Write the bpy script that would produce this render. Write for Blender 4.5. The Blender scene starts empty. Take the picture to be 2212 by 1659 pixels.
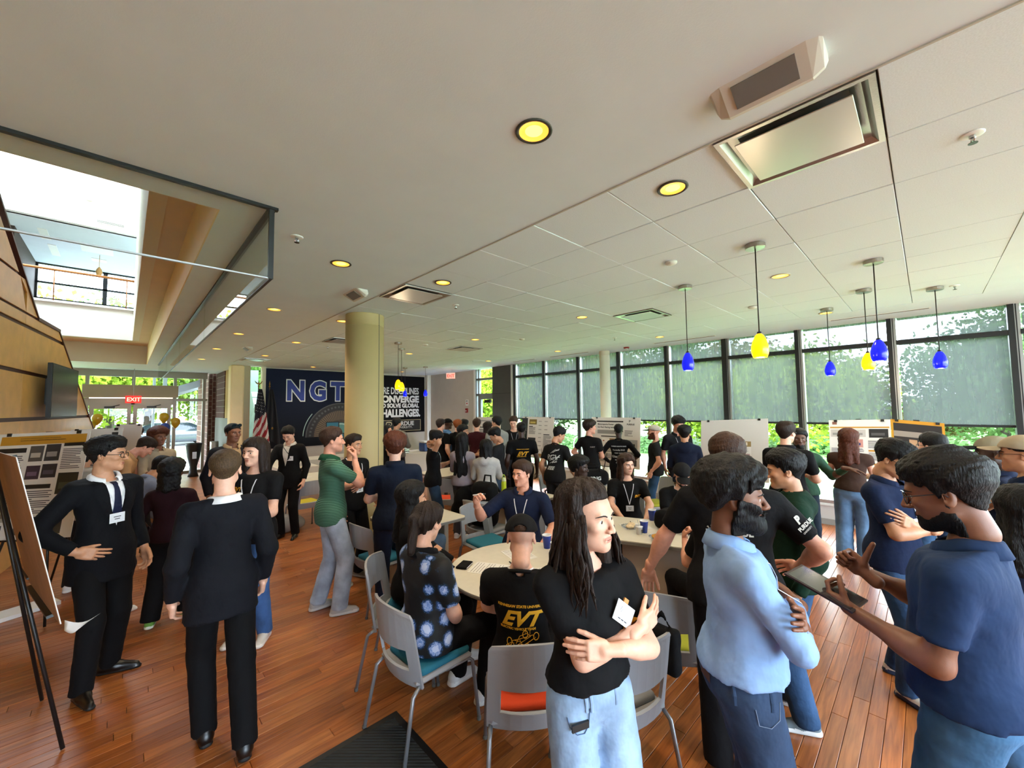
import bpy, bmesh, math, random
import numpy as np
from mathutils import Matrix, Vector

# ------------------------------------------------------------------ camera, sky, exposure
SC = bpy.context.scene
COL = SC.collection
cam_d = bpy.data.cameras.new('camera')
cam_d.sensor_width = 36.0
cam_d.lens = 36.0 * 865.0 / 2212.0
cam_d.clip_start = 0.02
cam_d.clip_end = 300
cam = bpy.data.objects.new('camera', cam_d)
COL.objects.link(cam)
R_ = np.array([(0.719485, -0.694377, -0.013459), (0.029781, 0.050207, -0.998295), (0.693869, 0.717857, 0.056803)])
CM = Matrix(((R_[0][0], -R_[1][0], -R_[2][0], 0.0),
             (R_[0][1], -R_[1][1], -R_[2][1], 0.0),
             (R_[0][2], -R_[1][2], -R_[2][2], 1.98),
             (0, 0, 0, 1)))
cam.matrix_world = CM
SC.camera = cam

world = bpy.data.worlds.new('overcast_sky')
SC.world = world
world.use_nodes = True
wn = world.node_tree
wn.nodes.clear()
w_out = wn.nodes.new('ShaderNodeOutputWorld')
w_bg = wn.nodes.new('ShaderNodeBackground')
w_tc = wn.nodes.new('ShaderNodeTexCoord')
w_ns = wn.nodes.new('ShaderNodeTexNoise')
w_ns.inputs['Scale'].default_value = 2.2
w_ns.inputs['Detail'].default_value = 5
w_rp = wn.nodes.new('ShaderNodeValToRGB')
w_rp.color_ramp.elements[0].position = 0.3
w_rp.color_ramp.elements[0].color = (0.60, 0.78, 1.0, 1)
w_rp.color_ramp.elements[1].position = 0.7
w_rp.color_ramp.elements[1].color = (0.80, 0.91, 1.0, 1)
wn.links.new(w_tc.outputs['Generated'], w_ns.inputs['Vector'])
wn.links.new(w_ns.outputs['Fac'], w_rp.inputs['Fac'])
wn.links.new(w_rp.outputs['Color'], w_bg.inputs['Color'])
w_bg.inputs['Strength'].default_value = 9.0
wn.links.new(w_bg.outputs['Background'], w_out.inputs['Surface'])

SC.cycles.caustics_reflective = False
SC.cycles.caustics_refractive = False
SC.view_settings.view_transform = 'Standard'
SC.view_settings.look = 'None'
SC.view_settings.gamma = 1.0
SC.view_settings.use_curve_mapping = False
SC.view_settings.exposure = 1.30

# ------------------------------------------------------------------ materials
_M = {}
def srgb(h):
    if isinstance(h, str):
        h = h.lstrip('#')
        c = [int(h[i:i + 2], 16) / 255 for i in (0, 2, 4)]
        return tuple(x / 12.92 if x <= 0.04045 else ((x + 0.055) / 1.055) ** 2.4 for x in c)
    return tuple(h)

def mat(name, color=(.5, .5, .5), rough=.6, metal=0.0, noise=None, bump=None, emit=None, estr=1.0, trans=0.0,
        coat=0.0, sheen=0.0, spec=None, sss=0.0):
    """noise=(scale, amount, detail) varies the colour; bump=(scale, strength, stretch) fine relief."""
    if name in _M:
        return _M[name]
    m = bpy.data.materials.new(name)
    m.use_nodes = True
    nt = m.node_tree
    b = nt.nodes['Principled BSDF']
    c = srgb(color)
    b.inputs['Base Color'].default_value = (*c, 1)
    b.inputs['Roughness'].default_value = rough
    b.inputs['Metallic'].default_value = metal
    if spec is not None:
        b.inputs['Specular IOR Level'].default_value = spec
    if coat:
        b.inputs['Coat Weight'].default_value = coat
        b.inputs['Coat Roughness'].default_value = 0.15
    if sheen:
        b.inputs['Sheen Weight'].default_value = sheen
    if trans:
        b.inputs['Transmission Weight'].default_value = trans
    if sss:
        b.inputs['Subsurface Weight'].default_value = sss
        b.inputs['Subsurface Radius'].default_value = (0.02, 0.008, 0.004)
        b.inputs['Subsurface Scale'].default_value = 0.4
    if emit is not None:
        b.inputs['Emission Color'].default_value = (*srgb(emit), 1)
        b.inputs['Emission Strength'].default_value = estr
    if noise or bump:
        tc = nt.nodes.new('ShaderNodeTexCoord')
    if noise:
        n = nt.nodes.new('ShaderNodeTexNoise')
        n.inputs['Scale'].default_value = noise[0]
        n.inputs['Detail'].default_value = noise[2] if len(noise) > 2 else 3
        nt.links.new(tc.outputs['Object'], n.inputs['Vector'])
        r = nt.nodes.new('ShaderNodeValToRGB')
        a = noise[1]
        r.color_ramp.elements[0].position = .3
        r.color_ramp.elements[1].position = .7
        r.color_ramp.elements[0].color = (*[max(0, x * (1 - a)) for x in c], 1)
        r.color_ramp.elements[1].color = (*[min(1, x * (1 + a)) for x in c], 1)
        nt.links.new(n.outputs['Fac'], r.inputs['Fac'])
        nt.links.new(r.outputs['Color'], b.inputs['Base Color'])
    if bump:
        n2 = nt.nodes.new('ShaderNodeTexNoise')
        n2.inputs['Scale'].default_value = bump[0]
        n2.inputs['Detail'].default_value = 2
        if len(bump) > 2:
            mp = nt.nodes.new('ShaderNodeMapping')
            mp.inputs['Scale'].default_value = bump[2]
            nt.links.new(tc.outputs['Object'], mp.inputs['Vector'])
            nt.links.new(mp.outputs['Vector'], n2.inputs['Vector'])
        else:
            nt.links.new(tc.outputs['Object'], n2.inputs['Vector'])
        bp = nt.nodes.new('ShaderNodeBump')
        bp.inputs['Strength'].default_value = bump[1]
        bp.inputs['Distance'].default_value = 0.01
        nt.links.new(n2.outputs['Fac'], bp.inputs['Height'])
        nt.links.new(bp.outputs['Normal'], b.inputs['Normal'])
    _M[name] = m
    return m

def glass_mat(name, tint=(1, 1, 1), refl=0.08, rough=0.0):
    """thin pane: mostly lets light straight through, reflects a little more at grazing angles"""
    if name in _M:
        return _M[name]
    m = bpy.data.materials.new(name)
    m.use_nodes = True
    nt = m.node_tree
    nt.nodes.clear()
    o = nt.nodes.new('ShaderNodeOutputMaterial')
    t = nt.nodes.new('ShaderNodeBsdfTransparent')
    t.inputs['Color'].default_value = (*tint, 1)
    g = nt.nodes.new('ShaderNodeBsdfGlossy')
    g.inputs['Roughness'].default_value = rough
    mx = nt.nodes.new('ShaderNodeMixShader')
    lw = nt.nodes.new('ShaderNodeLayerWeight')
    lw.inputs['Blend'].default_value = 0.5
    pw = nt.nodes.new('ShaderNodeMath'); pw.operation = 'POWER'; pw.inputs[1].default_value = 4.0
    ma = nt.nodes.new('ShaderNodeMath'); ma.operation = 'MULTIPLY_ADD'; ma.inputs[1].default_value = .55; ma.inputs[2].default_value = refl * .3
    nt.links.new(lw.outputs['Facing'], pw.inputs[0]); nt.links.new(pw.outputs[0], ma.inputs[0])
    nt.links.new(ma.outputs[0], mx.inputs['Fac'])
    nt.links.new(t.outputs['BSDF'], mx.inputs[1])
    nt.links.new(g.outputs['BSDF'], mx.inputs[2])
    nt.links.new(mx.outputs['Shader'], o.inputs['Surface'])
    _M[name] = m
    return m

# ------------------------------------------------------------------ mesh builder
class MB:
    def __init__(s):
        s.v, s.f, s.m = [], [], []
        s.cur = 0
    def add(s, vs, fs, mi=None):
        o = len(s.v)
        s.v.extend([tuple(map(float, v)) for v in vs])
        k = s.cur if mi is None else mi
        for f in fs:
            s.f.append(tuple(o + i for i in f)); s.m.append(k)
        return s
    def box(s, x0, x1, y0, y1, z0, z1, mi=None):
        vs = [(x, y, z) for z in (z0, z1) for y in (y0, y1) for x in (x0, x1)]
        return s.add(vs, [(0, 2, 3, 1), (4, 5, 7, 6), (0, 1, 5, 4), (2, 6, 7, 3), (0, 4, 6, 2), (1, 3, 7, 5)], mi)
    def obox(s, c, ax, ay, az, hx, hy, hz, mi=None):
        c, ax, ay, az = [np.array(t, float) for t in (c, ax, ay, az)]
        vs = [c + i * hx * ax + j * hy * ay + k * hz * az for k in (-1, 1) for j in (-1, 1) for i in (-1, 1)]
        return s.add(vs, [(0, 2, 3, 1), (4, 5, 7, 6), (0, 1, 5, 4), (2, 6, 7, 3), (0, 4, 6, 2), (1, 3, 7, 5)], mi)
    def bbox(s, x0, x1, y0, y1, z0, z1, b=.01, mi=None):
        """box with bevelled vertical and horizontal edges (chamfer)"""
        vs, fs = [], []
        for (z, ins) in ((z0, b), (z0 + b, 0), (z1 - b, 0), (z1, b)):
            a0, a1, c0, c1 = x0 + ins, x1 - ins, y0 + ins, y1 - ins
            vs += [(a0 + b, c0, z), (a1 - b, c0, z), (a1, c0 + b, z), (a1, c1 - b, z), (a1 - b, c1, z), (a0 + b, c1, z), (a0, c1 - b, z), (a0, c0 + b, z)]
        for r in range(3):
            for i in range(8):
                j = (i + 1) % 8
                fs.append((r * 8 + i, r * 8 + j, r * 8 + 8 + j, r * 8 + 8 + i))
        fs.append(tuple(range(7, -1, -1))); fs.append(tuple(range(24, 32)))
        return s.add(vs, fs, mi)
    def tube(s, pts, r, n=8, mi=None, caps=True, flat=None):
        """pts: path; r: radius or list; flat: (vector, factor) squashes the section along a vector"""
        pts = [np.array(p, float) for p in pts]
        k = len(pts)
        rs = list(r) if hasattr(r, '__len__') else [r] * k
        vs, fs = [], []
        prev = None
        for i, p in enumerate(pts):
            d = pts[min(i + 1, k - 1)] - pts[max(i - 1, 0)]
            L = np.linalg.norm(d)
            d = d / L if L > 1e-9 else np.array((0, 0, 1.))
            if prev is None:
                a = np.cross(d, (0, 0, 1.)) if abs(d[2]) < .9 else np.cross(d, (1., 0, 0))
            else:
                a = prev - d * prev.dot(d)
            a = a / (np.linalg.norm(a) + 1e-12)
            prev = a
            b = np.cross(d, a)
            for j in range(n):
                t = 2 * math.pi * j / n
                o = (a * math.cos(t) + b * math.sin(t)) * rs[i]
                if flat is not None:
                    fv = np.array(flat[0], float)
                    o = o - fv * o.dot(fv) * (1 - flat[1])
                vs.append(p + o)
        for i in range(k - 1):
            for j in range(n):
                q = (j + 1) % n
                fs.append((i * n + j, i * n + q, i * n + n + q, i * n + n + j))
        if caps:
            fs.append(tuple(range(n - 1, -1, -1))); fs.append(tuple(range((k - 1) * n, k * n)))
        return s.add(vs, fs, mi)
    def lathe(s, prof, n=24, c=(0, 0, 0), mi=None, caps=True):
        """prof: list of (r, z)"""
        vs, fs = [], []
        k = len(prof)
        for (r, z) in prof:
            for j in range(n):
                t = 2 * math.pi * j / n
                vs.append((c[0] + r * math.cos(t), c[1] + r * math.sin(t), c[2] + z))
        for i in range(k - 1):
            for j in range(n):
                q = (j + 1) % n
                fs.append((i * n + j, i * n + q, i * n + n + q, i * n + n + j))
        if caps:
            if prof[0][0] > 1e-6: fs.append(tuple(range(n - 1, -1, -1)))
            if prof[-1][0] > 1e-6: fs.append(tuple(range((k - 1) * n, k * n)))
        return s.add(vs, fs, mi)
    def prism(s, poly, o, ax, ay, az, t, mi=None):
        """poly 2-D in (ax, ay) from o, extruded by t along az"""
        o, ax, ay, az = [np.array(q, float) for q in (o, ax, ay, az)]
        n = len(poly)
        vs = [o + ax * p[0] + ay * p[1] for p in poly] + [o + ax * p[0] + ay * p[1] + az * t for p in poly]
        fs = [tuple(range(n - 1, -1, -1)), tuple(range(n, 2 * n))] + [(i, (i + 1) % n, n + (i + 1) % n, n + i) for i in range(n)]
        return s.add(vs, fs, mi)
    def sheet(s, grid, t, mi=None, mask=None):
        """grid[i][j] points -> slab of thickness t (along local normals), mask[i][j] False leaves a hole"""
        G = np.array(grid, float)
        a, b = G.shape[:2]
        du = np.gradient(G, axis=0); dv = np.gradient(G, axis=1)
        N = np.cross(du, dv); N /= np.linalg.norm(N, axis=2, keepdims=True) + 1e-12
        A = (G + N * t / 2).reshape(-1, 3); B = (G - N * t / 2).reshape(-1, 3)
        off = a * b
        fs, cnt = [], {}
        for i in range(a - 1):
            for j in range(b - 1):
                if mask is not None and not mask[i][j]: continue
                q = (i * b + j, (i + 1) * b + j, (i + 1) * b + j + 1, i * b + j + 1)
                fs.append(q); fs.append(tuple(off + k for k in reversed(q)))
                for k in range(4):
                    e = (q[k], q[(k + 1) % 4])
                    if (e[1], e[0]) in cnt: cnt.pop((e[1], e[0]))
                    else: cnt[e] = 1
        for (p, q) in cnt: fs.append((q, p, off + p, off + q))
        return s.add(list(A) + list(B), fs, mi)
    def arr(s, vs, fs, mi=0):
        return s.add([tuple(v) for v in vs], [tuple(int(i) for i in f) for f in fs], mi)
    def build(s, name, mats, parent=None, loc=None, smooth=False, rot=None):
        me = bpy.data.meshes.new(name)
        me.from_pydata(s.v, [], s.f)
        if not isinstance(mats, (list, tuple)): mats = [mats]
        for m in mats: me.materials.append(m)
        if len(mats) > 1: me.polygons.foreach_set('material_index', s.m)
        if smooth: me.polygons.foreach_set('use_smooth', [True] * len(s.f))
        me.update()
        return link(name, me, parent, loc, rot)

def link(name, me, parent=None, loc=None, rot=None):
    o = bpy.data.objects.new(name, me)
    COL.objects.link(o)
    if parent is not None: o.parent = parent
    if loc is not None: o.location = loc
    if rot is not None: o.rotation_euler = rot
    return o

def fast_mesh(name, V, F, mats, mi=None, smooth=True):
    """V (n,3), F (m,4) numpy quads"""
    me = bpy.data.meshes.new(name)
    nv, nf = len(V), len(F)
    me.vertices.add(nv); me.loops.add(nf * 4); me.polygons.add(nf)
    me.vertices.foreach_set('co', np.asarray(V, np.float32).ravel())
    me.loops.foreach_set('vertex_index', np.asarray(F, np.int32).ravel())
    me.polygons.foreach_set('loop_start', np.arange(0, nf * 4, 4, dtype=np.int32))
    for m in mats: me.materials.append(m)
    if mi is not None: me.polygons.foreach_set('material_index', np.asarray(mi, np.int32))
    me.polygons.foreach_set('use_smooth', np.full(nf, smooth, dtype=bool))
    me.update(calc_edges=True)
    return me

def tag(o, label=None, cat=None, group=None, kind=None):
    if label: o['label'] = label
    if cat: o['category'] = cat
    if group: o['group'] = group
    if kind: o['kind'] = kind
    return o

def thing(name, label, cat, loc=(0, 0, 0), rz=0, group=None):
    o = bpy.data.objects.new(name, None)
    o.empty_display_size = .1
    COL.objects.link(o)
    o.location = loc; o.rotation_euler = (0, 0, rz)
    return tag(o, label, cat, group)

def copy_tree(o, parent=None, loc=None, rz=None, label=None, group=None):
    c = o.copy(); COL.objects.link(c)
    if parent is not None: c.parent = parent
    if loc is not None: c.location = loc
    if rz is not None: c.rotation_euler = (0, 0, rz)
    if label: c['label'] = label
    if group: c['group'] = group
    for ch in list(o.children): copy_tree(ch, c)
    return c

def text_mesh(s, size, bold=0.0, ext=0.0, align='LEFT', spacing=1.0, shear=0.0, xs=1.0):
    """lettering turned into plain mesh data: returns (verts Nx3, faces)"""
    cu = bpy.data.curves.new('lettering', 'FONT')
    cu.body = s; cu.size = size; cu.offset = bold; cu.extrude = ext
    cu.align_x = align; cu.space_character = spacing; cu.shear = shear
    cu.resolution_u = 3
    o = bpy.data.objects.new('lettering', cu)
    COL.objects.link(o)
    bpy.context.view_layer.update()
    dg = bpy.context.evaluated_depsgraph_get()
    me = bpy.data.meshes.new_from_object(o.evaluated_get(dg))
    V = np.array([v.co[:] for v in me.vertices], float).reshape(-1, 3)
    F = [tuple(p.vertices) for p in me.polygons]
    bpy.data.objects.remove(o); bpy.data.curves.remove(cu); bpy.data.meshes.remove(me)
    if len(V): V[:, 0] *= xs
    return V, F

def put_text(mb, s, size, o, ax, ay, bold=0.0, ext=0.001, mi=None, **k):
    V, F = text_mesh(s, size, bold, ext, **k)
    if not len(V): return
    o, ax, ay = [np.array(q, float) for q in (o, ax, ay)]
    az = np.cross(ax, ay)
    mb.add([o + ax * v[0] + ay * v[1] + az * (v[2] + ext) for v in V], F, mi)

# ------------------------------------------------------------------ smooth solid modelling (distance fields -> quads)
def rx(a): c, s = math.cos(a), math.sin(a); return np.array(((1, 0, 0), (0, c, -s), (0, s, c)))
def ry(a): c, s = math.cos(a), math.sin(a); return np.array(((c, 0, s), (0, 1, 0), (-s, 0, c)))
def rz_(a): c, s = math.cos(a), math.sin(a); return np.array(((c, -s, 0), (s, c, 0), (0, 0, 1)))
def A3(*a): return np.array(a, float)
def unit(v): v = np.array(v, float); return v / (np.linalg.norm(v) + 1e-12)

class Cone:
    """limb segment: rounded cone from a to b"""
    def __init__(s, a, b, ra, rb):
        s.a, s.b, s.ra, s.rb = np.array(a, float), np.array(b, float), ra, rb
        s.ab = s.b - s.a; s.q = max(s.ab.dot(s.ab), 1e-9)
    def __call__(s, P):
        d = P - s.a
        t = np.clip(d @ s.ab / s.q, 0, 1)
        return np.linalg.norm(d - t[:, None] * s.ab, axis=1) - (s.ra + t * (s.rb - s.ra))
    def bounds(s):
        return np.minimum(s.a - s.ra, s.b - s.rb), np.maximum(s.a + s.ra, s.b + s.rb)

class Ell:
    def __init__(s, c, r, R=None):
        s.c, s.r, s.R = np.array(c, float), np.array(r, float), (np.eye(3) if R is None else R)
    def __call__(s, P):
        q = (P - s.c) @ s.R
        k0 = np.linalg.norm(q / s.r, axis=1)
        k1 = np.linalg.norm(q / (s.r * s.r), axis=1) + 1e-9
        return k0 * (k0 - 1) / k1
    def bounds(s):
        m = np.abs(s.R) @ s.r
        return s.c - m, s.c + m

class RBox:
    def __init__(s, c, h, r, R=None):
        s.c, s.h, s.r, s.R = np.array(c, float), np.array(h, float), r, (np.eye(3) if R is None else R)
    def __call__(s, P):
        q = np.abs((P - s.c) @ s.R) - (s.h - s.r)
        return np.linalg.norm(np.maximum(q, 0), axis=1) + np.minimum(q.max(axis=1), 0) - s.r
    def bounds(s):
        m = np.abs(s.R) @ s.h
        return s.c - m, s.c + m

def smin(a, b, k):
    h = np.clip(.5 + .5 * (b - a) / k, 0, 1)
    return b + (a - b) * h - k * h * (1 - h)
def smax(a, b, k): return -smin(-a, -b, k)

def plane(p, n):
    p = np.array(p, float); n = unit(n)
    return lambda P: (P - p) @ n          # keep the side the normal points away from

def blend(prims, k):
    def f(P):
        d = prims[0](P)
        for q in prims[1:]: d = smin(d, q(P), k)
        return d
    return f

def bounds_of(prims, pad):
    bs = [q.bounds() for q in prims]
    return np.min([b[0] for b in bs], axis=0) - pad, np.max([b[1] for b in bs], axis=0) + pad

def wob(P, freq, seed, n=4):
    r = np.random.RandomState(seed)
    o = np.zeros(len(P))
    for i in range(n):
        k = unit(r.normal(size=3)) * freq * (.6 + .8 * r.rand())
        o += np.sin(P @ k + r.rand() * 6.28)
    return o / n

def folds(P, freq, seed, n=3):
    """sharper, cloth-like creases"""
    r = np.random.RandomState(seed)
    W = P + .03 * np.stack([np.sin(P[:, 2] * 17 + seed), np.sin(P[:, 0] * 19 + 1), np.sin(P[:, 1] * 15 + 2)], 1)
    o = np.zeros(len(P))
    for i in range(n):
        k = unit(r.normal(size=3) * A3(1, 1, 1.4)) * freq * (.6 + .8 * r.rand())
        o += np.abs(np.sin(W @ k + r.rand() * 6.28)) - .5
    return o / n

def skinned(f, lo, hi, h, slack=1.6):
    """surface of f == 0 as quads (naive surface nets, evaluated only in blocks near the surface)"""
    lo = np.array(lo, float); hi = np.array(hi, float)
    B = 4
    nb = np.maximum(1, np.ceil((hi - lo) / (h * B)).astype(int)) + 1
    n = nb * B
    ax = [lo[i] + (np.arange(nb[i]) * B + (B - 1) / 2) * h for i in range(3)]
    bc = np.stack(np.meshgrid(*ax, indexing='ij'), -1).reshape(-1, 3)
    d = f(bc)
    act = np.abs(d) < h * B * .87 * slack
    big = np.where(d > 0, 1.0, -1.0).reshape(nb)
    G = np.repeat(np.repeat(np.repeat(big, B, 0), B, 1), B, 2).astype(np.float32)
    bi = np.argwhere(act.reshape(nb))
    if not len(bi): return np.zeros((0, 3)), np.zeros((0, 4), int)
    oo = np.stack(np.meshgrid(*[np.arange(B)] * 3, indexing='ij'), -1).reshape(-1, 3)
    idx = (bi[:, None, :] * B + oo[None]).reshape(-1, 3)
    G[idx[:, 0], idx[:, 1], idx[:, 2]] = f(lo + idx * h)
    S = G < 0
    c = np.zeros(tuple(n - 1), np.int8)
    for i in (0, 1):
        for j in (0, 1):
            for k in (0, 1):
                c += S[i:n[0] - 1 + i, j:n[1] - 1 + j, k:n[2] - 1 + k]
    cells = np.argwhere((c > 0) & (c < 8))
    if not len(cells): return np.zeros((0, 3)), np.zeros((0, 4), int)
    vid = np.full(tuple(n - 1), -1, np.int32)
    vid[cells[:, 0], cells[:, 1], cells[:, 2]] = np.arange(len(cells))
    acc = np.zeros((len(cells), 3)); cnt = np.zeros(len(cells))
    cor = [(i, j, k) for i in (0, 1) for j in (0, 1) for k in (0, 1)]
    val = {q: G[cells[:, 0] + q[0], cells[:, 1] + q[1], cells[:, 2] + q[2]] for q in cor}
    for q in cor:
        for a in range(3):
            if q[a]: continue
            p = list(q); p[a] = 1; p = tuple(p)
            va, vb = val[q], val[p]
            m = (va < 0) != (vb < 0)
            t = np.where(m, va / np.where(m, va - vb, 1), 0)
            pos = np.array(q, float)[None].repeat(len(cells), 0)
            pos[:, a] += t
            acc += pos * m[:, None]; cnt += m
    V = lo + (cells + acc / cnt[:, None]) * h
    F = []
    for a in range(3):
        b, cc = (a + 1) % 3, (a + 2) % 3
        sl0 = [slice(None)] * 3; sl1 = [slice(None)] * 3
        sl0[a] = slice(0, n[a] - 1); sl1[a] = slice(1, n[a])
        s0, s1 = S[tuple(sl0)], S[tuple(sl1)]
        e = np.argwhere(s0 != s1)
        ok = (e[:, b] > 0) & (e[:, cc] > 0) & (e[:, b] < n[b] - 1) & (e[:, cc] < n[cc] - 1)
        e = e[ok]
        if not len(e): continue
        inside = s0[e[:, 0], e[:, 1], e[:, 2]]
        def at(db, dc):
            q = e.copy(); q[:, b] += db; q[:, cc] += dc
            return vid[q[:, 0], q[:, 1], q[:, 2]]
        quad = np.stack([at(-1, -1), at(0, -1), at(0, 0), at(-1, 0)], 1)
        quad[~inside] = quad[~inside][:, ::-1]
        F.append(quad)
    F = np.concatenate(F)
    return V, F[(F >= 0).all(1)]

def trace(f, o, d, n=36):
    """walk from points o along d to the surface of f"""
    p = o.copy()
    alive = np.ones(len(p), bool)
    for _ in range(n):
        s = f(p) * .8
        p = p + d * np.clip(s, -.02, .1)[:, None]
    return p

def ik(a, b, l1, l2, hint):
    a, b = np.array(a, float), np.array(b, float)
    d = b - a; L = np.linalg.norm(d)
    m = l1 + l2
    if L > m * .998:
        b = a + d / L * m * .998; d = b - a; L = m * .998
    u = d / L
    x = (l1 * l1 - l2 * l2 + L * L) / (2 * L)
    y = math.sqrt(max(0, l1 * l1 - x * x))
    h = np.array(hint, float); h = h - u * h.dot(u)
    return a + u * x + unit(h) * y, b

# ------------------------------------------------------------------ the room
CZ, XW, YF = 3.23, 8.30, 13.35
def struct(name, mb, mats, parent=None, smooth=False):
    o = mb.build(name, mats, parent, smooth=smooth)
    if parent is None: o['kind'] = 'structure'
    return o
def sempty(name, loc=(0, 0, 0)):
    o = bpy.data.objects.new(name, None); o.empty_display_size = .1
    COL.objects.link(o); o.location = loc; o['kind'] = 'structure'
    return o

m_drywall = mat('ceiling_paint', '#d9e4eb', .85, noise=(3, .02, 3), bump=(180, .05))
m_tile = mat('acoustic_tile', '#dbe6ed', .9, noise=(160, .05, 2), bump=(320, .12))
m_gap = mat('grid_gap', '#56544f', .8)
m_wallgrey = mat('wall_warm_grey', '#c2bbb2', .85, noise=(4, .03, 3))
m_pier = mat('pier_charcoal', '#4a4947', .8, noise=(5, .05, 3))
m_tan = mat('paint_tan', '#f0d6a6', .8, noise=(4, .03, 3))
m_brown = mat('paint_taupe', '#d9c0a0', .8, noise=(4, .03, 3))
m_cream = mat('paint_cream', '#d9d0bd', .8)
m_white = mat('paint_white', '#e6e4de', .8)
m_alu = mat('aluminium', '#b9bcbe', .35, .8)
m_dark = mat('mullion_dark', '#17191b', .45)
m_black = mat('black_satin', '#0c0c0d', .45)
m_steel = mat('brushed_steel', '#b3aea6', .32, 1.0, bump=(90, .12, (1, 1, 12)))

# ---- floor: slab, then hardwood strips that run towards the windows
m_floorgap = mat('floor_gap', '#2b140b', .8)
fl = sempty('floor')
struct('floor_base', MB().box(-4.2, 8.3, -5.2, 16.7, -.12, -.012), m_floorgap, fl)

def wood_mat(name, c):
    m = bpy.data.materials.new(name); m.use_nodes = True
    nt = m.node_tree; b = nt.nodes['Principled BSDF']
    tc = nt.nodes.new('ShaderNodeTexCoord'); mp = nt.nodes.new('ShaderNodeMapping')
    gi = nt.nodes.new('ShaderNodeObjectInfo'); va = nt.nodes.new('ShaderNodeVectorMath'); va.operation = 'ADD'
    mp.inputs['Scale'].default_value = (1.6, 26, 26)
    nt.links.new(tc.outputs['Object'], va.inputs[0]); nt.links.new(gi.outputs['Location'], va.inputs[1])
    nt.links.new(va.outputs[0], mp.inputs['Vector'])
    n = nt.nodes.new('ShaderNodeTexNoise'); n.inputs['Scale'].default_value = 2.0; n.inputs['Detail'].default_value = 7; n.inputs['Distortion'].default_value = .6
    nt.links.new(mp.outputs['Vector'], n.inputs['Vector'])
    r = nt.nodes.new('ShaderNodeValToRGB')
    cc = srgb(c)
    r.color_ramp.elements[0].position = .30; r.color_ramp.elements[0].color = (cc[0] * .62, cc[1] * .55, cc[2] * .5, 1)
    r.color_ramp.elements[1].position = .66; r.color_ramp.elements[1].color = (min(1, cc[0] * 1.18), min(1, cc[1] * 1.2), min(1, cc[2] * 1.2), 1)
    nt.links.new(n.outputs['Fac'], r.inputs['Fac']); nt.links.new(r.outputs['Color'], b.inputs['Base Color'])
    b.inputs['Roughness'].default_value = .36
    b.inputs['Coat Weight'].default_value = .25; b.inputs['Coat Roughness'].default_value = .22
    bp = nt.nodes.new('ShaderNodeBump'); bp.inputs['Strength'].default_value = .06; bp.inputs['Distance'].default_value = .004
    nt.links.new(n.outputs['Fac'], bp.inputs['Height']); nt.links.new(bp.outputs['Normal'], b.inputs['Normal'])
    return m
PLK = [wood_mat('plank_%d' % i, c) for i, c in enumerate(('#a65f2b', '#9a5625', '#a76532', '#9b5b2d', '#8e5024', '#a26231'))]
PW = .083
def plank_mb(L):
    g, c = .0012, .002
    mb = MB()
    x, y = L / 2 - g, PW / 2 - g
    vs = [(-x, -y, -.012), (x, -y, -.012), (x, y, -.012), (-x, y, -.012), (-x, -y, -c), (x, -y, -c), (x, y, -c), (-x, y, -c),
          (-x + c, -y + c, 0), (x - c, -y + c, 0), (x - c, y - c, 0), (-x + c, y - c, 0)]
    fs = [(8, 9, 10, 11)] + [(a, (a + 1) % 4, 4 + (a + 1) % 4, 4 + a) for a in range(4)] + [(4 + a, 4 + (a + 1) % 4, 8 + (a + 1) % 4, 8 + a) for a in range(4)]
    return mb.add(vs, fs)
PL_MESH = {}
rng = random.Random(4)
near, rest = [], [MB() for _ in PLK]
y = -5.2
rows = []
while y < 16.65:
    x = -4.2 - rng.random()
    while x < 8.3:
        L = rng.choice((.6, .8, 1.0, 1.2, 1.5))
        if x + L > 8.28: L = max(8.29 - x, .05)
        rows.append((x + L / 2, y + PW / 2, round(L, 3), rng.randrange(len(PLK))))
        x += L if x + L < 8.28 else 9
    y += PW
def plank_rank(p):                      # seen largest: close ahead of the viewpoint
    x, y = p[0], p[1]
    d = .694 * x + .718 * y; side = abs(.719 * x - .694 * y)
    if d < 1.2 or side > d * 1.32 + .3 or x > 8.2: return 99
    return math.hypot(x, y)
rows.sort(key=plank_rank)
for i, (x, y, L, k) in enumerate(rows):
    if i < 300:
        if (L, k) not in PL_MESH:
            o = plank_mb(L).build('plank', PLK[k], fl, (x, y, 0)); PL_MESH[(L, k)] = o.data
        else:
            link('plank', PL_MESH[(L, k)], fl, (x, y, 0))
    else:
        q = plank_mb(L); off = np.array((x, y, 0))
        rest[k].add([np.array(v) + off for v in q.v], q.f)
for k, mb in enumerate(rest):
    mb.build('plank_field', PLK[k], fl)['kind'] = 'stuff'

# ---- ceiling: plain drywall, and a field of acoustic tiles
ce = sempty('ceiling')
mb = MB()
T0, TX, TY = (1.99, -.515), .5775, .5855
NX, NY = 9, 22
X1, Y1 = T0[0] + NX * TX, T0[1] + NY * TY
mb.box(.39, T0[0], -5.2, 16.7, CZ, CZ + .12)
mb.box(-4.2, .39, -5.2, 3.0, CZ, CZ + .12)
mb.box(-4.2, .39, 14.3, 16.7, CZ, CZ + .12)
mb.box(X1, 8.55, -5.2, YF + .1, CZ, CZ + .12)
mb.box(T0[0], X1, -5.2, T0[1], CZ, CZ + .12)
mb.box(T0[0], X1, Y1, YF + .1, CZ, CZ + .12)
mb.box(T0[0], 2.6, YF + .1, 16.7, CZ, CZ + .12)
struct('ceiling_drywall', mb, m_drywall, ce)
struct('ceiling_void', MB().box(T0[0], X1, T0[1], Y1, CZ + .020, CZ + .12), m_gap, ce)
DIFF = [(0, 1), (0, 7), (5, 5), (5, 12), (1, 13), (0, 20)]
tm = None
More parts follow.
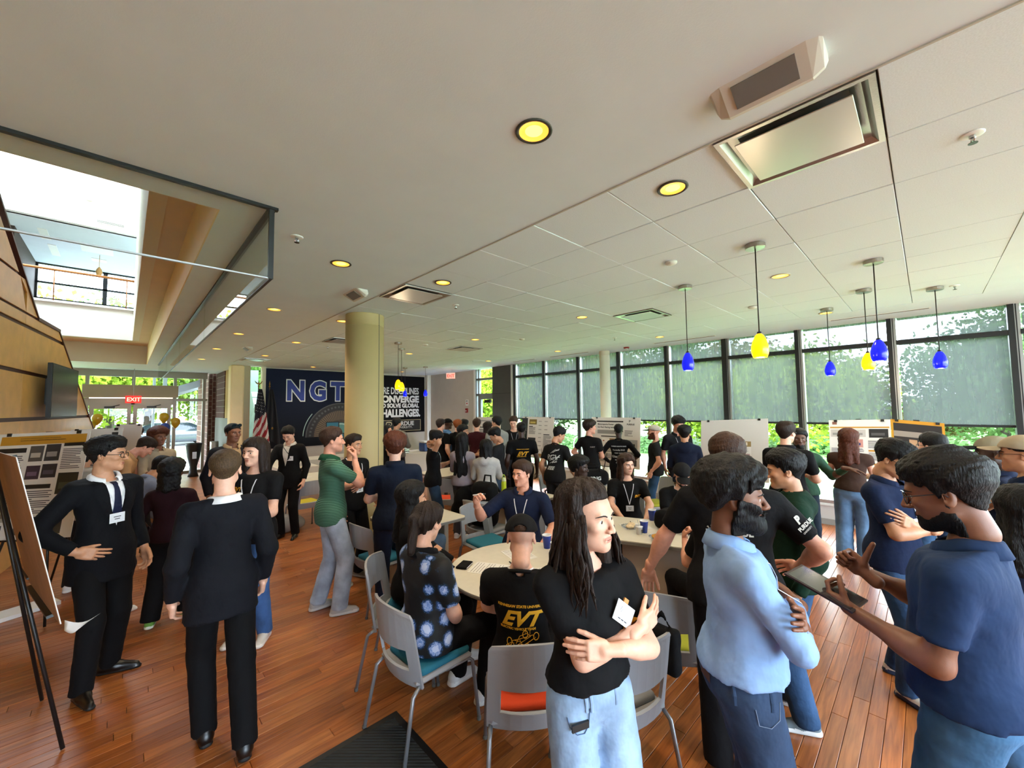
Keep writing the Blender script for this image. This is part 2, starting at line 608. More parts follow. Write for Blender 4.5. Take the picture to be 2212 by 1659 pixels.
for i in range(NX):
    for j in range(NY):
        if (i, j) in DIFF: continue
        cx, cy = T0[0] + (i + .5) * TX, T0[1] + (j + .5) * TY
        if tm is None:
            b = MB(); hx, hy = TX / 2 - .0022, TY / 2 - .0022
            b.add([(-hx + .003, -hy + .003, 0), (hx - .003, -hy + .003, 0), (hx - .003, hy - .003, 0), (-hx + .003, hy - .003, 0),
                   (-hx, -hy, .004), (hx, -hy, .004), (hx, hy, .004), (-hx, hy, .004), (-hx, -hy, .019), (hx, -hy, .019), (hx, hy, .019), (-hx, hy, .019)],
                  [(3, 2, 1, 0)] + [(a, (a + 1) % 4, 4 + (a + 1) % 4, 4 + a) for a in range(4)] + [(4 + a, 4 + (a + 1) % 4, 8 + (a + 1) % 4, 8 + a) for a in range(4)])
            o = b.build('ceiling_tile', m_tile, ce, (cx, cy, CZ)); tm = o.data
        else:
            link('ceiling_tile', tm, ce, (cx, cy, CZ + rng.choice((0, 0, 0, .0015, .003))))
# thin grey bead between drywall and tile field, slots of the window air grilles
mb = MB()
mb.box(T0[0] - .012, T0[0] - .002, -.6, Y1, CZ - .006, CZ)
mb.build('edge_bead', mat('bead_grey', '#b9b5ac', .7), ce)

# ---- atrium: stepped opening in the ceiling, upper floor beyond
at = sempty('wall_atrium')
mb = MB(); mb.box(.38, .45, 3.0, 14.29, CZ + .001, 3.75); struct('fascia_side', mb, m_tan, at)
mb = MB(); mb.box(-4.19, .38, 14.29, 14.4, CZ + .001, 3.75); struct('fascia_end', mb, m_cream, at)
mb = MB(); mb.box(-4.19, .45, 2.9, 3.01, CZ + .001, 3.75); struct('fascia_front', mb, m_brown, at)
mb = MB(); mb.box(.10, .45, 3.0, 14.3, 3.71, 4.0); mb.box(-4.2, .10, 13.3, 14.3, 3.71, 4.0); mb.box(-4.2, .1, 2.9, 3.12, 3.71, 4.0)
struct('soffit', mb, m_brown, at)
mb = MB(); mb.box(.085, .20, 3.1, 13.3, 3.703, 7.6); struct('well_side', mb, m_cream, at)
mb = MB(); mb.box(-4.2, .1, 3.0, 3.12, 4.0, 7.6); struct('well_front', mb, m_cream, at)
mb = MB(); mb.box(-4.2, .084, 13.285, 13.42, 3.704, 4.42); mb.box(-4.2, .085, 13.24, 13.46, 4.42, 4.47); struct('parapet', mb, m_white, at)
mb = MB(); mb.box(-4.2, .085, 13.3, 13.5, 6.30, 7.6); struct('well_end', mb, m_white, at)
mb = MB(); mb.box(-4.2, 1.2, 13.42, 17.6, 6.30, 6.40); struct('upper_ceiling', mb, m_drywall, at)
mb = MB(); mb.box(-4.2, 1.2, 13.42, 17.6, 3.9, 4.0); struct('upper_floor', mb, m_wallgrey, at)
mb = MB(); mb.box(.9, 1.2, 13.42, 17.6, 4.0, 6.3); struct('upper_wall', mb, m_wallgrey, at)
mb = MB(); mb.box(-4.3, -4.2, 3.0, 17.6, CZ, 7.6); struct('well_wall', mb, m_cream, at)
mb = MB(); mb.box(-4.3, .2, 3.0, 10.8, 7.6, 7.7); struct('unseen_well_roof', mb, m_cream, at)  # unseen roof, its length shaped to limit daylight into the atrium
mb = MB(); mb.box(-2.9, -1.95, 14.4, 17.6, 4.0, 6.3); struct('upper_brick', mb, mat('upper_brick', '#3a2c26', .8, noise=(30, .3)), at)
for x0 in (-1.95, -.55):
    w = sempty('window_upper', (x0, 17.5, 4.0))
    mb = MB()
    for zz in (.0, .95, 1.25, 1.72, 2.26): mb.box(0, 1.4, -.04, .04, zz, zz + .05)
    for xx in (0, 1.35): mb.box(xx, xx + .05, -.04, .04, 0, 2.3)
    mb.build('frame', m_dark, w)
    mb = MB(); mb.box(.05, 1.35, 0, .006, .0, 2.3); mb.build('glass_pane', glass_mat('glass_clear'), w)
mb = MB(); mb.tube([(-4.2, 13.15, 5.12), (.08, 13.15, 5.12)], .028, 10)
for x in (-2.4, -1.2, -.05): mb.tube([(x, 13.2, 4.45), (x, 13.15, 5.12)], .012, 6)
struct('handrail', mb, mat('oak_rail', '#a5692f', .45), at, True)
mb = MB()
mb.box(-.95, -.35, 14.9, 15.45, 6.285, 6.30); mb.box(-.8, -.5, 16.0, 16.3, 6.285, 6.30)
mb.box(-1.6, -1.45, 14.2, 15.0, 6.285, 6.30); mb.box(-1.55, -1.4, 15.4, 16.4, 6.285, 6.30)
struct('upper_diffuser', mb, mat('fixture_white', '#e9e9e5', .5), at)
mb = MB(); mb.lathe([(.0, .0), (.05, .02), (.07, .1), (.05, .18), (.012, .24)], 12, (-.62, 15.6, 5.72)); mb.tube([(-.62, 15.6, 5.95), (-.62, 15.6, 6.3)], .006, 5)
struct('upper_pendant', mb, mat('upper_pendant', '#b5894b', .5), at, True)
mb = MB(); mb.box(-.78, -.70, 13.24, 13.30, 6.95, 7.12); mb.box(-.80, -.68, 13.2, 13.3, 6.90, 6.95)
struct('wall_sensor', mb, m_white, at)
mb = MB(); mb.box(-.62, -.12, 13.28, 13.30, 6.42, 6.50, 0); mb.box(-.60, -.14, 13.275, 13.283, 6.435, 6.455, 1); mb.box(-.60, -.14, 13.275, 13.283, 6.465, 6.485, 1)
struct('slot_vent', mb, [m_white, mat('slot_dark', '#6d6b64', .7)], at)

# glass smoke curtain that hangs around the opening
gc = thing('glass_smoke_curtain', 'tall clear glass curtain hanging from the ceiling around the open atrium', 'glass panel', (.62, 2.75, CZ))
mg = glass_mat('curtain_glass', (.91, .94, .91), .10)
def curt(name, mb, m): return mb.build(name, m, gc, (-.62, -2.75, -CZ))
b = MB(); b.box(-4.0, .605, 2.745, 2.757, 2.785, CZ); curt('front_pane', b, mg)
for k in range(4):
    y0 = 2.765 + k * 2.88
    b = MB(); b.box(.613, .625, y0, y0 + 2.87, 2.785, CZ); curt('side_pane', b, mg)
b = MB(); b.box(-4.0, .65, 2.735, 2.765, CZ - .018, CZ - .001); b.box(.60, .64, 2.765, 14.3, CZ - .018, CZ - .001); curt('top_channel', b, m_black)
b = MB(); b.box(.602, .630, 2.742, 2.760, 2.78, CZ - .018); b.box(.611, .627, 2.76, 14.3, 2.778, 2.787); curt('edge_gasket', b, m_black)
b = MB(); b.box(-4.0, .605, 2.743, 2.759, 2.778, 2.786); curt('bottom_gasket', b, m_alu)

# ---- the wood-clad slanting wall on the left
ww = sempty('wall_left')
WD = np.array((.1093, .994, 0)); WN = np.array((.994, -.1093, 0)); WO = np.array((-1.08, 7.94, 0.0))
def wpt(Y, z, o=0): t = (Y - 7.94) / .994; return WO + WD * t + np.array((0, 0, z)) + WN * o
m_panel = mat('maple_veneer', '#d8a358', .5, noise=(5, .10, 5), bump=(60, .08, (1, 1, 10)), coat=.1)
m_reveal = mat('walnut_reveal', '#451f10', .55)
def edgeY(z):          # the far end leans outwards towards the floor
    return float(np.interp(z, [0, 1.45, 3.35, 3.36, 4.18, 5.84], [15.9, 13.37, 10.03, 8.98, 7.5, 5.52]))
def wprism(name, poly, o0, o1, m):
    mb = MB(); mb.prism([( (p[0] - 7.94) / .994, p[1]) for p in poly], WO + WN * o0, WD, (0, 0, 1), WN, o1 - o0)
    return struct(name, mb, m, ww)
zs = [0, .66, 1.90, 2.54, 3.17, 3.354, 3.79, 4.76, 5.84]
wprism('reveal_backing', [(2.2, 0), (edgeY(0), 0), (edgeY(1.45), 1.45), (edgeY(3.35), 3.35), (edgeY(3.36), 3.36), (edgeY(4.18), 4.18), (edgeY(5.84), 5.84), (2.2, 5.84)], -.10, -.004, m_reveal)
splits = [2.2, 6.2, 8.46, 20]
for a, b_ in zip(zs[:-1], zs[1:]):
    g = .026 if a not in (3.354,) else .01
    z0, z1 = a + (g if a else 0), b_ - g
    for s0, s1 in zip(splits[:-1], splits[1:]):
        e0, e1 = edgeY(max(z0, 3.361) if a >= 3.35 else z0) - .03, edgeY(z1) - .03
        if s0 > max(e0, e1) - .1: continue
        wprism('wood_panel', [(s0 + .004, z0), (min(s1, e0) - .004, z0), (min(s1, e1) - .004, z1), (s0 + .004, z1)], 0, .018, m_panel)
for za, zb in ((0, 3.345), (3.365, 5.84)):
    wprism('edge_trim', [(edgeY(za) - .03, za), (edgeY(za) + .02, za), (edgeY(zb) + .02, zb), (edgeY(zb) - .03, zb)], -.05, .03, m_reveal)
wprism('ledge_trim', [(8.94, 3.33), (10.06, 3.33), (10.06, 3.375), (8.94, 3.375)], -.05, .035, m_reveal)

# ---- far wall with its mural, side return, columns
wf = sempty('wall_far')
struct('far_wall_face', MB().box(2.89, 8.6, YF, YF + .15, 0, CZ), m_wallgrey, wf)
wb = sempty('wall_back_added_glazing')  # unseen wall; its glazing is added to bring daylight in from behind
struct('sill_wall', MB().box(-4.2, 8.5, -5.4, -5.2, -.1, .30), m_wallgrey, wb)
for k in range(12):
    x = -4.2 + k * 1.14
    struct('mullion', MB().box(x - .03, x + .03, -5.36, -5.24, .30, CZ), m_dark, wb)
    if k < 11: struct('glass_pane' if k > 1 else 'solid_panel', MB().box(x + .03, x + 1.11, -5.303, -5.297, .30, CZ), glass_mat('glass_clear') if k > 1 else m_wallgrey, wb)
struct('transom', MB().box(-4.2, 8.5, -5.35, -5.25, 2.83, 2.89), m_dark, wb)
struct('wall_side', MB().box(-4.3, -4.2, -5.2, 16.7, 0, CZ), m_wallgrey)
def tint_mat(name, lo, hi, z0, z1):
    m = bpy.data.materials.new(name); m.use_nodes = True
    nt = m.node_tree; b = nt.nodes['Principled BSDF']
    tc = nt.nodes.new('ShaderNodeTexCoord'); sx = nt.nodes.new('ShaderNodeSeparateXYZ'); mr = nt.nodes.new('ShaderNodeMapRange'); r = nt.nodes.new('ShaderNodeValToRGB')
    mr.inputs['From Min'].default_value = z0; mr.inputs['From Max'].default_value = z1
    nt.links.new(tc.outputs['Object'], sx.inputs[0]); nt.links.new(sx.outputs['Z'], mr.inputs['Value'])
    nt.links.new(mr.outputs[0], r.inputs['Fac']); nt.links.new(r.outputs['Color'], b.inputs['Base Color'])
    r.color_ramp.elements[0].color = (*srgb(lo), 1); r.color_ramp.elements[1].color = (*srgb(hi), 1)
    b.inputs['Roughness'].default_value = .6
    b.inputs['Specular IOR Level'].default_value = .12
    return m
mur = thing('wall_mural', 'dark blue printed wall mural with big outlined letters and a round engine picture', 'mural', (2.89, YF, 0))
def muro(name, mb, m, **k): return mb.build(name, m, mur, (-2.89, -YF, 0), **k)
yp = YF - .012
b = MB(); b.box(2.92, 6.50, yp, YF, .85, 3.20); muro('blue_panel', b, tint_mat('mural_night_blue', '#15161c', '#131a33', 1.2, 2.9))
m_navy, m_wt = mat('letter_blue', '#1b2f86', .6), mat('print_white', '#dcdde0', .6)
AX, AZ = (1, 0, 0), (0, 0, 1)
for ch, x0 in (('N', 3.47), ('G', 4.13), ('T', 4.78)):
    b = MB(); put_text(b, ch, .80, (x0, yp - .001, 2.29), AX, AZ, bold=.066, ext=.002, xs=.84); muro('letter_outline', b, m_wt)
    b = MB(); put_text(b, ch, .80, (x0, yp - .006, 2.29), AX, AZ, bold=.034, ext=.002, xs=.84); muro('letter_face', b, m_navy)
def ring(mb, c, r0, r1, y, n=48, a0=0, a1=math.pi, mi=None):
    vs, fs = [], []
    for i in range(n + 1):
        t = a0 + (a1 - a0) * i / n
        for r in (r0, r1): vs += [(c[0] + r * math.cos(t), y, c[1] + r * math.sin(t))]
    for i in range(n): fs.append((2 * i, 2 * i + 1, 2 * i + 3, 2 * i + 2))
    mb.add(vs, fs, mi)
b = MB(); ec = (5.08, 1.12)
ring(b, ec, 0, 1.06, yp - .002, mi=0); ring(b, ec, 1.03, 1.06, yp - .003, mi=1)
ring(b, ec, .52, .82, yp - .003, mi=2); ring(b, ec, .0, .42, yp - .004, mi=3); ring(b, ec, .36, .40, yp - .005, mi=4)
for i in range(40):
    t = math.pi * (i + .5) / 40
    ring(b, ec, .44, .80, yp - .004, 1, t - .012, t + .012, mi=5)
for i in range(26):
    t = math.pi * (i + .5) / 26
    ring(b, ec, .90, .96, yp - .0035, 1, t - .03, t + .03, mi=1)
ring(b, ec, 1.12, 1.14, yp - .003, 24, 2.45, 3.1, mi=4)
muro('engine_picture', b, [mat('mural_umber', '#231c1c', .6), mat('mural_grey', '#4d4a4a', .6), mat('mural_bronze', '#4b3a30', .6), mat('mural_teal', '#5c8f88', .6), mat('mural_pale', '#a9c4bd', .6), mat('mural_gold', '#7b6446', .6)])
b = MB()
for (x, z, w, h) in ((4.62, 1.32, .42, .26), (4.70, 1.0, .5, .2), (5.3, 1.02, .45, .24)):
    b.box(x, x + w, yp - .007, yp - .004, z, z + h, 0); b.box(x + .03, x + w - .03, yp - .008, yp - .006, z + .03, z + h - .03, 1)
muro('screen_picture', b, [mat('mural_black', '#090a0d', .6), mat('mural_cyan', '#2c6f86', .6)])
bl = thing('slogan_panel', 'black printed wall panel with white slogan lettering and framed university logo', 'wall panel', (6.5, YF, 0))
def blo(name, mb, m): return mb.build(name, m, bl, (-6.5, -YF, 0))
b = MB(); b.box(6.505, 8.23, yp, YF, 1.09, 3.16); blo('black_panel', b, mat('panel_black', '#0f0e12', .55, spec=.12))
for s_, z, sz, bd, xs in (('WHERE DISCIPLINES', 2.50, .33, .010, .64), ('CONVERGE', 2.20, .33, .018, .98), ('TO SOLVE GLOBAL', 2.01, .20, .010, .92), ('CHALLENGES.', 1.68, .37, .018, .74)):
    b = MB(); put_text(b, s_, sz, (7.98 + (.06 if s_.endswith('.') else 0), yp - .001, z), AX, AZ, bold=bd, ext=.0015, align='RIGHT', xs=xs); blo('slogan_line', b, m_wt)
b = MB(); fx0, fx1, fz0, fz1 = 6.52, 8.06, 1.15, 1.56
for q in ((fx0, fx1, fz0, fz0 + .018), (fx0, fx1, fz1 - .018, fz1), (fx0, fx0 + .018, fz0, fz1), (fx1 - .018, fx1, fz0, fz1)): b.box(q[0], q[1], yp - .004, yp, q[2], q[3])
blo('logo_border', b, mat('border_gold', '#b5a988', .6))
b = MB(); b.box(fx0 + .02, fx1 - .02, yp - .002, yp, fz0 + .02, fz1 - .02); blo('logo_field', b, mat('field_dark', '#1d1c1c', .6))
b = MB(); put_text(b, 'P', .34, (6.60, yp - .003, 1.25), AX, AZ, bold=.02, ext=.001, shear=.25, xs=1.25); blo('logo_letter', b, mat('logo_sand', '#c5b896', .6))
b = MB(); put_text(b, 'P', .30, (6.615, yp - .006, 1.262), AX, AZ, bold=.006, ext=.001, shear=.25, xs=1.3); blo('logo_letter', b, mat('logo_ink', '#121112', .6))
b = MB(); put_text(b, 'PURDUE', .21, (6.98, yp - .003, 1.355), AX, AZ, bold=.006, ext=.001, xs=1.0); put_text(b, 'UNIVERSITY.', .105, (7.0, yp - .003, 1.25), AX, AZ, bold=.002, ext=.001, spacing=1.25); blo('logo_name', b, m_wt)
struct('trim_1', MB().box(8.26, 8.52, YF - .16, YF, 0, CZ), m_white)
# column, freestanding
def column(name, x, y, r, m, capz, label):
    c = thing(name, label, 'column', (x, y, 0)); c['kind'] = 'structure'
    b = MB(); b.lathe([(r, 0), (r, capz - .006), (r * .985, capz - .004), (r * .985, capz + .004), (r, capz + .006), (r, CZ)], 40, caps=False); b.build('shaft', m, c, smooth=True)
    b = MB(); b.box(-.004, .004, -r - .002, -r + .01, .0, CZ); o = b.build('seam', m_gap, c); o.rotation_euler = (0, 0, .38)
    b = MB(); b.lathe([(r + .008, 0), (r + .008, .10), (r + .001, .11)], 40, caps=False); b.build('base_ring', m_dark, c, smooth=True)
    return c
column('column', 2.30, 5.22, .245, mat('column_khaki', '#b09c6a', .6, noise=(3, .03)), CZ - .15, 'thick round tan column standing in the middle of the room')
column('column', 7.93, 5.12, .12, mat('column_cream', '#cfc7b0', .6), CZ - .1, 'slim round cream column standing in front of the windows')
cw = sempty('wall_entry_side')
struct('entry_column', MB().bbox(2.05, 2.36, 13.1, 13.5, 0, CZ, .03), m_tan, cw)
struct('entry_column_side', MB().box(2.36, 2.53, 13.25, 13.45, 0, CZ), mat('paint_sand', '#b9ac8e', .8), cw)
struct('partition_edge', MB().box(2.82, 2.90, 13.2, YF + .1, 0, CZ), m_cream, cw)
b = MB(); b.box(2.53, 2.82, 13.32, 13.33, 0, CZ); struct('partition_glass', b, glass_mat('partition_glass', (.75, .85, .82), .12), cw)
struct('partition_back', MB().box(2.4, 3.0, 14.6, 14.7, 0, CZ), mat('back_green_grey', '#7d8a80', .8), cw)
b = MB(); b.box(2.66, 2.70, 13.29, 13.33, 1.9, 2.15); struct('partition_handle', b, m_black, cw)
def brick_mat(name, c1, c2, mortar, sc):
    m = bpy.data.materials.new(name); m.use_nodes = True
    nt = m.node_tree; b = nt.nodes['Principled BSDF']; tc = nt.nodes.new('ShaderNodeTexCoord'); mp = nt.nodes.new('ShaderNodeMapping'); k = nt.nodes.new('ShaderNodeTexBrick')
    mp.inputs['Rotation'].default_value = (math.pi / 2, 0, math.pi / 2)
    k.inputs['Color1'].default_value = (*srgb(c1), 1); k.inputs['Color2'].default_value = (*srgb(c2), 1); k.inputs['Mortar'].default_value = (*srgb(mortar), 1)
    k.inputs['Scale'].default_value = sc; k.inputs['Mortar Size'].default_value = .018
    nt.links.new(tc.outputs['Object'], mp.inputs['Vector']); nt.links.new(mp.outputs['Vector'], k.inputs['Vector']); nt.links.new(k.outputs['Color'], b.inputs['Base Color'])
    b.inputs['Roughness'].default_value = .9
    return m
m_brick = brick_mat('red_brick', '#5f3526', '#4a2a20', '#9a8a78', 2.6)
struct('entry_brick', MB().box(2.22, 2.45, 15.2, 16.7, 1.75, CZ), m_brick, cw)
struct('entry_panel', MB().box(2.20, 2.45, 13.5, 16.7, 0, 1.75), mat('panel_grey', '#6f6a60', .7), cw)
struct('entry_upper', MB().box(2.24, 2.45, 13.5, 15.2, 1.75, CZ), mat('paint_ochre', '#c09a5a', .8), cw)

# ---- glazed entrance at the far left
we = sempty('wall_entry')
YE = 16.6
m_fr = mat('storefront_frame', '#9a9183', .45, .3)
for x in (-2.3, -1.5, -.79, 1.13, 1.87):
    struct('mullion', MB().box(x - .04, x + .04, YE - .06, YE + .06, 0, 3.15), m_fr, we)
for (x0, x1) in ((-2.3, -.79), (1.13, 1.95)):
    for z in (0, 2.30): struct('transom', MB().box(x0, x1, YE - .05, YE + .05, z, z + .08), m_fr, we)
struct('transom', MB().box(-2.3, 1.95, YE - .05, YE + .05, 3.03, CZ), m_fr, we)
for (x0, x1) in ((-2.3, -1.54), (-1.46, -.83), (-.75, .13), (.21, 1.09), (1.17, 1.83)):
    for (z0, z1) in ((.08, 2.30), (2.38, 3.03)):
        if -.8 < x0 < 1.1 and z0 < 2: continue
        struct('glass_pane', MB().box(x0, x1, YE - .003, YE + .003, z0, z1), glass_mat('glass_clear'), we)
struct('mullion', MB().box(.13, .21, YE - .05, YE + .05, 2.2, 3.05), m_fr, we)
struct('head_box', MB().bbox(-.86, 1.17, YE - .62, YE - .06, 2.40, 2.76, .012), mat('head_paint', '#a4967f', .7), we)
struct('door_head', MB().box(-.79, 1.13, YE - .05, YE + .05, 2.18, 2.42), m_fr, we)
struct('head_light', MB().box(-.72, 1.05, YE - .5, YE - .44, 2.372, 2.402), mat('lamp_strip', '#fff3da', .5, emit='#fff0d0', estr=1.5), we)
for n_, x0 in ((1, -.73), (2, .18)):
    d = sempty('door_%d' % n_, (x0, YE, 0))
    b = MB(); b.box(0, .09, -.025, .025, 0, 2.18); b.box(.78, .87, -.025, .025, 0, 2.18); b.box(.09, .78, -.025, .025, 0, .2); b.box(.09, .78, -.025, .025, 2.08, 2.18); b.build('door_frame', m_fr, d)
    MB().box(.09, .78, -.003, .003, .2, 2.08).build('glass_pane', glass_mat('glass_clear'), d)
    b = MB(); b.tube([(.07, -.03, 1.02), (.07, -.08, 1.02), (.80, -.08, 1.02), (.80, -.03, 1.02)], .014, 8); b.build('push_bar', m_alu, d, smooth=True)
    b = MB(); b.box(.30, .52, -.09, -.03, 2.10, 2.15); b.tube([(.4, -.07, 2.12), (.62, -.15, 2.19)], .012, 6); b.build('door_closer', m_black, d)
struct('steel_post', MB().lathe([(.11, 0), (.11, 1.03), (.10, 1.05), (0, 1.05)], 24, (2.0, 15.2, 0)), m_steel, we, True)

# ---- window wall on the right
wr_ = sempty('wall_right')
struct('sill_wall', MB().box(XW, XW + .22, -5.2, 8.62, -.1, .30), mat('sill_paint', '#b7b6b1', .6), wr_)
struct('sill_ledge', MB().bbox(XW - .03, XW + .24, -5.2, 8.62, .30, .345, .008), mat('sill_cap', '#c9cac8', .4), wr_)
struct('baseboard_right', MB().box(XW - .014, XW, -5.2, 8.62, 0, .09), mat('base_grey', '#8b8781', .6))
struct('pier', MB().bbox(XW - .06, XW + .3, 8.60, 9.42, 0, CZ, .01), m_pier, wr_)
struct('pier_joint', MB().box(XW - .063, XW - .05, 8.60, 9.42, 2.385, 2.40), m_black, wr_)
struct('pier_return', MB().box(XW - .04, XW + .2, 8.47, 8.60, 0, CZ), mat('return_white', '#d3d6d6', .6), wr_)
struct('side_wall', MB().box(8.42, 8.6, 10.5, YF + .1, 0, CZ), m_wallgrey, wr_)
struct('side_reveal', MB().box(8.36, 8.62, 10.42, 10.5, 0, CZ), m_white, wr_)
WYS = [-.81 + 1.16 * k for k in range(-4, 9)]
m_shade = None
def shade_mat():
    m = bpy.data.materials.new('screen_fabric'); m.use_nodes = True
    nt = m.node_tree; nt.nodes.clear()
    o = nt.nodes.new('ShaderNodeOutputMaterial'); t = nt.nodes.new('ShaderNodeBsdfTransparent'); d = nt.nodes.new('ShaderNodeBsdfDiffuse'); tr = nt.nodes.new('ShaderNodeBsdfTranslucent')
    a = nt.nodes.new('ShaderNodeMixShader'); c = nt.nodes.new('ShaderNodeMixShader')
    tc = nt.nodes.new('ShaderNodeTexCoord'); n = nt.nodes.new('ShaderNodeTexNoise'); mp = nt.nodes.new('ShaderNodeMapping'); mr = nt.nodes.new('ShaderNodeMapRange')
    mp.inputs['Scale'].default_value = (1, 24, 1.2)
    nt.links.new(tc.outputs['Object'], mp.inputs['Vector']); nt.links.new(mp.outputs['Vector'], n.inputs['Vector']); n.inputs['Scale'].default_value = 1; n.inputs['Detail'].default_value = 4
    nt.links.new(n.outputs['Fac'], mr.inputs['Value']); mr.inputs['From Min'].default_value = .3; mr.inputs['From Max'].default_value = .7; mr.inputs['To Min'].default_value = .68; mr.inputs['To Max'].default_value = .73
    d.inputs['Color'].default_value = (.12, .125, .12, 1); tr.inputs['Color'].default_value = (.15, .16, .155, 1); a.inputs['Fac'].default_value = .55
    nt.links.new(d.outputs[0], a.inputs[1]); nt.links.new(tr.outputs[0], a.inputs[2])
    nt.links.new(mr.outputs[0], c.inputs['Fac']); nt.links.new(t.outputs[0], c.inputs[1]); nt.links.new(a.outputs[0], c.inputs[2]); nt.links.new(c.outputs[0], o.inputs['Surface'])
    return m
m_shade = shade_mat()
for k, yk in enumerate(WYS):
    wide = k in (7,)
    b = MB(); ww_ = .055 if not wide else .085
    b.box(XW - .05, XW + .12, yk - ww_ / 2, yk + ww_ / 2, .345, CZ, 0); b.box(XW - .03, XW + .10, yk - ww_ / 2 - .05, yk - ww_ / 2, .345, CZ, 1); b.box(XW - .035, XW + .10, yk - ww_ / 2 - .022, yk - ww_ / 2 - .012, .345, CZ, 0)
    struct('mullion', b, [m_dark, m_alu], wr_)
    if k + 1 < len(WYS) :
        y0, y1 = yk + ww_ / 2, WYS[k + 1] - .09
        w = sempty('window_%d' % (k + 1), (XW, y0, 0))
        L = y1 - y0
        b = MB(); b.box(-.04, .08, 0, L + .02, 2.83, 2.895); b.build('transom', m_dark, w)
        b = MB(); b.box(-.02, .08, 0, L, .345, .40); b.build('bottom_rail', m_alu, w)
        MB().box(.06, .066, 0, L, .40, 2.83).build('glass_pane', glass_mat('glass_clear'), w)
        MB().box(.06, .066, 0, L, 2.895, CZ).build('glass_pane', glass_mat('glass_clear'), w)
        if k >= 3:  # shades left off the unseen windows behind the camera to add daylight
            nm = ['nearest the picture edge', 'behind the gold framed poster', 'behind the tangle of hanging pendant lights', 'behind the tall blank white board', 'behind the cap wearing bearded man', 'beside the slim cream column', 'behind the racing poster', 'behind the student in white letter print', 'next to the dark pier'][k - 3]
            s_ = thing('roller_shade', 'grey see-through roller shade drawn two thirds down, window ' + nm, 'roller shade', (XW + .02, y0, 1.62), 0, 'roller shades on the window wall')
            MB().box(-.0008, .0008, .004, L - .004, .03, CZ - 1.62).build('fabric', m_shade, s_)
            MB().bbox(-.012, .012, 0, L + .06, 0, .034, .004).build('hem_bar', m_dark, s_)
# glazed side door between pier and grey wall
d = sempty('door_3', (XW + .12, 9.44, 0))
b = MB(); b.box(-.03, .05, 0, .07, 0, 2.36); b.box(-.03, .05, .72, .80, 0, 2.36); b.box(-.03, .05, .07, .72, 2.24, 2.36); b.box(-.03, .05, .07, .72, 0, .25); b.build('door_frame', mat('door_grey', '#7f8386', .5), d)
MB().box(0, .006, .07, .72, .25, 2.24).build('glass_pane', glass_mat('glass_clear'), d)
MB().box(-.10, -.03, .18, .46, 2.12, 2.22).build('door_closer', m_black, d)
b = MB(); b.tube([(-.04, .05, 1.02), (-.09, .05, 1.02), (-.09, .7, 1.02), (-.04, .7, 1.02)], .014, 8); b.build('push_bar', m_alu, d, smooth=True)
w = sempty('window_side', (XW + .12, 9.44, 0))
b = MB(); b.box(-.03, .05, .80, .86, 0, CZ); b.box(-.03, .05, .0, .98, 2.36, 2.42); b.box(-.03, .05, 0, .98, 2.86, 2.93); b.box(-.03, .05, .94, 1.0, 0, CZ); b.build('frame', mat('door_grey', '#7f8386', .5), w)
for (y0, y1) in ((0, .80), (.86, .94)):
    for (z0, z1) in ((2.42, 2.86), (2.93, CZ)): MB().box(0, .006, y0, y1, z0, z1).build('glass_pane', glass_mat('glass_clear'), w)
MB().box(0, .006, .86, .94, .05, 2.36).build('glass_pane', glass_mat('glass_clear'), w)

# ------------------------------------------------------------------ outdoors
gr = sempty('ground')
m_lawn = mat('lawn', '#7fa860', .9, noise=(2.5, .35, 8), bump=(30, .6))
m_conc = mat('concrete_walk', '#b9b6ae', .85, noise=(1.5, .1, 5))
struct('lawn', MB().box(8.52, 90, -60, 90, -.35, -.15).box(-60, 8.52, 16.72, 90, -.35, -.15).box(-60, 8.52, -60, -5.42, -.35, -.15), m_lawn, gr)
struct('walk', MB().box(13.2, 15.4, -60, 60, -.16, -.135).box(-2, 9, 16.9, 22.5, -.16, -.13).box(-30, 30, 25.0, 26.6, -.16, -.13).box(-20, 13.2, -16, -5.42, -.16, -.13), m_conc, gr)  # last slab: unseen paving behind the camera, added to bounce light upward
struct('street', MB().box(-40, 40, 30, 41, -.16, -.12), mat('asphalt_pale', '#9a9a98', .9, noise=(3, .1, 4)), gr)
def leaf_blob(seed, n_cl, per, rxy, rz, size):
    r = np.random.RandomState(seed)
    C = r.normal(size=(n_cl, 3)); C /= np.linalg.norm(C, axis=1)[:, None]; C *= (r.rand(n_cl, 1) ** .45) * A3(rxy, rxy, rz)
    P = np.repeat(C, per, 0) + r.normal(size=(n_cl * per, 3)) * A3(.28, .28, .2) * rxy * .75
    n = len(P)
    a = r.normal(size=(n, 3)); a /= np.linalg.norm(a, axis=1)[:, None]
    b = np.cross(a, r.normal(size=(n, 3))); b /= np.linalg.norm(b, axis=1)[:, None] + 1e-9
    s = size * (.6 + .8 * r.rand(n, 1))
    V = np.stack([P - a * s, P - b * s * .6, P + a * s, P + b * s * .6], 1).reshape(-1, 3)
    return V, np.arange(n * 4).reshape(-1, 4)
